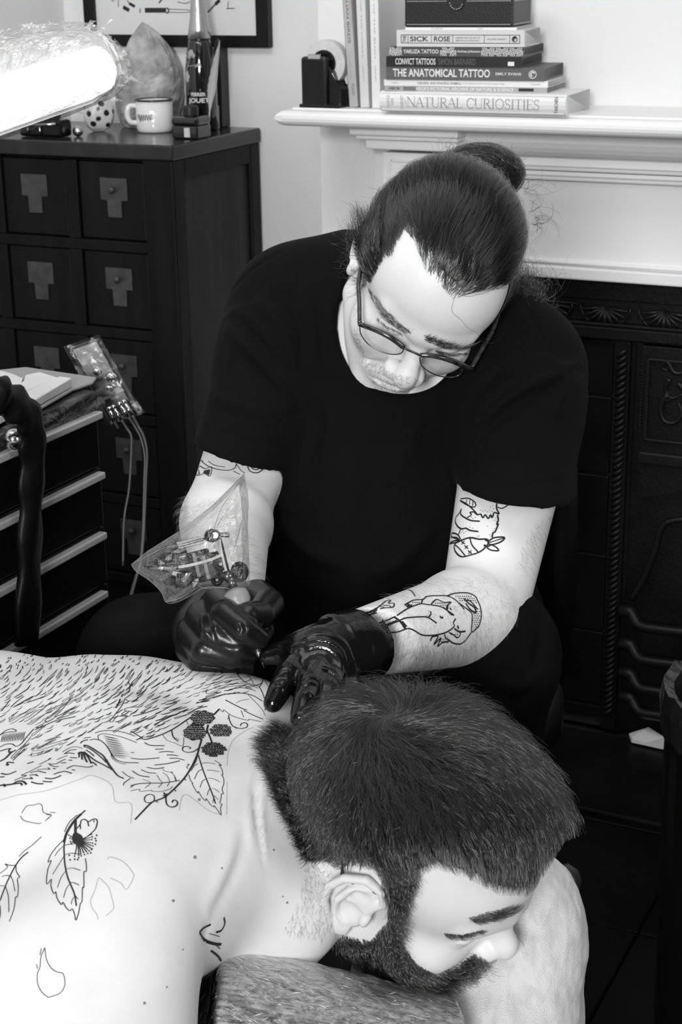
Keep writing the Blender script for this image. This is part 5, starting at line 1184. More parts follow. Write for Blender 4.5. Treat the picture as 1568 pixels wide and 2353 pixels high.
# the bun: coils of hair round a knot
bn = []
for i in range(5200):
    ax = unit(rng.normal(0, 1, 3)*np.array([.5, .5, 1.0])); a = unit(np.cross(ax, rng.normal(0, 1, 3))); b = np.cross(ax, a); r = rng.uniform(.74, 1.05); t0 = rng.uniform(0, 6.28)
    sq = np.array([1.5, 1.0, 1.0]); arc = rng.uniform(1.0, 2.6)
    bn.append([BUN+(a*math.cos(t0+arc*u)+b*math.sin(t0+arc*u))*.034*r*sq*(1+.05*math.sin(3*u+i)) for u in np.linspace(0, 1, 10)])
all_.append(np.array(bn))
# stray hairs and curls
def strays(px_lo, px_hi, depth, n_, length, curl, d0, sp=.6):
    out = []
    for i in range(n_):
        t = rng.random(); x = px_lo[0]*(1-t)+px_hi[0]*t+rng.normal(0, 6); y = px_lo[1]*(1-t)+px_hi[1]*t+rng.normal(0, 6); p = AL(on_skull(((P(x, y, depth+rng.normal(0, .012))-T_A)@R_A)[None], 6)+0)[0]
        d = unit(RIGHT*d0[0]-UP*d0[1]+rng.normal(0, sp, 3)*.7); ax = unit(rng.normal(0, 1, 3)); L = length*rng.uniform(.4, 1.2); s = [p]; k = curl*rng.uniform(.3, 1.5)
        for j in range(1, 10): d = unit(d+np.cross(ax, d)*k/9*1.0-np.array([0, 0, .03])); s.append(s[-1]+d*L/9)
        out.append(s)
    return np.array(out)
all_ += [strays((1175, 640), (1215, 690), 1.93, 900, .07, 6.5, (.5, .6), .9), strays((1150, 720), (1185, 770), 1.90, 450, .05, 5.5, (.3, .8), .9), strays((850, 500), (850, 600), 1.88, 150, .045, 3.5, (-1, .0), .6),
         strays((960, 400), (860, 480), 1.90, 120, .045, 2.5, (-.8, -.3), .6), strays((1020, 360), (1190, 380), 1.94, 130, .03, 3, (.1, -1), .8), strays((1230, 520), (1200, 430), 1.93, 70, .045, 2.5, (.9, -.1), .6), strays((840, 620), (846, 660), 1.84, 90, .03, 3.0, (-.4, .8), .5)]
S_ = np.vstack([a if a.shape[1] == 10 else a for a in all_])
hair_object('hair', S_, M_hairA, artist, .00016, .00007)
cap_mesh('scalp', .0005, lambda g: test_a(g, faceA, 26), T_A, R_A, artist, M_scalp)
bm = BM(); bmesh.ops.create_uvsphere(bm, u_segments=24, v_segments=16, radius=.029, matrix=Matrix.Translation(Vector(BUN)) @ Matrix.Diagonal((1.4, 1, .98, 1))); obj('hair_bun', bm, M_scalp, artist, smooth=True)
brA = np.vstack([surf_hair(bh_a, [(848, 674), (855, 672), (885, 711), (930, 752), (950, 768), (938, 770), (900, 745), (868, 712)], 620, lambda x, y: (-.6, -.75) if False else (-.45, -.8), .007, .2, 5, .1, .3),
                 surf_hair(bh_a, [(972, 770), (1010, 785), (1060, 798), (1105, 782), (1108, 790), (1062, 808), (1010, 800), (975, 784)], 620, lambda x, y: (.8, -.5), .009, .25, 5, .1, .35)])
hair_object('eyebrow', brA, M_hairA, artist, .00012, .00005)
la = np.vstack([surf_hair(bh_a, [(868, 728), (890, 748), (922, 764), (921, 767), (888, 752), (866, 732)], 190, lambda x, y: (.7, .8), .004, .6, 5, .1, .3), surf_hair(bh_a, [(1000, 803), (1040, 812), (1075, 810), (1074, 814), (1038, 817), (1000, 808)], 190, lambda x, y: (.8, .4), .004, .6, 5, .1, .3)])
hair_object('eyelashes', la, M_hairA, artist, .00012, .00005)
stub = np.vstack([surf_hair(bh_a, [(845, 845), (880, 870), (960, 885), (1000, 880), (960, 905), (900, 920), (860, 890)], 550, lambda x, y: (-.1, 1), .0022, .5, 3, .1, .5), surf_hair(bh_a, [(838, 835), (870, 832), (905, 856), (960, 868), (975, 885), (930, 880), (890, 862), (850, 850)], 330, lambda x, y: (-.2, 1), .0026, .4, 3, .1, .4),
                  surf_hair(bh_a, [(815, 700), (830, 720), (830, 790), (850, 850), (835, 840), (815, 780)], 300, lambda x, y: (0, 1), .002, .4, 3, .1, .4)])
hair_object('stubble', stub, M_fine, artist, .00008, .00005)
# forearm hair
arms = np.vstack([surf_hair(ba_, [(1020, 1330), (1110, 1330), (1180, 1340), (1190, 1420), (1120, 1500), (960, 1545), (845, 1545), (830, 1490), (790, 1440), (900, 1370)], 1500, lambda x, y: (-.75, .8), .011, .35, 5, .25, .45),
                  surf_hair(ba_, [(1100, 1480), (1000, 1535), (850, 1550), (848, 1510), (980, 1480)], 500, lambda x, y: (-.5, 1), .013, .45, 5, .25, .4),
                  surf_hair(ba_, [(1180, 1300), (1225, 1200), (1270, 1180), (1210, 1330)], 180, lambda x, y: (.2, .9), .008, .35, 5, .2, .4),
                  surf_hair(ba_, [(425, 1140), (520, 1150), (600, 1280), (600, 1340), (430, 1220)], 600, lambda x, y: (.35, 1), .011, .35, 5, .25, .5), surf_hair(ba_, [(412, 1170), (430, 1120), (440, 1200), (430, 1260)], 160, lambda x, y: (-.5, 1), .012, .6, 5, .2, .4)])
hair_object('arm_hair', arms, M_fine, artist, .00006, .00003)
# ================================================================ line tattoos, laid on the skin as fine inked strips
class Sheet:
    def __init__(s, bvh, k, ox, oy, gain=1.0): s.gain = gain; s.b, s.k, s.ox, s.oy = bvh, k, ox, oy; s.bm = BM(); s.faint = BM()
    def __call__(s, pts, w=2.0, taper=False, n=4, faint=False):
        ink(s.faint if faint else s.bm, s.b, [(x/s.k+s.ox, y/s.k+s.oy) for x, y in pts], w*s.gain, n=n, taper=taper)
    def fill(s, pts): ink_fill(s.bm, s.b, [(x/s.k+s.ox, y/s.k+s.oy) for x, y in pts])
    def dot(s, x, y, r, n=8, ry=None): s.fill([(x+r*math.cos(a), y+(ry or r)*math.sin(a)) for a in np.linspace(0, 2*math.pi, n, endpoint=False)])
    def done(s, name, parent, label, kind=None):
        for b, m, nm in ((s.bm, M_ink2, name), (s.faint, M_sten, 'stencil_lines')):
            if len(b.verts): 
                me = bpy.data.meshes.new(nm); b.to_mesh(me); o = finish(nm, me, m, parent, label=label if b is s.bm else 'faint pale stencil lines'); o['kind'] = 'stuff'
            b.free()
# --- back: animal fur
B = Sheet(bc_, 1, 0, 0)
fur = [(-10, 1520), (60, 1500), (180, 1496), (300, 1508), (420, 1522), (470, 1538), (560, 1546), (600, 1575), (560, 1592), (500, 1600), (455, 1635), (400, 1668), (350, 1690), (325, 1698), (260, 1672), (232, 1675), (190, 1700), (150, 1715), (85, 1740), (40, 1735), (70, 1690), (60, 1670), (0, 1665)]
ear_hole = [(215, 1690), (222, 1680), (262, 1682), (330, 1705), (330, 1760), (270, 1755), (240, 1720)]
yy_ = 1500
row = 0
while yy_ < 1745:
    step = 7.5 if yy_ < 1540 else 11.5; xx_ = -10+(row % 2)*11
    while xx_ < 600:
        x, y = xx_+rnd.uniform(-6, 6), yy_+rnd.uniform(-5, 5); xx_ += rnd.uniform(15, 23)
        q = np.array([[x, y]])
        if not in_poly(q, fur)[0] or in_poly(q, ear_hole)[0] or rnd.random() < .1: continue
        t = np.clip((y-1500)/120, 0, 1); r = np.clip((x-330)/230, 0, 1)
        ang = (62-34*t)*(1-r)+(24-22*t)*r+rnd.uniform(-7, 7)
        if y < 1545 and x < 240: ang = 70+rnd.uniform(-25, 15)
        L = rnd.uniform(13, 33)*(.55 if y < 1545 else 1); a = math.radians(ang); dx, dy = math.cos(a), -math.sin(a); sq = .5 if y < 1530 else 1
        cv = rnd.uniform(1.0, 4.0); nx, ny = -dy, dx
        p = [(x-dx*L/2, y-dy*L/2*sq), (x+nx*cv*.6, y+ny*cv*.6), (x+dx*L/2, y+dy*L/2*sq)]
        w_ = rnd.choice([1.6, 2.1, 2.8, 3.4]); ty = rnd.random()
        if ty < .22:                                     # a lock: two lines joined in a hairpin
            g = rnd.uniform(2.2, 4.0); B([(x+dx*L*.6, y+dy*L*.6*sq), (x-dx*L*.4, y-dy*L*.4*sq), (x-dx*L*.55+nx*g*.5, y-dy*L*.55*sq+ny*g*.5), (x-dx*L*.4+nx*g, y-dy*L*.4*sq+ny*g), (x+dx*L*.45+nx*g*.4, y+dy*L*.45*sq+ny*g*.4)], 1.3, n=4)
        else: B(p, w_, taper=True, n=3)
    yy_ += step; row += 1
C1 = Sheet(bc_, 4.9, 0, 1490); C1.bm.free(); C1.bm = B.bm; C1.faint.free(); C1.faint = B.faint
for p, w_ in (([(1110, 1030), (1105, 985), (1160, 965), (1260, 975), (1400, 1010), (1540, 1065)], 1.8), ([(1070, 955), (1160, 930), (1300, 930), (1420, 955), (1520, 990)], 2.2), ([(1010, 1035), (1070, 1025), (1140, 1045), (1200, 1100), (1250, 1180), (1300, 1250), (1400, 1285), (1560, 1290)], 2.6),
    ([(1250, 1180), (1265, 1240), (1340, 1290), (1420, 1308)], 1.6), ([(950, 1110), (955, 1092), (1010, 1110), (1090, 1160), (1160, 1210), (1200, 1270), (1250, 1340), (1320, 1430), (1395, 1468)], 4.5), ([(950, 1110), (1000, 1125), (1080, 1180), (1150, 1240), (1200, 1290)], 3.2),
    ([(945, 1165), (1000, 1210), (1080, 1270), (1160, 1310), (1230, 1350)], 4.2), ([(970, 1145), (1020, 1180), (1060, 1215)], 3), ([(1040, 1280), (1090, 1320)], 4), ([(1190, 1250), (1230, 1320), (1260, 1370)], 6),
    ([(960, 1180), (1000, 1240), (1030, 1300)], 4.5), ([(940, 1170), (955, 1230), (980, 1285)], 4.5), ([(925, 1165), (922, 1210), (925, 1255)], 4.2), ([(910, 1165), (895, 1195), (888, 1230)], 3.6), ([(890, 1170), (878, 1195)], 2.6),
    ([(905, 1070), (935, 1045), (990, 1030)], 3.2), ([(945, 1015), (980, 1006), (1025, 1004)], 2.4), ([(750, 1358), (820, 1325), (900, 1330), (990, 1340), (1050, 1325)], 3.0), ([(605, 1420), (680, 1395), (740, 1388), (810, 1410)], 3.6), ([(505, 1462), (580, 1470), (640, 1455), (688, 1432)], 3.4), ([(480, 1497), (540, 1504), (590, 1502)], 3.4), ([(350, 1505), (420, 1525), (490, 1527)], 3.6),
    ([(700, 1170), (780, 1125), (850, 1110), (930, 1128)], 1.8), ([(730, 1185), (790, 1150), (860, 1140)], 2.6), ([(720, 1190), (780, 1180), (840, 1188)], 3), ([(640, 1255), (700, 1230), (760, 1210)], 2), ([(440, 1310), (520, 1270), (570, 1245), (545, 1250), (580, 1235)], 2.2), ([(540, 1300), (620, 1305), (690, 1270), (740, 1250)], 2.6), ([(555, 1310), (600, 1330), (660, 1335)], 2.6),
    ([(240, 1430), (330, 1390), (400, 1355), (470, 1320)], 2.2), ([(340, 1402), (420, 1385), (500, 1400), (520, 1402)], 3), ([(420, 1370), (500, 1360), (560, 1365), (540, 1345)], 2.4), ([(160, 1490), (230, 1460), (300, 1435), (240, 1432)], 2.6), ([(330, 1430), (390, 1425), (430, 1440), (400, 1420)], 3), ([(250, 1472), (320, 1468), (370, 1470), (340, 1450)], 2.6),
    ([(0, 1545), (60, 1540), (140, 1530), (200, 1500), (260, 1500), (300, 1535)], 5), ([(40, 1530), (60, 1560)], 5), ([(150, 1530), (230, 1520), (250, 1545)], 4.5), ([(10, 1410), (90, 1420), (185, 1385)], 4), ([(0, 1450), (50, 1448)], 4), ([(305, 1300), (380, 1278)], 4), ([(685, 1292), (745, 1290)], 3.6), ([(770, 1262), (815, 1262)], 3.4), ([(790, 1230), (868, 1236)], 3.4), ([(595, 1355), (630, 1358)], 4), ([(808, 1368), (846, 1375)], 3.6),
    # eye and brow at the left
    ([(0, 980), (60, 930), (130, 908), (180, 925), (170, 940), (90, 945), (0, 972)], 2.4), ([(0, 1112), (70, 1080), (140, 1080), (180, 1105), (240, 1075), (300, 1000), (380, 910)], 2.6), ([(0, 1160), (60, 1140), (120, 1130), (100, 1150), (115, 1180), (180, 1145)], 3.6), ([(0, 1275), (60, 1240), (110, 1190), (130, 1160)], 5), ([(125, 1230), (200, 1150), (280, 1080), (350, 995)], 1.8), ([(145, 1265), (200, 1210), (280, 1130)], 2.6), ([(125, 1230), (140, 1240), (210, 1170), (290, 1080)], 1.6),
    ([(65, 1310), (95, 1318), (80, 1285), (160, 1290)], 4), ([(360, 1140), (400, 1120), (560, 1080), (700, 1040), (840, 990)], 1.8), ([(360, 1155), (440, 1150), (600, 1100), (700, 1060)], 1.6), ([(350, 1215), (360, 1195), (450, 1175), (590, 1135)], 1.8), ([(355, 1218), (450, 1200), (560, 1150)], 1.6), ([(505, 1050), (590, 1015), (680, 1000)], 2.4),
    # long flowing locks
    ([(395, 898), (520, 830), (505, 815), (620, 720), (720, 640), (830, 550)], 2), ([(400, 895), (470, 885), (620, 820), (850, 770)], 3), ([(610, 775), (700, 690), (800, 555)], 1.8), ([(620, 775), (740, 720), (860, 650)], 2.2), ([(630, 800), (760, 760), (900, 705)], 2.2), ([(270, 830), (330, 800), (440, 720), (580, 600)], 1.8), ([(300, 855), (360, 850), (470, 770), (640, 645)], 1.8), ([(275, 790), (330, 770), (420, 700), (490, 690)], 1.8),
    ([(20, 705), (100, 600), (115, 580)], 2.2), ([(120, 665), (190, 600), (270, 540)], 2.4), ([(150, 665), (280, 590), (370, 540)], 2.6), ([(310, 610), (400, 580), (490, 545)], 3.4), ([(1230, 830), (1270, 825), (1320, 770), (1440, 765), (1370, 745), (1420, 710), (1490, 715), (1400, 700), (1440, 670), (1560, 660)], 1.8), ([(1230, 825), (1300, 740), (1370, 650), (1410, 575), (1450, 595), (1560, 590)], 2.0), ([(1305, 672), (1335, 620), (1355, 570)], 3.6), ([(1368, 552), (1378, 515)], 2.6), ([(1440, 375), (1465, 430), (1448, 500)], 2), ([(1465, 430), (1490, 380), (1560, 320)], 1.8),
    ([(1375, 1388), (1440, 1440), (1510, 1465)], 2.2), ([(1390, 1545), (1400, 1515), (1470, 1465)], 2)): C1(p, w_)
for i in range(15): x = 10+i*18; C1([(x, 1058-i*1.5), (x+10, 1015-i*3), (x+26, 968-i*2.2)], 1.8, taper=True)
for i in range(9): x = 1170+i*9; y = 985+i*27; C1([(x, y), (x+90, y+22-i*1.5), (x+150+10*i, y+36-i*2)], 1.8, taper=True); C1([(x+6, y+12), (x+110, y+30), (x+180, y+40)], 1.5, taper=True)
# --- blackberry branch, leaves and tendrils
C2 = Sheet(bc_, 3.92, 300, 1490); C2.bm.free(); C2.bm = B.bm; C2.faint.free(); C2.faint = B.faint
HL = BM()
def berry_solid(cx, cy, rx, ry, seed):
    """dark berry: inked lobes with a bare crescent left on every drupelet"""
    r_ = random.Random(seed); n = 34
    C2.fill([(cx+rx*(1+.07*math.sin(a*9+seed))*math.cos(a), cy+ry*(1+.09*math.sin(a*8))*math.sin(a)) for a in np.linspace(0, 2*math.pi, n, endpoint=False)])
    yv = -ry*.8; ro = 0
    while yv < ry*.95:
        hw = rx*math.sqrt(max(0, 1-(yv/ry)**2))*.93; xv = -hw+(ro % 2)*12
        while xv < hw:
            x, y = cx+xv+r_.uniform(-3, 3), cy+yv+r_.uniform(-2, 2); k = r_.uniform(.75, 1.1)
            ink(HL, bc_, [((x+a)/3.92+300, (y+b)/3.92+1490) for a, b in ((-10*k, 1), (-5*k, 6*k), (0, 7.5*k), (5*k, 6*k), (10*k, 1))], 1.7*k, lift=.0006, n=2, taper=True); xv += 25
        yv += 17; ro += 1
def berry_open(cx, cy, rx, ry, seed, w):
    r_ = random.Random(seed); yv = -ry*.85; ro = 0
    while yv < ry:
        hw = rx*math.sqrt(max(0, 1-(yv/ry)**2)); xv = -hw+(ro % 2)*11
        while xv < hw:
            x, y = cx+xv+r_.uniform(-3, 3), cy+yv+r_.uniform(-2, 2)
            C2([(x-11, y-5), (x-8, y+4), (x, y+7), (x+8, y+4), (x+11, y-5)], w*r_.uniform(.7, 1.2), n=2); C2([(x-7, y-8), (x, y-5), (x+7, y-9)], w*r_.uniform(.8, 1.6), n=2); xv += 24
        yv += 18; ro += 1
berry_solid(650, 625, 108, 62, 1); berry_solid(580, 760, 105, 68, 2); berry_open(815, 745, 95, 58, 3, 2.4); berry_open(750, 912, 102, 60, 4, 3.2); berry_open(600, 700, 60, 30, 5, 3)
for p, w_ in (([(750, 600), (800, 548)], 4.2), ([(700, 690), (690, 740), (715, 800), (735, 855)], 4.4), ([(640, 820), (620, 890), (600, 960), (560, 1050), (500, 1150), (440, 1220), (380, 1280), (310, 1340), (240, 1370), (190, 1390), (120, 1460), (40, 1545)], 4.2), ([(610, 960), (640, 1060), (680, 1170), (720, 1270), (750, 1350), (765, 1400)], 3.0), ([(600, 975), (580, 1030), (530, 1100)], 3.4),
    ([(612, 900), (570, 930), (510, 938), (470, 920), (475, 890), (510, 885), (540, 895), (530, 908)], 2.6), ([(885, 600), (890, 640), (920, 700), (980, 722), (1040, 715), (1055, 690), (1035, 672), (1000, 678), (990, 700)], 2.4), ([(870, 635), (895, 630)], 2), ([(940, 705), (955, 725)], 2),
    ([(325, 1310), (318, 1360), (330, 1410), (370, 1432), (410, 1420), (424, 1395), (410, 1372), (385, 1370), (375, 1390)], 3.6), ([(210, 1380), (215, 1340), (190, 1318), (150, 1322), (125, 1350), (135, 1385), (175, 1392), (210, 1380)], 2.6), ([(300, 1300), (310, 1325), (290, 1330)], 4), ([(395, 1275), (412, 1290)], 3), ([(480, 1170), (500, 1190)], 3), ([(230, 1375), (245, 1392)], 2.6),
    # right leaf
    ([(525, 1140), (540, 1190), (560, 1215), (555, 1220), (575, 1260), (605, 1305), (612, 1290), (640, 1340), (675, 1375), (682, 1355), (720, 1410), (750, 1430), (752, 1418), (785, 1460), (815, 1505), (810, 1440), (825, 1405), (805, 1398), (815, 1350), (820, 1310), (838, 1312), (825, 1270), (840, 1220), (838, 1170), (820, 1140), (832, 1138), (820, 1085), (795, 1050), (820, 1058), (790, 1030), (755, 1010)], 1.8),
    ([(650, 1090), (610, 1110), (575, 1180)], 1.5), ([(690, 1175), (650, 1195), (625, 1255)], 1.5), ([(715, 1262), (700, 1290), (690, 1325)], 1.5), ([(640, 1035), (700, 1032), (765, 1042)], 1.5), ([(685, 1098), (740, 1100), (800, 1112)], 1.5), ([(695, 1170), (750, 1178), (805, 1205)], 1.5), ([(735, 1262), (770, 1275), (800, 1300)], 1.5), ([(750, 1325), (790, 1365)], 1.5), ([(750, 1340), (742, 1390)], 1.5), ([(545, 1105), (575, 1060), (610, 1040)], 1.5),
    # left leaf
    ([(445, 1190), (360, 1205), (270, 1215), (180, 1215), (80, 1220), (0, 1240)], 2.6), ([(0, 1285), (80, 1270), (85, 1290), (190, 1280), (195, 1290), (280, 1290), (350, 1270), (380, 1245)], 1.5), ([(285, 1090), (320, 1110), (380, 1120), (365, 1115), (395, 1150), (415, 1195)], 1.5), ([(235, 1140), (260, 1180), (285, 1210)], 1.4), ([(290, 1120), (330, 1150), (355, 1205)], 1.4), ([(350, 1210), (330, 1245)], 1.4), ([(285, 1218), (250, 1255)], 1.4), ([(110, 1180), (180, 1212), (130, 1260)], 1.4), ([(40, 1225), (0, 1255)], 1.8),
    ([(395, 1160), (410, 1200)], 1.4), ([(505, 1050), (530, 1045), (505, 1075), (520, 1085)], 1.6),
    # upper right leaves and bud
    ([(855, 465), (920, 500), (1000, 540), (1050, 558)], 2.4), ([(1020, 560), (1100, 600), (1195, 640)], 2.2), ([(800, 545), (835, 575), (840, 555), (900, 600), (960, 625), (1060, 650), (1070, 640), (1180, 662)], 1.4), ([(1060, 420), (1100, 460), (1150, 510), (1190, 560), (1215, 610)], 1.2), ([(950, 495), (1000, 470), (1070, 460)], 1.2), ([(995, 560), (1020, 620)], 1.4),
    ([(960, 225), (985, 265), (1040, 310), (1110, 330), (1160, 350), (1195, 420), (1215, 500), (1212, 560)], 2.2), ([(1160, 350), (1185, 310), (1190, 270), (1160, 230)], 2), ([(960, 225), (1020, 205), (1110, 195), (1200, 200), (1300, 215)], 1.4), ([(1040, 230), (1080, 270), (1110, 325)], 1.2), ([(1090, 230), (1125, 280)], 1.2), ([(1200, 260), (1260, 310)], 1.4), ([(1210, 290), (1240, 345)], 1.4),
    ([(0, 745), (90, 800), (130, 822), (260, 785), (380, 730), (500, 650), (560, 610)], 3.0), ([(370, 740), (385, 800), (430, 840)], 3.2), ([(290, 780), (330, 830), (400, 855), (470, 880), (480, 800)], 1.4), ([(385, 800), (440, 825)], 1.6), ([(500, 650), (520, 690)], 1.6),
    ([(590, 498), (700, 460), (790, 430), (900, 408), (1010, 405), (1110, 430), (1190, 478)], 2.2), ([(685, 410), (690, 385), (800, 345), (920, 320), (1050, 325), (1150, 360)], 1.5), ([(690, 412), (780, 380), (900, 345), (1030, 340), (1130, 390)], 1.3), ([(750, 335), (850, 300), (980, 280)], 2.2), ([(890, 372), (1000, 355), (1090, 372)], 2), ([(530, 582), (600, 545), (690, 522)], 2.6), ([(20, 612), (130, 585), (255, 540)], 2.6), ([(210, 690), (330, 630), (520, 545)], 2.2), ([(215, 698), (300, 640), (365, 608)], 2), ([(20, 690), (200, 610), (420, 490)], 1.6),
    ([(15, 1105), (80, 1145), (170, 1160)], 3), ([(95, 1095), (160, 1120), (230, 1126)], 2.4), ([(145, 1072), (220, 1085), (305, 1076)], 2.6), ([(215, 1052), (330, 1040), (445, 1014)], 2.6), ([(350, 992), (420, 992), (488, 1010)], 2.4), ([(325, 962), (380, 962), (430, 970)], 2.6), ([(255, 938), (320, 930), (390, 936)], 2.4), ([(125, 850), (180, 875), (305, 878)], 2.8), ([(220, 910), (298, 908)], 2.4), ([(0, 940), (35, 940)], 2), ([(0, 990), (100, 1000), (260, 988)], 2.4)): C2(p, w_, n=4)
for q in ([(870, 1060), (872, 980), (890, 900), (930, 820), (1040, 740), (1110, 710)], [(440, 1460), (460, 1350), (520, 1325), (700, 1460), (815, 1500)], [(870, 1200), (866, 1500)]): C2(q, 1.3, faint=True)
# --- flower leaf, side leaf and petals
C3 = Sheet(bc_, 4.612, 0, 1780); C3.bm.free(); C3.bm = B.bm; C3.faint.free(); C3.faint = B.faint
for p, w_ in (([(905, 380), (850, 430), (790, 490), (730, 570), (695, 660), (680, 760), (682, 860), (690, 960), (715, 1080), (750, 1170), (790, 1270), (810, 1395)], 3.4), ([(860, 420), (790, 490), (735, 570), (700, 640), (680, 720)], 6), ([(800, 470), (800, 560), (800, 640)], 6), ([(820, 430), (750, 490), (710, 550), (685, 610)], 2.0),
    ([(800, 590), (850, 530), (860, 490), (895, 475), (940, 500), (985, 475), (1020, 475), (1032, 510), (1010, 580), (960, 630), (905, 675), (880, 690), (860, 650), (810, 620)], 2.8), ([(850, 535), (855, 580)], 2.6), ([(930, 500), (942, 550)], 2.8), ([(995, 480), (998, 510)], 2),
    ([(680, 690), (600, 770), (540, 850), (510, 930), (545, 912), (510, 1000), (495, 1100), (500, 1165), (545, 1110), (540, 1180), (570, 1265), (592, 1245), (605, 1310), (650, 1380), (668, 1355), (700, 1410), (740, 1445), (765, 1425), (790, 1480), (805, 1545), (835, 1460), (850, 1375), (870, 1340), (875, 1200), (890, 1195), (890, 1035), (915, 1030), (915, 950), (905, 890)], 2.2),
    ([(690, 850), (640, 930), (590, 1010), (560, 1060)], 1.8), ([(670, 760), (620, 810), (580, 865)], 1.8), ([(700, 1020), (650, 1090), (610, 1200)], 1.8), ([(735, 1165), (700, 1220), (675, 1305)], 1.8), ([(700, 1005), (770, 993), (855, 1018)], 1.8), ([(745, 1145), (790, 1150), (840, 1175)], 1.8), ([(795, 1290), (765, 1330), (757, 1380)], 1.6), ([(795, 1280), (830, 1325)], 1.6), ([(695, 850), (760, 835), (860, 850)], 1.8), ([(690, 750), (740, 740), (780, 740)], 2),
    ([(300, 822), (230, 880), (170, 960), (110, 1070), (60, 1180), (0, 1340)], 3.4), ([(440, 660), (340, 750), (260, 810), (200, 870)], 1.8), ([(170, 965), (100, 962), (55, 950), (80, 985), (0, 1050)], 1.8), ([(170, 960), (175, 1030), (210, 1090), (185, 1105), (195, 1200), (185, 1300), (165, 1300), (150, 1420), (100, 1560)], 2), ([(115, 1075), (140, 1140), (160, 1240)], 1.6), ([(60, 1190), (90, 1300), (95, 1460)], 1.8), ([(20, 1085), (60, 1070), (110, 1075)], 1.6), ([(0, 1180), (50, 1182)], 1.6), ([(0, 1390), (5, 1480), (-20, 1600)], 2)): C3(p, w_)
C3.fill([(770, 640), (800, 600), (830, 640), (862, 650), (868, 690), (880, 700), (850, 735), (790, 740), (765, 690)])
for a, L in ((200, 70), (175, 60), (160, 55), (215, 95), (100, 150), (85, 165), (75, 150), (62, 150), (50, 160), (40, 150), (28, 165), (18, 160), (8, 150), (-5, 140), (-15, 150), (-25, 150)):
    t = math.radians(a); x0, y0 = 820+40*math.cos(t), 700+35*math.sin(t); x1, y1 = 820+L*math.cos(t), 705+L*math.sin(t); C3([(x0, y0), ((x0+x1)/2+5, (y0+y1)/2+4), (x1, y1)], 2.6); C3.dot(x1+14*math.cos(t), y1+14*math.sin(t), 9, 6)
for x, y in ((1025, 645), (1012, 680), (1018, 705), (1012, 740), (970, 795), (963, 832), (745, 905), (793, 900), (825, 903), (735, 858)): C3.dot(x, y, 10, 6)
for q in ([(230, 410), (285, 335), (360, 325), (410, 310), (445, 330), (460, 400), (530, 425), (540, 440), (480, 492)], [(490, 425), (545, 435), (500, 470)], [(215, 440), (260, 490), (400, 520), (440, 512)], [(530, 403), (590, 405)]): C3(q, 1.5)
for q in ([(1030, 1130), (1050, 1095), (1090, 1130), (1150, 1190), (1180, 1290), (1205, 1390), (1190, 1440), (1120, 1500)], [(1030, 1140), (1010, 1220), (960, 1340), (985, 1430), (1025, 1480), (1040, 1540)], [(1140, 900), (1165, 875), (1300, 920), (1400, 1030), (1415, 1090), (1340, 1220), (1280, 1150), (1165, 1095)], [(0, 272), (200, 215), (500, 170), (850, 50), (980, 10), (1180, 110), (1225, 290), (1390, 310), (1385, 520)]): C3(q, 1.4, faint=True)
# petal near the bottom
C4 = Sheet(bc_, 1, 0, 0); C4.bm.free(); C4.bm = B.bm; C4.faint.free(); C4.faint = B.faint
for q in ([(103, 2178), (94, 2200), (92, 2222), (86, 2238), (87, 2262), (98, 2282), (112, 2292)], [(103, 2178), (107, 2205), (118, 2225), (132, 2234), (145, 2238), (149, 2262), (138, 2282), (112, 2292)], [(84, 2216), (86, 2226)], [(95, 2180), (92, 2195)]): C4(q, 1.6)
# leaf tattoo on the chest side
for q, w_ in (([(458, 2142), (470, 2160), (490, 2168), (508, 2170)], 7), ([(458, 2142), (468, 2132), (484, 2124)], 5), ([(514, 2108), (516, 2122), (508, 2138), (496, 2142)], 5), ([(484, 2184), (500, 2196), (508, 2208)], 5), ([(490, 2165), (505, 2180)], 2), ([(480, 2145), (505, 2152)], 1.5)): C4(q, w_)
MO = Sheet(bc_, 1, 0, 0)
for x, y, r in ((398, 2070, 4.5), (448, 1970, 5), (510, 1995, 3), (383, 2268, 3), (332, 2305, 4.5), (420, 2182, 2.5), (660, 2074, 3.5), (629, 1953, 3), (650, 2060, 2.5), (336, 1672, 5), (130, 1723, 5), (458, 1838, 4)): MO.dot(x, y, r*.8, 8)
me = bpy.data.meshes.new('moles'); MO.bm.to_mesh(me); MO.bm.free(); MO.faint.free(); o = finish('moles', me, mat('mole_brown_grey', .22, .6), client); o['kind'] = 'stuff'
me = bpy.data.meshes.new('bare_highlights'); HL.to_mesh(me); HL.free(); o = finish('bare_highlights', me, M_skin, client); o['kind'] = 'stuff'
B.done('back_tattoo', client, 'black line tattoo of fur, berries and leaves')

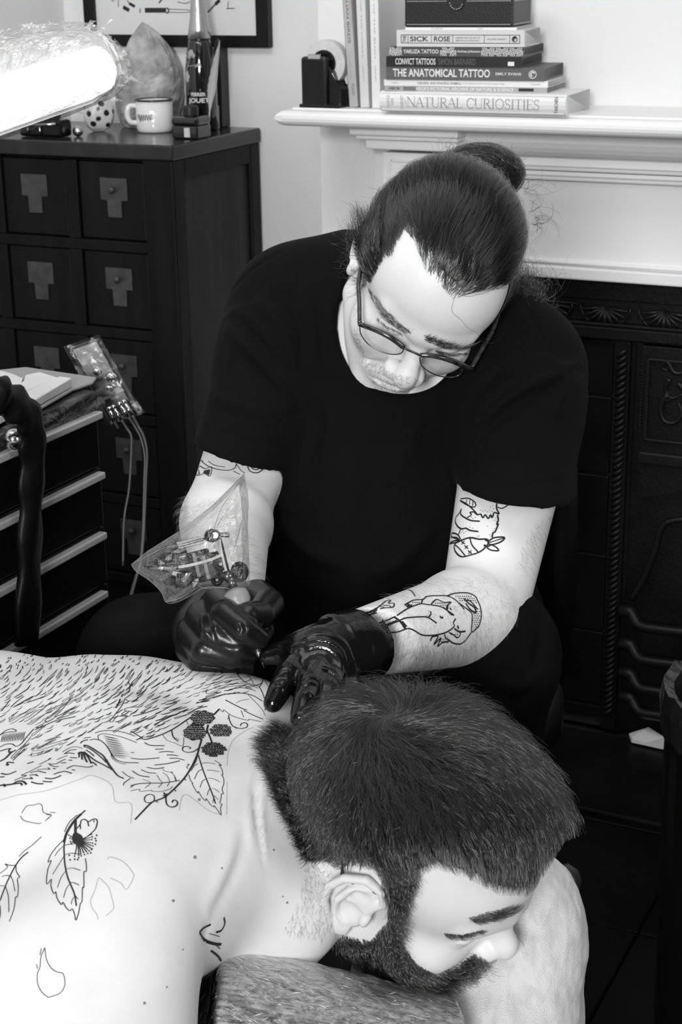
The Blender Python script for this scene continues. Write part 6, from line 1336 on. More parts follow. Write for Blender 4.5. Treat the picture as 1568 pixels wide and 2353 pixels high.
# --- artist: left arm
T1 = Sheet(ba_, 2.851, 800, 1120, 1.35)
for p, w_ in (([(145, 900), (160, 905), (300, 850), (390, 795), (470, 765), (520, 768), (600, 780), (655, 810), (695, 838)], 2.6), ([(135, 905), (140, 925), (200, 920), (320, 870)], 2.6), ([(145, 922), (170, 960), (200, 975), (245, 955), (330, 945), (385, 925), (420, 930), (480, 965), (540, 970), (610, 960), (660, 940), (695, 910), (690, 885), (705, 860)], 2.6), ([(150, 925), (250, 905), (320, 880), (370, 858), (440, 850), (510, 848)], 2.6), ([(510, 850), (530, 855), (580, 890)], 3), ([(525, 855), (542, 830), (540, 812)], 2.8), ([(300, 845), (320, 860), (345, 880), (375, 925)], 3.4), ([(350, 880), (380, 915)], 6),
    ([(390, 780), (375, 770), (430, 740), (490, 735), (520, 715), (600, 710), (650, 712), (700, 735), (745, 780), (760, 800)], 2.6), ([(490, 735), (480, 760)], 2.4), ([(545, 765), (580, 735), (630, 755), (675, 752), (655, 770), (650, 800), (620, 785)], 2.4), ([(650, 770), (645, 800), (670, 830), (695, 838)], 2.4), ([(600, 843), (612, 855), (622, 850)], 3.4), ([(665, 790), (678, 803)], 3.4), ([(715, 905), (725, 925)], 3.4),
    ([(650, 712), (700, 695), (780, 692), (830, 712), (850, 745), (868, 790), (872, 850), (860, 900), (840, 925), (810, 945), (812, 880), (810, 825), (770, 790), (730, 760), (700, 735)], 2.6), ([(760, 730), (790, 760), (830, 790), (835, 820), (800, 800), (770, 760)], 3.6), ([(770, 740), (800, 745), (850, 800)], 3),
    ([(810, 945), (800, 960), (770, 1000), (735, 1025), (690, 1020), (660, 1000), (640, 985), (630, 960)], 2.6), ([(695, 925), (730, 945), (770, 942)], 3), ([(730, 945), (735, 965), (715, 985), (690, 965), (660, 950)], 2.4), ([(540, 1005), (550, 980), (590, 975), (560, 1030), (610, 985), (585, 1040), (620, 1015), (660, 1010)], 3.2), ([(370, 770), (400, 765), (385, 785), (420, 770)], 3), ([(440, 715), (425, 690), (400, 672), (350, 680)], 2.2)): T1(p, w_)
for poly in ([(700, 705), (780, 700), (830, 725), (850, 770), (800, 740), (730, 745)], [(820, 800), (862, 810), (862, 880), (830, 925), (818, 870)], [(560, 745), (640, 760), (640, 778), (570, 768)], [(420, 748), (480, 742), (470, 760), (410, 765)], [(660, 960), (700, 950), (725, 965), (700, 975)], [(600, 985), (640, 980), (660, 1005), (610, 1010)]):
    p = np.array(poly, float); lo, hi = p.min(0), p.max(0)
    for x in np.arange(lo[0], hi[0], 14):
        for y in np.arange(lo[1], hi[1], 14):
            q = (x+7*((y//14) % 2), y)
            if in_poly(np.array([q]), poly)[0]: T1.dot(q[0], q[1], 4.0, 6)
for q in ([(0, 855), (40, 835), (80, 830), (60, 850), (100, 850), (90, 825), (150, 815), (190, 800), (160, 825), (120, 840)], [(40, 850), (80, 845), (130, 835), (190, 820)], [(180, 800), (220, 770), (250, 745), (280, 740), (265, 760), (300, 760), (295, 785), (250, 790), (210, 795)], [(230, 775), (270, 775), (285, 790)], [(130, 820), (200, 785)], [(200, 775), (240, 790)]): T1(q, 2.4)
# upper arm: animal with a bandaged snout
for p, w_ in (([(735, 85), (780, 110), (825, 150), (850, 180)], 2.4), ([(740, 75), (790, 72), (830, 95), (838, 120), (820, 130), (780, 115), (740, 90)], 2.2), ([(780, 78), (775, 105)], 1.8), ([(800, 82), (798, 112)], 1.8), ([(820, 92), (818, 122)], 1.8), ([(745, 140), (730, 170), (710, 195), (705, 225), (720, 255), (745, 272), (775, 268), (800, 282), (855, 290)], 2.8), ([(745, 140), (740, 175), (770, 200), (810, 218), (865, 222)], 2.6), ([(780, 200), (810, 180), (800, 165), (825, 160)], 2.4),
    ([(825, 160), (850, 180), (870, 175), (885, 200), (900, 180), (920, 205), (935, 180), (945, 200), (960, 165), (990, 175), (975, 140), (975, 105)], 2.6), ([(980, 180), (985, 215), (975, 245), (985, 240), (965, 290), (950, 300), (945, 330)], 2.8), ([(980, 130), (1010, 138), (1045, 118), (1050, 108)], 2), ([(740, 270), (730, 300), (720, 315)], 2.6),
    ([(735, 350), (700, 375), (705, 420), (745, 455), (800, 445), (860, 425), (905, 390), (920, 360), (900, 340), (860, 340), (800, 330), (735, 350)], 3), ([(700, 375), (730, 400), (770, 450)], 2.2), ([(800, 332), (815, 380), (855, 425)], 2.4), ([(735, 350), (715, 330), (680, 325), (685, 300), (720, 310), (740, 340)], 2.6), ([(735, 350), (700, 350), (655, 370), (690, 365), (735, 355)], 2.6), ([(680, 325), (725, 345)], 1.6), ([(920, 355), (960, 330), (1025, 328), (1005, 355), (950, 375), (920, 372)], 2.8), ([(920, 365), (980, 345), (1020, 332)], 1.8), ([(910, 395), (940, 378), (975, 395), (985, 415), (940, 412), (912, 398)], 2.6), ([(900, 340), (920, 350)], 5)): T1(p, w_)
for x, y in ((755, 362), (777, 392), (800, 425)): T1([(x-12, y-10), (x+12, y+10)], 2); T1([(x-10, y+12), (x+10, y-12)], 2)
T1.dot(897, 382, 9, 8)
for x, y in ((870, 150), (885, 158), (900, 150), (915, 160), (930, 150), (945, 160), (955, 140), (935, 130), (950, 120), (810, 195), (820, 205), (835, 198), (970, 200), (960, 215), (972, 225), (960, 270), (950, 285), (930, 310), (935, 320), (915, 255), (850, 320), (860, 320), (775, 290), (760, 300), (745, 295), (755, 285), (820, 268), (800, 260)): T1.dot(x, y, 3, 6)
T1.done('arm_tattoo', artist, 'line tattoos of a figure and a bandaged animal')
T2 = Sheet(ba_, 2.613, 280, 1060)
for p, w_ in (([(455, 60), (470, 30), (500, 45), (540, 35), (530, 90), (500, 75), (455, 85), (450, 60)], 2.2), ([(480, 0), (520, 30), (580, 50), (640, 55), (680, 40), (690, 0)], 2.0), ([(520, 0), (560, 25), (620, 35)], 1.6), ([(755, 30), (770, 60), (810, 70), (845, 50), (850, 20)], 2.4), ([(770, 20), (785, 45), (815, 50), (830, 30)], 2.2), ([(670, 60), (710, 80)], 1.8), ([(690, 20), (720, 60), (740, 70)], 1.6), ([(445, 90), (440, 70), (455, 20), (465, -10)], 1.6), ([(445, -30), (470, -10), (490, 0)], 1.6)): T2(p, w_)
T2.fill([(462, 50), (500, 55), (532, 48), (526, 84), (500, 72), (462, 80)]); T2.dot(800, 30, 9, 8)
T2.done('arm_tattoo', artist, 'shaded tattoo below the sleeve')
# ================================================================ furniture and tools
M_vinyl = mat('black_vinyl', .012, .4, spec=.3, bump=(30, .2))
def add_streaks(m, scale, lo, hi, amt):
    """milky stretch marks in clear film, whitened to stand for streaky highlights"""
    nt = m.node_tree; mix = [n for n in nt.nodes if n.type == 'MIX_SHADER'][0]; tc = nt.nodes.new('ShaderNodeTexCoord'); mp = nt.nodes.new('ShaderNodeMapping'); mp.inputs['Scale'].default_value = scale
    mp.inputs['Rotation'].default_value = (0, .25, .5)
    t = nt.nodes.new('ShaderNodeTexNoise'); t.inputs['Scale'].default_value = 1; t.inputs['Detail'].default_value = 5; t.inputs['Distortion'].default_value = 2.2; r = nt.nodes.new('ShaderNodeMapRange')
    r.inputs['From Min'].default_value = lo; r.inputs['From Max'].default_value = hi; r.inputs['To Min'].default_value = amt*.15; r.inputs['To Max'].default_value = amt
    nt.links.new(tc.outputs['Object'], mp.inputs[0]); nt.links.new(mp.outputs[0], t.inputs['Vector']); nt.links.new(t.outputs[0], r.inputs['Value']); nt.links.new(r.outputs[0], mix.inputs[0])
M_wrapf = film_mat('cling_film', 1.0, .2, ((35, 120, 120), 1.0), .04); add_streaks(M_wrapf, (10, 150, 150), .36, .72, .46)  # streaky highlights are put into the film colour as milky streaks
# massage table under the client
t = thing('massage_table', 'black padded massage table under the lying man', 'massage table', (-.45, 1.32, 0))
bm = BM(); W0 = Fr((0, 0, 0), (1, 0, 0), (0, 1, 0), (0, 0, 1)); box(bm, W0, -.80, -.155, 1.13, 1.50, .47, .530, .015); obj('pad', bm, M_vinyl, t)
for x, y in ((-.74, 1.17), (-.74, 1.46), (-.2, 1.2), (-.2, 1.46)):
    bm = BM(); box(bm, W0, x-.02, x+.02, y-.02, y+.02, 0, .47, .003); obj('leg', bm, M_black, t)
# film wrapped armrest under the neck and jaw
t = thing('armrest_pillow', 'dark vinyl armrest wrapped in shiny crinkled cling film under the bearded jaw', 'armrest', (-.02, 1.18, 0))
def roll_vol(g):
    v = Vol((-.16, 1.02, .38), (.14, 1.32, .70), .004)
    v.tubecut((-.128, 1.150, .552), (.075, 1.165, .490), .082+g, .072+g, k=.004); v.tubecut((-.128, 1.145, .46), (.075, 1.16, .43), .088+g, .082+g, k=.05)
    return v
def noise3(V, s, seed=0.0): return np.array([mathutils.noise.noise(Vector((x*s+seed, y*s, z*s))) for x, y, z in V])
Vp, Qp = roll_vol(0).mesh(); Vp = smooth_v(Vp, Qp, 6, .5); finish('cushion', qmesh('cushion', Vp, Qp), M_vinyl, t)
Vf, Qf = roll_vol(.0035).mesh(); Vf = smooth_v(Vf, Qf, 5, .5); Nf = vnormals(Vf, Qf); Vf = Vf+Nf*(.0014*noise3(Vf*np.array([.4, 1.5, 1.5]), 60)+.0010*noise3(Vf*np.array([.5, 1.6, 1.4]), 150, 5))[:, None]
finish('film_wrap', qmesh('film_wrap', Vf, Qf), M_wrapf, t)
bm = BM(); ids = rng.choice(len(Vf), 1100, replace=False)                # little stretched film creases, coloured whitish to stand for glints
for i in ids:
    if Nf[i]@unit(CAM-Vf[i]) < .05: continue
    d = unit(np.array([1, rng.normal(0, .35), rng.normal(0, .35)])); d = unit(d-Nf[i]*(d@Nf[i])); s_ = np.cross(Nf[i], d); L = rng.uniform(.001, .006); w_ = rng.uniform(.00015, .0005); p = Vf[i]+Nf[i]*.0006
    q = [p-d*L, p+s_*w_+Nf[i]*w_*rng.uniform(-1, 1.5), p+d*L, p-s_*w_+Nf[i]*w_*.3]; bm.faces.new([bm.verts.new(x) for x in q])
o_ = obj('crease_glint', bm, mat('crease_glint_pale', .6, .12, spec=.8, coat=1), t); o_['kind'] = 'stuff'
bm = BM(); box(bm, W0, -.06, .04, 1.14, 1.22, 0, .46, .01); obj('post', bm, M_black, t)
# white covered cushion under the face
t = thing('face_cushion', 'white cloth covered cushion under the nose of the lying man', 'cushion', (.10, 1.28, 0))
v = Vol((-.06, 1.02, .34), (.26, 1.58, .66), .004); v.ell((.106, 1.325, .464), (.104, .205, .086), k=.02); v.ell(P(1202, 2100, 1.53), (.054, .09, .055), k=.08); v.ell((.10, 1.27, .43), (.095, .15, .085), k=.05)
Vw, Qw = v.mesh(); Vw = smooth_v(Vw, Qw, 4, .5); Nw = vnormals(Vw, Qw); Vw = Vw+Nw*(.0022*noise3(Vw*np.array([1.6, .5, 1]), 40, 2)+.0010*noise3(Vw*np.array([2, .6, 1]), 110, 7))[:, None]
M_gauze = mat('white_gauze_cover', .60, .85, spec=.2, bump=(800, .8, 2, .001))
nt = M_gauze.node_tree; w1 = nt.nodes.new('ShaderNodeTexNoise'); w1.inputs['Scale'].default_value = 1; w1.inputs['Detail'].default_value = 6; w1.inputs['Distortion'].default_value = .8; mp = nt.nodes.new('ShaderNodeMapping'); mp.inputs['Scale'].default_value = (90, 16, 60); mp.inputs['Rotation'].default_value = (0, 0, .5)
tc = nt.nodes.new('ShaderNodeTexCoord'); rr = nt.nodes.new('ShaderNodeValToRGB'); rr.color_ramp.elements[0].position = .36; rr.color_ramp.elements[0].color = (.57, .57, .57, 1); rr.color_ramp.elements[1].position = .55; rr.color_ramp.elements[1].color = (.66, .66, .66, 1)  # grey streaks in the colour stand for shade in the cloth folds
nt.links.new(tc.outputs['Object'], mp.inputs[0]); nt.links.new(mp.outputs[0], w1.inputs['Vector']); nt.links.new(w1.outputs[0], rr.inputs[0]); nt.links.new(rr.outputs[0], nt.nodes['Principled BSDF'].inputs['Base Color'])
finish('cushion', qmesh('cushion', Vw, Qw), M_gauze, t)
bm = BM(); box(bm, W0, .06, .14, 1.24, 1.32, 0, .42, .01); obj('post', bm, M_black, t)
bm = BM(); c = P(1300, 2024, 1.62); tube(bm, [c+np.array([-.010, .0, -.006]), c, c+np.array([.008, 0, .004]), c+np.array([.014, 0, .006])], [.013, .0165, .0145, .006], 16); tube(bm, [c+np.array([-.06, .01, -.13]), c], .005, 8); k_ = obj('adjusting_knob', bm, mat('grey_knob', .025, .4, spec=.3), t, smooth=True)
# stool with a back, black
HPx = HP
t = thing('stool', 'black upholstered work stool with curved back behind the tattooist', 'stool', (.09, 2.05, 0))
bm = BM(); lathe(bm, Fr((.09, 2.03, 0), (1, 0, 0), (0, 1, 0), (0, 0, 1)), [(.0, .405), (.19, .405), (.205, .42), (.205, .455), (.19, .475), (0, .482)], 40); obj('seat', bm, M_vinyl, t, smooth=True)
bm = BM(); lathe(bm, Fr((.09, 2.05, 0), (1, 0, 0), (0, 1, 0), (0, 0, 1)), [(.03, .05), (.03, .405)], 16); obj('column', bm, M_steel, t)
for k in range(5):
    a = k*2*math.pi/5+.3; bm = BM(); tube(bm, [(.09, 2.05, .06), (.09+.24*math.cos(a), 2.05+.24*math.sin(a), .035)], [.02, .014], 8); obj('foot', bm, M_black, t)
bm = BM(); pf = []
for a in np.linspace(-.55, math.pi*.9, 22):
    for z, r_ in ((.52, .222), (.65, .232), (.79, .228), (.79, .248), (.65, .254), (.52, .244)): pf.append(bm.verts.new((.075+r_*1.0*math.cos(a), 2.16+r_*.9*math.sin(a), z-.05*abs(a-1.1))))
for i in range(21):
    for j in range(6): bm.faces.new((pf[i*6+j], pf[i*6+(j+1) % 6], pf[(i+1)*6+(j+1) % 6], pf[(i+1)*6+j]))
bm.faces.new(pf[:6]); bm.faces.new(pf[-6:][::-1]); obj('backrest', bm, mat('black_backrest', .003, .6, spec=.05), t, smooth=True)
bm = BM(); tube(bm, [(.075, 2.39, .65), (.08, 2.37, .5), (.085, 2.2, .42)], .015, 8); obj('back_bracket', bm, M_black, t)
# bin at the right edge
c = P(1568, 1600, 1.86); br_ = .115; cb = (float(P(1533, 1610, 1.86)[0])+br_, float(c[1]), 0)
t = thing('waste_bin', 'black round waste bin with a liner at the right edge', 'bin', cb); fr = Fr(cb, (1, 0, 0), (0, 1, 0), (0, 0, 1)); hb = float(c[2])
bm = BM(); lathe(bm, fr, [(br_*.92, .002), (br_*.985, hb-.035), (br_*1.0, hb-.03), (br_*1.0, hb), (br_*.95, hb+.004), (br_*.93, hb-.01), (br_*.85, .02), (0, .02)], 40); obj('bin_body', bm, M_gblack, t, smooth=False)
bm = BM(); rings = []
for i in range(48):
    a = 2*math.pi*i/48; w1 = rnd.uniform(-.002, .002); rings.append([bm.verts.new(fr((br_+q)*math.cos(a), (br_+q)*math.sin(a), hb+z+w1)) for q, z in ((.003+w1*.4, -.045+w1*2), (.006, -.012), (.002, .010+w1), (-.010, .004), (-.016, -.03))])
for i in range(48):
    for j in range(4): bm.faces.new((rings[i][j], rings[(i+1) % 48][j], rings[(i+1) % 48][j+1], rings[i][j+1]))
obj('bin_liner', bm, mat('black_bin_liner', .012, .22, bump=(60, .8, 4, .004)), t)

# ================================================================ tool cart
CA = P(225, 950, 2.25); CUF = float(CA@WU)
def cf(px, py): X = onplane(px, py, CUF, WU); return float(X@WN), float(X[2])
n_r = cf(238, 1100)[0]; n_l = cf(0, 1060)[0]-.28; zct = cf(150, 924)[1]
t = thing('tool_cart', 'black drawer cart with long aluminium pulls and film wrapped top', 'cart', WALL(CUF-.2, (n_l+n_r)/2, 0), -TH)
cart = t; M_cart = mat('black_cart_lacquer', .003, .35, spec=.15)
def k_(name, m, *b, bev=.002, parent=None):
    bm = BM()
    for q in b: box(bm, WALL, *q, bev)
    return obj(name, bm, m, parent or cart)
k_('cart_body', M_cart, (CUF-.42, CUF-.012, n_l, n_r, .06, zct-.03)); k_('top_tray', M_cart, (CUF-.43, CUF-.002, n_l-.01, n_r+.005, zct-.026, zct-.004), bev=.004)
for y0 in (n_l+.04, n_r-.04):
    for x0 in (CUF-.38, CUF-.05):
        bm = BM(); lathe(bm, Fr(WALL(x0, y0-.012, .03), WU, (0, 0, 1), WN), [(.0, 0), (.03, 0), (.03, .024), (0, .024)], 16); obj('caster', bm, M_black, cart)
hs = [((94, 1003, 1024), (223, 943, 960)), ((94, 1153, 1174), (229, 1082, 1098)), ((91, 1305, 1326), (233, 1220, 1236)), ((81, 1459, 1480), (236, 1355, 1370))]
for i, (l, r) in enumerate(hs):
    na, zt1 = cf(r[0], r[1]); zb1 = cf(r[0], r[2])[1]; nb_ = n_l+.01
    zl = cf(l[0], l[1])[1]
    znext = cf(hs[i+1][1][0], hs[i+1][1][1])[1] if i < 3 else zt1-.09
    bm = BM(); box(bm, WALL, CUF-.012, CUF-.001, n_l+.006, n_r-.004, znext+.006, zt1+.004, .002); d = obj('drawer', bm, M_cart, cart)
    bm = BM(); box(bm, WALL, CUF-.004, CUF+.010, nb_, na, zb1, zt1, .002); obj('drawer_pull', bm, M_alu, d)
# paper towels on the cart top
zt2 = zct-.003
def sheet(name, pxs, z, th_, m, label=None, wave=.0015, parent=None, cat=None):
    bm = BM(); pts = [onz(x, y, z) for x, y in pxs]; lo = [bm.verts.new(p) for p in pts]; hi = [bm.verts.new(p+np.array([0, 0, th_+wave*math.sin(i*2.1)])) for i, p in enumerate(pts)]; n = len(pts)
    bm.faces.new(lo[::-1]); bm.faces.new(hi)
    for i in range(n): bm.faces.new((lo[i], lo[(i+1) % n], hi[(i+1) % n], hi[i]))
    bmesh.ops.triangulate(bm, faces=[f for f in bm.faces if len(f.verts) > 4]); bmesh.ops.bevel(bm, geom=bm.edges[:], offset=.0012, segments=1, affect='EDGES')
    return obj(name, bm, m, parent)
M_towel = mat('white_paper_towel', .66, .9, bump=(260, .5, 3, .001)); M_pad = mat('grey_paper_pad', .30, .9, bump=(260, .5, 3, .001))
tag(sheet('paper_pad', [(-60, 862), (60, 850), (222, 872), (214, 884), (168, 900), (82, 950), (30, 955), (-80, 1000)], zt2, .004, M_pad, wave=.0006), 'grey paper pad spread over the cart top', 'paper pad')
tag(sheet('paper_towel', [(-60, 884), (0, 868), (30, 872), (52, 884), (55, 880), (48, 905), (20, 918), (-70, 935)], zt2+.0048, .010, M_towel), 'white folded paper towel at the back left of the cart top', 'paper towel', 'paper towels on the cart')
tag(sheet('paper_towel', [(60, 879), (92, 874), (133, 882), (136, 886), (62, 918), (25, 916), (56, 892)], zt2+.0048, .011, M_towel), 'white folded paper towel in the middle of the cart top', 'paper towel', 'paper towels on the cart')
tag(sheet('paper_towel', [(138, 884), (166, 890), (80, 938), (52, 924)], zt2+.0048, .012, M_towel), 'white folded paper towel stack at the front edge of the cart top', 'paper towel', 'paper towels on the cart')
tag(sheet('paper_towel', [(-40, 935), (0, 937), (24, 962), (-10, 982), (-70, 1000)], zt2+.0048, .011, M_towel), 'white paper towel nearest the black plastic sleeve at the cart corner', 'paper towel', 'paper towels on the cart')
# film stretched round the cart top
bm = BM(); gx = 26; gz = 7; vs = []
for i in range(gx+1):
    for j in range(gz+1):
        n_ = n_l+(n_r+.006-n_l)*i/gx; z = zct+.002-.036*j/gz; vs.append(bm.verts.new(WALL(CUF+.004+.004*mathutils.noise.noise(Vector((n_*30, z*60, 1)))+.003*math.sin(j*1.3+i*.8), n_, z)))
for i in range(gx):
    for j in range(gz): bm.faces.new((vs[i*(gz+1)+j], vs[(i+1)*(gz+1)+j], vs[(i+1)*(gz+1)+j+1], vs[i*(gz+1)+j+1]))
M_filmc = film_mat('dark_cling_film', .3, .015, (40, .9), .15); obj('film_wrap', bm, M_filmc, cart, smooth=True)
bm = BM(); c = WALL(CUF+.016, *cf(8, 1006)); bmesh.ops.create_uvsphere(bm, u_segments=20, v_segments=14, radius=.0135, matrix=Matrix.Translation(Vector(c))); obj('glass_ball', bm, M_steel, cart, smooth=True)  # glass ball, drawn in steel and set against the cart front
# black plastic sleeve hanging over the cart corner
pth = [(-30, 905, .03), (10, 918, .03), (45, 938, .035), (68, 968, .035), (74, 1020, .03), (73, 1100, .028), (70, 1200, .028), (66, 1330, .028), (60, 1480, .028)]
pts = [onplane(x, y, CUF+d, WU) for x, y, d in pth]; q0 = pts[0]; pts = catmull([q0-WU*.24-WN*.16, q0-WU*.12-WN*.08+np.array([0, 0, .012])]+pts, 5); bm = BM(); rings = []
for i, p in enumerate(pts):
    T = unit(pts[min(i+1, len(pts)-1)]-pts[max(i-1, 0)]); s = unit(np.cross(T, WU)); w_ = .0235+.003*math.sin(i*1.1)
    rings.append([bm.verts.new(p+s*w_*math.cos(a)*(1+.03*math.sin(3*a+i*.25))+WU*.010*math.sin(a)*(1+.25*math.sin(2*a+i*.3))) for a in np.linspace(0, 2*math.pi, 14, endpoint=False)])
for i in range(len(rings)-1):
    for j in range(14): bm.faces.new((rings[i][j], rings[i][(j+1) % 14], rings[i+1][(j+1) % 14], rings[i+1][j]))
bm.faces.new(rings[0][::-1]); bm.faces.new(rings[-1]); tag(obj('plastic_sleeve', bm, mat('black_plastic_sleeve', .004, .4, spec=.15, bump=(40, .4, 3, .003)), smooth=True), 'black plastic sleeve hanging down over the cart front', 'plastic sleeve')
# power unit in a clear bag hung at the cart end
PD = 2.36
t = thing('power_unit', 'black tattoo power unit wrapped in clear film with plugs and leads', 'power unit', tuple(P(245, 900, PD+.03)))
pf_ = Fr(P(158, 800, PD), unit(P(225, 777, PD)-P(158, 800, PD)), unit(P(250, 968, PD+.02)-P(158, 800, PD)))
lw = np.linalg.norm(P(225, 777, PD)-P(158, 800, PD)); lh = np.linalg.norm(P(250, 968, PD+.02)-P(158, 800, PD)); pn = unit(np.cross(pf_.x, pf_.y)); pn = pn if pn@FWD > 0 else -pn; pf_.z = pn
bm = BM(); box(bm, pf_, .0, lw, 0, lh, 0, .035, .004); obj('unit_body', bm, mat('grey_black_panel', .02, .3), t)
me = text_mesh('CRITICAL', Fr(pf_(.012, .018, -.0008), pf_.x, -pn, -pf_.y), lw-.022, .008, .02); finish('lettering', me, mat('dim_print', .25, .5), t)
for a, b, r_ in ((.45, .38, .006), (.78, .50, .008), (.55, .62, .006)):
    bm = BM(); lathe(bm, Fr(pf_(a*lw, b*lh, 0), pf_.x, pf_.y, -pn), [(r_, 0), (r_, .004), (r_*.7, .008), (0, .009)], 14); obj('knob', bm, M_steel, t, smooth=True)
bm = BM()
for a, b in ((.35, .72), (.55, .75), (.7, .66), (.8, .69)): box(bm, pf_, a*lw-.006, a*lw+.006, b*lh-.002, b*lh+.002, -.0015, 0)
b_ = obj('button', bm, mat('pale_button', .3, .4), t); b_['kind'] = 'stuff'
wires = []
for q0, q1, rest in (((252, 940), (262, 968), [(272, 985)]), ((261, 936), (279, 965), [(292, 985), (302, 1003), (302, 1040), (300, 1080), (296, 1130), (287, 1180), (284, 1230), (283, 1300)]), ((275, 929), (295, 958), [(310, 980), (325, 1010), (333, 1050), (332, 1100), (330, 1180), (328, 1230), (322, 1290), (305, 1350), (293, 1400), (289, 1470)]),
                     ((285, 924), (304, 954), [(318, 980), (330, 1002), (338, 1040), (336, 1100), (333, 1180), (330, 1240), (324, 1290), (308, 1350), (297, 1400), (293, 1470)])):
    a = P(*q0, PD-.012); b = P(*q1, PD-.014); bm = BM(); tube(bm, [a, b], .0028, 8); bmesh.ops.create_uvsphere(bm, u_segments=8, v_segments=6, radius=.0042, matrix=Matrix.Translation(Vector(a))); obj('plug', bm, M_steel, t, smooth=True)
    bm = BM(); tube(bm, catmull([b]+[P(x, y, PD-.01) for x, y in rest], 5), .0019, 8); obj('lead', bm, mat('grey_lead', .05, .4), t, smooth=True)
bm = BM(); vs = []; gx, gy = 9, 16
for i in range(gx+1):
    for j in range(gy+1):
        a = -.10+1.22*i/gx; b = -.04+1.08*j/gy; a += .45*max(0, b-.75)*(i/gx)
        vs.append(bm.verts.new(pf_(a*lw, b*lh, -.012+.007*mathutils.noise.noise(Vector((a*4, b*6, 2))))))
for i in range(gx):
    for j in range(gy): bm.faces.new((vs[i*(gy+1)+j], vs[(i+1)*(gy+1)+j], vs[(i+1)*(gy+1)+j+1], vs[i*(gy+1)+j+1]))
obj('film_wrap', bm, M_filmc, t, smooth=True)

# ================================================================ lamp wrapped in film
LD = 1.50
t = thing('work_lamp', 'white work lamp head wrapped in crinkled cling film, switched on', 'lamp', tuple(P(-120, 210, LD+.05)))
def LP_(x, y, d=0.0): return P(x, y, LD+d)
def slab(name, pxs, d0, d1, m, bev=.004, parent=None):
    bm = BM(); lo = [bm.verts.new(LP_(x, y, d0)) for x, y in pxs]; hi = [bm.verts.new(LP_(x, y, d1)) for x, y in pxs]; n = len(pxs)
    bm.faces.new(lo); bm.faces.new(hi[::-1])
    for i in range(n): bm.faces.new((lo[i], hi[i], hi[(i+1) % n], lo[(i+1) % n]))
    bmesh.ops.bevel(bm, geom=bm.edges[:], offset=bev, segments=2, affect='EDGES'); bmesh.ops.triangulate(bm, faces=[f for f in bm.faces if len(f.verts) > 4]); return obj(name, bm, m, parent or t)
slab('housing', [(-160, 150), (0, 95), (120, 72), (215, 66), (255, 92), (276, 140), (282, 178), (264, 212), (215, 236), (0, 312), (-160, 366)], .012, .11, mat('white_lamp_plastic', .55, .4))
slab('diffuser', [(-160, 222), (0, 172), (225, 103), (252, 122), (270, 160), (262, 200), (212, 228), (0, 303), (-160, 357)], 0, .013, mat('lit_diffuser', .8, .5, emit=.85), .002)
bm = BM(); tube(bm, [LP_(-150, 240, .06), LP_(-320, 250, .02), (-1.0, 1.25, 1.30), (-1.12, 1.15, 1.1), (-1.12, 1.15, .02)], .014, 10); lathe(bm, Fr((-1.12, 1.15, 0), (1, 0, 0), (0, 1, 0), (0, 0, 1)), [(0, .001), (.16, .001), (.16, .02), (0, .025)], 24); obj('arm', bm, M_white, t)
out = catmull([(-160, 120), (-60, 92), (0, 72), (45, 62), (65, 56), (110, 60), (140, 50), (200, 52), (232, 64), (262, 95), (281, 125), (292, 160), (293, 185), (272, 218), (215, 243), (110, 285), (0, 322), (-160, 376)], 3)
cen = np.array([60, 190.]); bm = BM(); grid = []
for k, tt in enumerate(np.linspace(.08, 1, 12)):
    row = []
    for i, q in enumerate(out):
        ax = np.array([np.clip(q[0], -160, 200)*.75, 0]); ax[1] = 210-.33*ax[0]*.8; p = ax+(q-ax)*tt
        j = mathutils.noise.noise(Vector((p[0]*.035, p[1]*.05, 3)))*.010+mathutils.noise.noise(Vector((p[0]*.11, p[1]*.13, 9)))*.006
        row.append(bm.verts.new(LP_(p[0], p[1], -.012-.012*(1-tt**3)+j*(.5+.5*tt)+.06*tt**6)))
    grid.append(row)
for a in range(11):
    for b in range(len(out)-1): bm.faces.new((grid[a][b], grid[a+1][b], grid[a+1][b+1], grid[a][b+1]))
M_film2 = film_mat('lamp_cling_film', .75, .10, (75, 1.0), .08); add_streaks(M_film2, (70, 70, 70), .5, .75, .30); obj('film_wrap', bm, M_film2, t)
# crinkled ridge of film along the top edge
bm = BM()
for i in range(150):
    u_ = rnd.random(); q = out[int(u_*(len(out)-12))+4] if rnd.random() < .75 else (rnd.uniform(0, 230), rnd.uniform(70, 120)); c = LP_(q[0]+rnd.gauss(0, 5), q[1]+rnd.gauss(3, 5), rnd.uniform(-.005, .03)); s = rnd.uniform(.002, .007)
    vs = [bm.verts.new(c+s*np.array([rnd.gauss(0, 1), rnd.gauss(0, .6), rnd.gauss(0, .6)])) for _ in range(3)]; bm.faces.new(vs)
o_ = obj('film_crinkle', bm, M_film2, t); o_['kind'] = 'stuff'

# ================================================================ tattoo machine in its clear bag
MD = 1.595
t = thing('tattoo_machine', 'coil tattoo machine in a clear plastic bag, held by the black glove', 'tattoo machine', tuple(P(594, 1508, 1.575)))
def M_(x, y, d=0.0): return P(x, y, MD+d)
M_mach = mat('blackened_machine_steel', .012, .3, metal=.3); M_brass = mat('nickel_machine_part', .20, .25, metal=.9)
def mtube(name, pts, r, m, seg=12): bm = BM(); tube(bm, [M_(*p) for p in pts], r, seg); return obj(name, bm, m, t, smooth=True)
def cyl(name, x, y, d, r, hgt, m, axis=None, prof=None):
    bm = BM(); z = unit(np.array(axis)) if axis is not None else -FWD; a = unit(np.cross(z, UP)); lathe(bm, Fr(M_(x, y, d), a, np.cross(z, a), z), prof or [(r*.9, 0), (r, r*.1), (r, hgt-r*.1), (r*.9, hgt)], 24); return obj(name, bm, m, t, smooth=False)
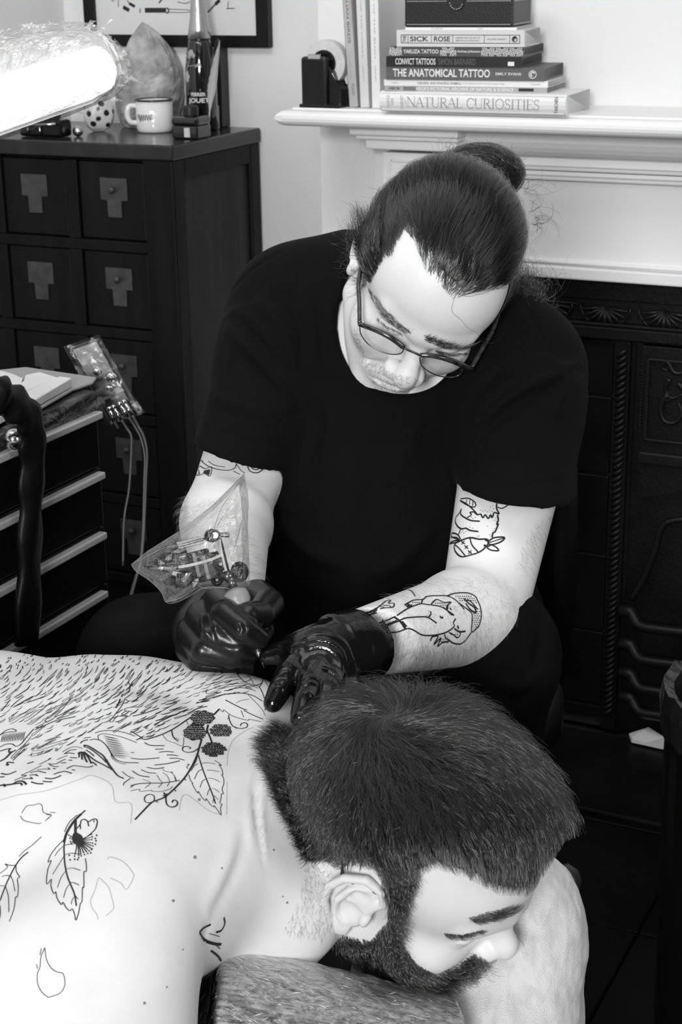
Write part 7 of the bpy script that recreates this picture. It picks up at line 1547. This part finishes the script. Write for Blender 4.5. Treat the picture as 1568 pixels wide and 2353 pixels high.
def plate(name, pxs, d0, d1, m):
    bm = BM(); lo = [bm.verts.new(M_(x, y, d0)) for x, y in pxs]; hi = [bm.verts.new(M_(x, y, d1)) for x, y in pxs]; n = len(pxs); bm.faces.new(lo); bm.faces.new(hi[::-1])
    for i in range(n): bm.faces.new((lo[i], hi[i], hi[(i+1) % n], lo[(i+1) % n]))
    bmesh.ops.bevel(bm, geom=bm.edges[:], offset=.0006, segments=1, affect='EDGES'); return obj(name, bm, m, t)
plate('frame', [(404, 1246), (470, 1228), (496, 1222), (508, 1232), (530, 1318), (520, 1326), (508, 1318), (488, 1244), (410, 1262)], .004, .014, M_mach)
plate('frame_base', [(396, 1310), (450, 1326), (512, 1320), (514, 1330), (450, 1338), (394, 1322)], .004, .016, M_mach)
plate('armature_bar', [(408, 1252), (468, 1236), (470, 1241), (410, 1258)], -.004, .006, M_mach)
for x, y in ((450, 1292), (472, 1298)):
    cyl('coil', x, y-26, .004, .0125, .026, mat('coil_wrap', .02, .25, coat=.8), axis=-UP+RIGHT*.25)
cyl('front_post', 488, 1230, .006, .0065, .022, M_mach, prof=[(.006, 0), (.0065, .004), (.0065, .016), (.005, .021), (.002, .0225), (0, .0225)]); cyl('post_ring', 494, 1230, -.016, .0055, .004, M_brass, prof=[(.0042, 0), (.0055, .001), (.0055, .003), (.0046, .004), (.0036, .003), (.003, .0)]); cyl('contact_screw', 503, 1229, -.016, .0025, .010, M_brass, axis=RIGHT)
for x, y in ((424, 1286), (430, 1331)):
    cyl('binding_post', x, y, 0, .006, .006, M_brass, axis=-FWD, prof=[(.006, 0), (.0062, .003), (.004, .005), (.004, .007), (0, .008)])
    for k in range(3): cyl('spring_coil', x-12-k*6, y, 0, .0058, .0014, M_brass, axis=RIGHT)
cyl('frame_boss', 508, 1296, .0, .0065, .010, M_mach, prof=[(.0062, 0), (.0065, .006), (.005, .009), (.003, .0085), (.0015, .006), (0, .006)]); cyl('lower_boss', 500, 1332, 0, .006, .01, M_mach, prof=[(.0058, 0), (.006, .006), (.0045, .009), (.0028, .0085), (.0014, .006), (0, .006)])
mtube('needle_bar', [(503, 1236, -.004), (512, 1276, -.004), (528, 1322, -.002)], .0014, M_brass, 8)
bm = BM(); q = [M_(410, 1303, -.012), M_(440, 1298, -.017), M_(478, 1288, -.017), M_(509, 1276, -.012)]; ribbon(bm, catmull(q, 5), .0026, -FWD); q = [M_(504, 1234, -.011), M_(510, 1272, -.013), M_(520, 1312, -.011)]; ribbon(bm, catmull(q, 5), .0022, -FWD)
bmesh.ops.solidify(bm, geom=bm.faces[:], thickness=.0008); obj('rubber_band', bm, mat('white_rubber_band', .8, .4), t)
mtube('tube_vise', [(516, 1318, .002), (532, 1330, .0)], .0058, M_brass); mtube('steel_tube', [(527, 1322, 0), (538, 1352, -.004)], .0042, M_brass)
ax0 = P(531, 1340, 1.592); ax1 = P(590, 1490, 1.578); axv = unit(ax1-ax0); a = unit(np.cross(axv, FWD)); L = np.linalg.norm(ax1-ax0)
bm = BM(); lathe(bm, Fr(ax0, a, np.cross(axv, a), axv), [(.0055, .006), (.0118, .010), (.0128, .014), (.0126, .020), (.0105, .0235), (.0112, .026), (.0112, L*.5), (.008, L*.7), (.0045, L)], 28); obj('grip', bm, mat('grey_silicone_grip', .26, .4, spec=.5), t, smooth=True)
bm = BM(); lathe(bm, Fr(ax1, a, np.cross(axv, a), axv), [(.0042, -.002), (.0030, .006), (.0016, .010), (.0008, .014), (.0002, .020)], 12); obj('needle_tip', bm, M_brass, t, smooth=True)
bm = BM(); lathe(bm, Fr(M_(553, 1314, -.002), unit(RIGHT*.85-FWD*.5), UP), [(.0095, 0), (.0100, .001), (.0098, .003), (0, .0035)], 24); obj('dark_disc', bm, mat('smoked_disc', .02, .25), t, smooth=False)
# the bag: front and back skins with folds between the corners
corners = [(302, 1297), (340, 1266), (410, 1222), (445, 1196), (490, 1160), (530, 1120), (562, 1087), (567, 1120), (571, 1165), (570, 1215), (573, 1280), (575, 1345), (548, 1354), (522, 1350), (470, 1348), (452, 1354), (430, 1372), (402, 1384), (380, 1383), (371, 1360), (345, 1334), (312, 1312)]
M_bag = film_mat('clear_plastic_bag', .6, .012, (70, .55), .05)
def bag_skin(sgn, seed):
    bm = BM(); c = np.array([470., 1275.]); ring_n = 7; rows = []; o_ = []
    for i, q in enumerate(corners):
        o_.append(q); q2 = corners[(i+1) % len(corners)]; o_.append(((q[0]+q2[0])/2, (q[1]+q2[1])/2))
    for k in range(1, ring_n+1):
        tt = k/ring_n; row = []
        for q in o_:
            p = c+(np.array(q)-c)*tt; nz = mathutils.noise.noise(Vector((p[0]*.03+seed, p[1]*.03, 0)))*.006+mathutils.noise.noise(Vector((p[0]*.09+seed, p[1]*.08, 4)))*.003
            d = sgn*(.026*math.sqrt(max(0, 1-tt**2.2))+.001)+nz*(1-tt*.8); row.append(bm.verts.new(M_(p[0], p[1], d+.004)))
        rows.append(row)
    cv = bm.verts.new(M_(c[0], c[1], sgn*.027+.004)); n = len(o_)
    for j in range(n):
        bm.faces.new((cv, rows[0][j], rows[0][(j+1) % n]))
        for k in range(ring_n-1): bm.faces.new((rows[k][j], rows[k+1][j], rows[k+1][(j+1) % n], rows[k][(j+1) % n]))
    return bm
bm = bag_skin(-1, 1.0); obj('bag', bm, M_bag, t); bm = bag_skin(1, 7.0); obj('bag_back', bm, M_bag, t)
M_seam = mat('film_edge', .22, .25, coat=.5)
bm = BM(); tube(bm, [M_(x, y, .004) for x, y in corners[:7]], .00022, 5); sm_ = obj('bag_seam', bm, M_seam, t)
for q in ([(562, 1087), (536, 1130), (513, 1160), (500, 1190), (492, 1214)], [(568, 1120), (571, 1165), (566, 1210), (572, 1290), (574, 1340)], [(302, 1297), (312, 1312), (345, 1335), (371, 1361), (381, 1383), (402, 1385), (432, 1372), (470, 1350), (520, 1350)], [(302, 1297), (370, 1262), (420, 1250)], [(556, 1195), (545, 1240), (535, 1270)], [(455, 1345), (470, 1352), (500, 1350), (540, 1354)], [(380, 1383), (410, 1376), (450, 1352)]):
    bm = BM(); tube(bm, catmull([M_(x, y, -.004) for x, y in q], 4), .00025, 5); obj('bag_fold', bm, M_seam, t)
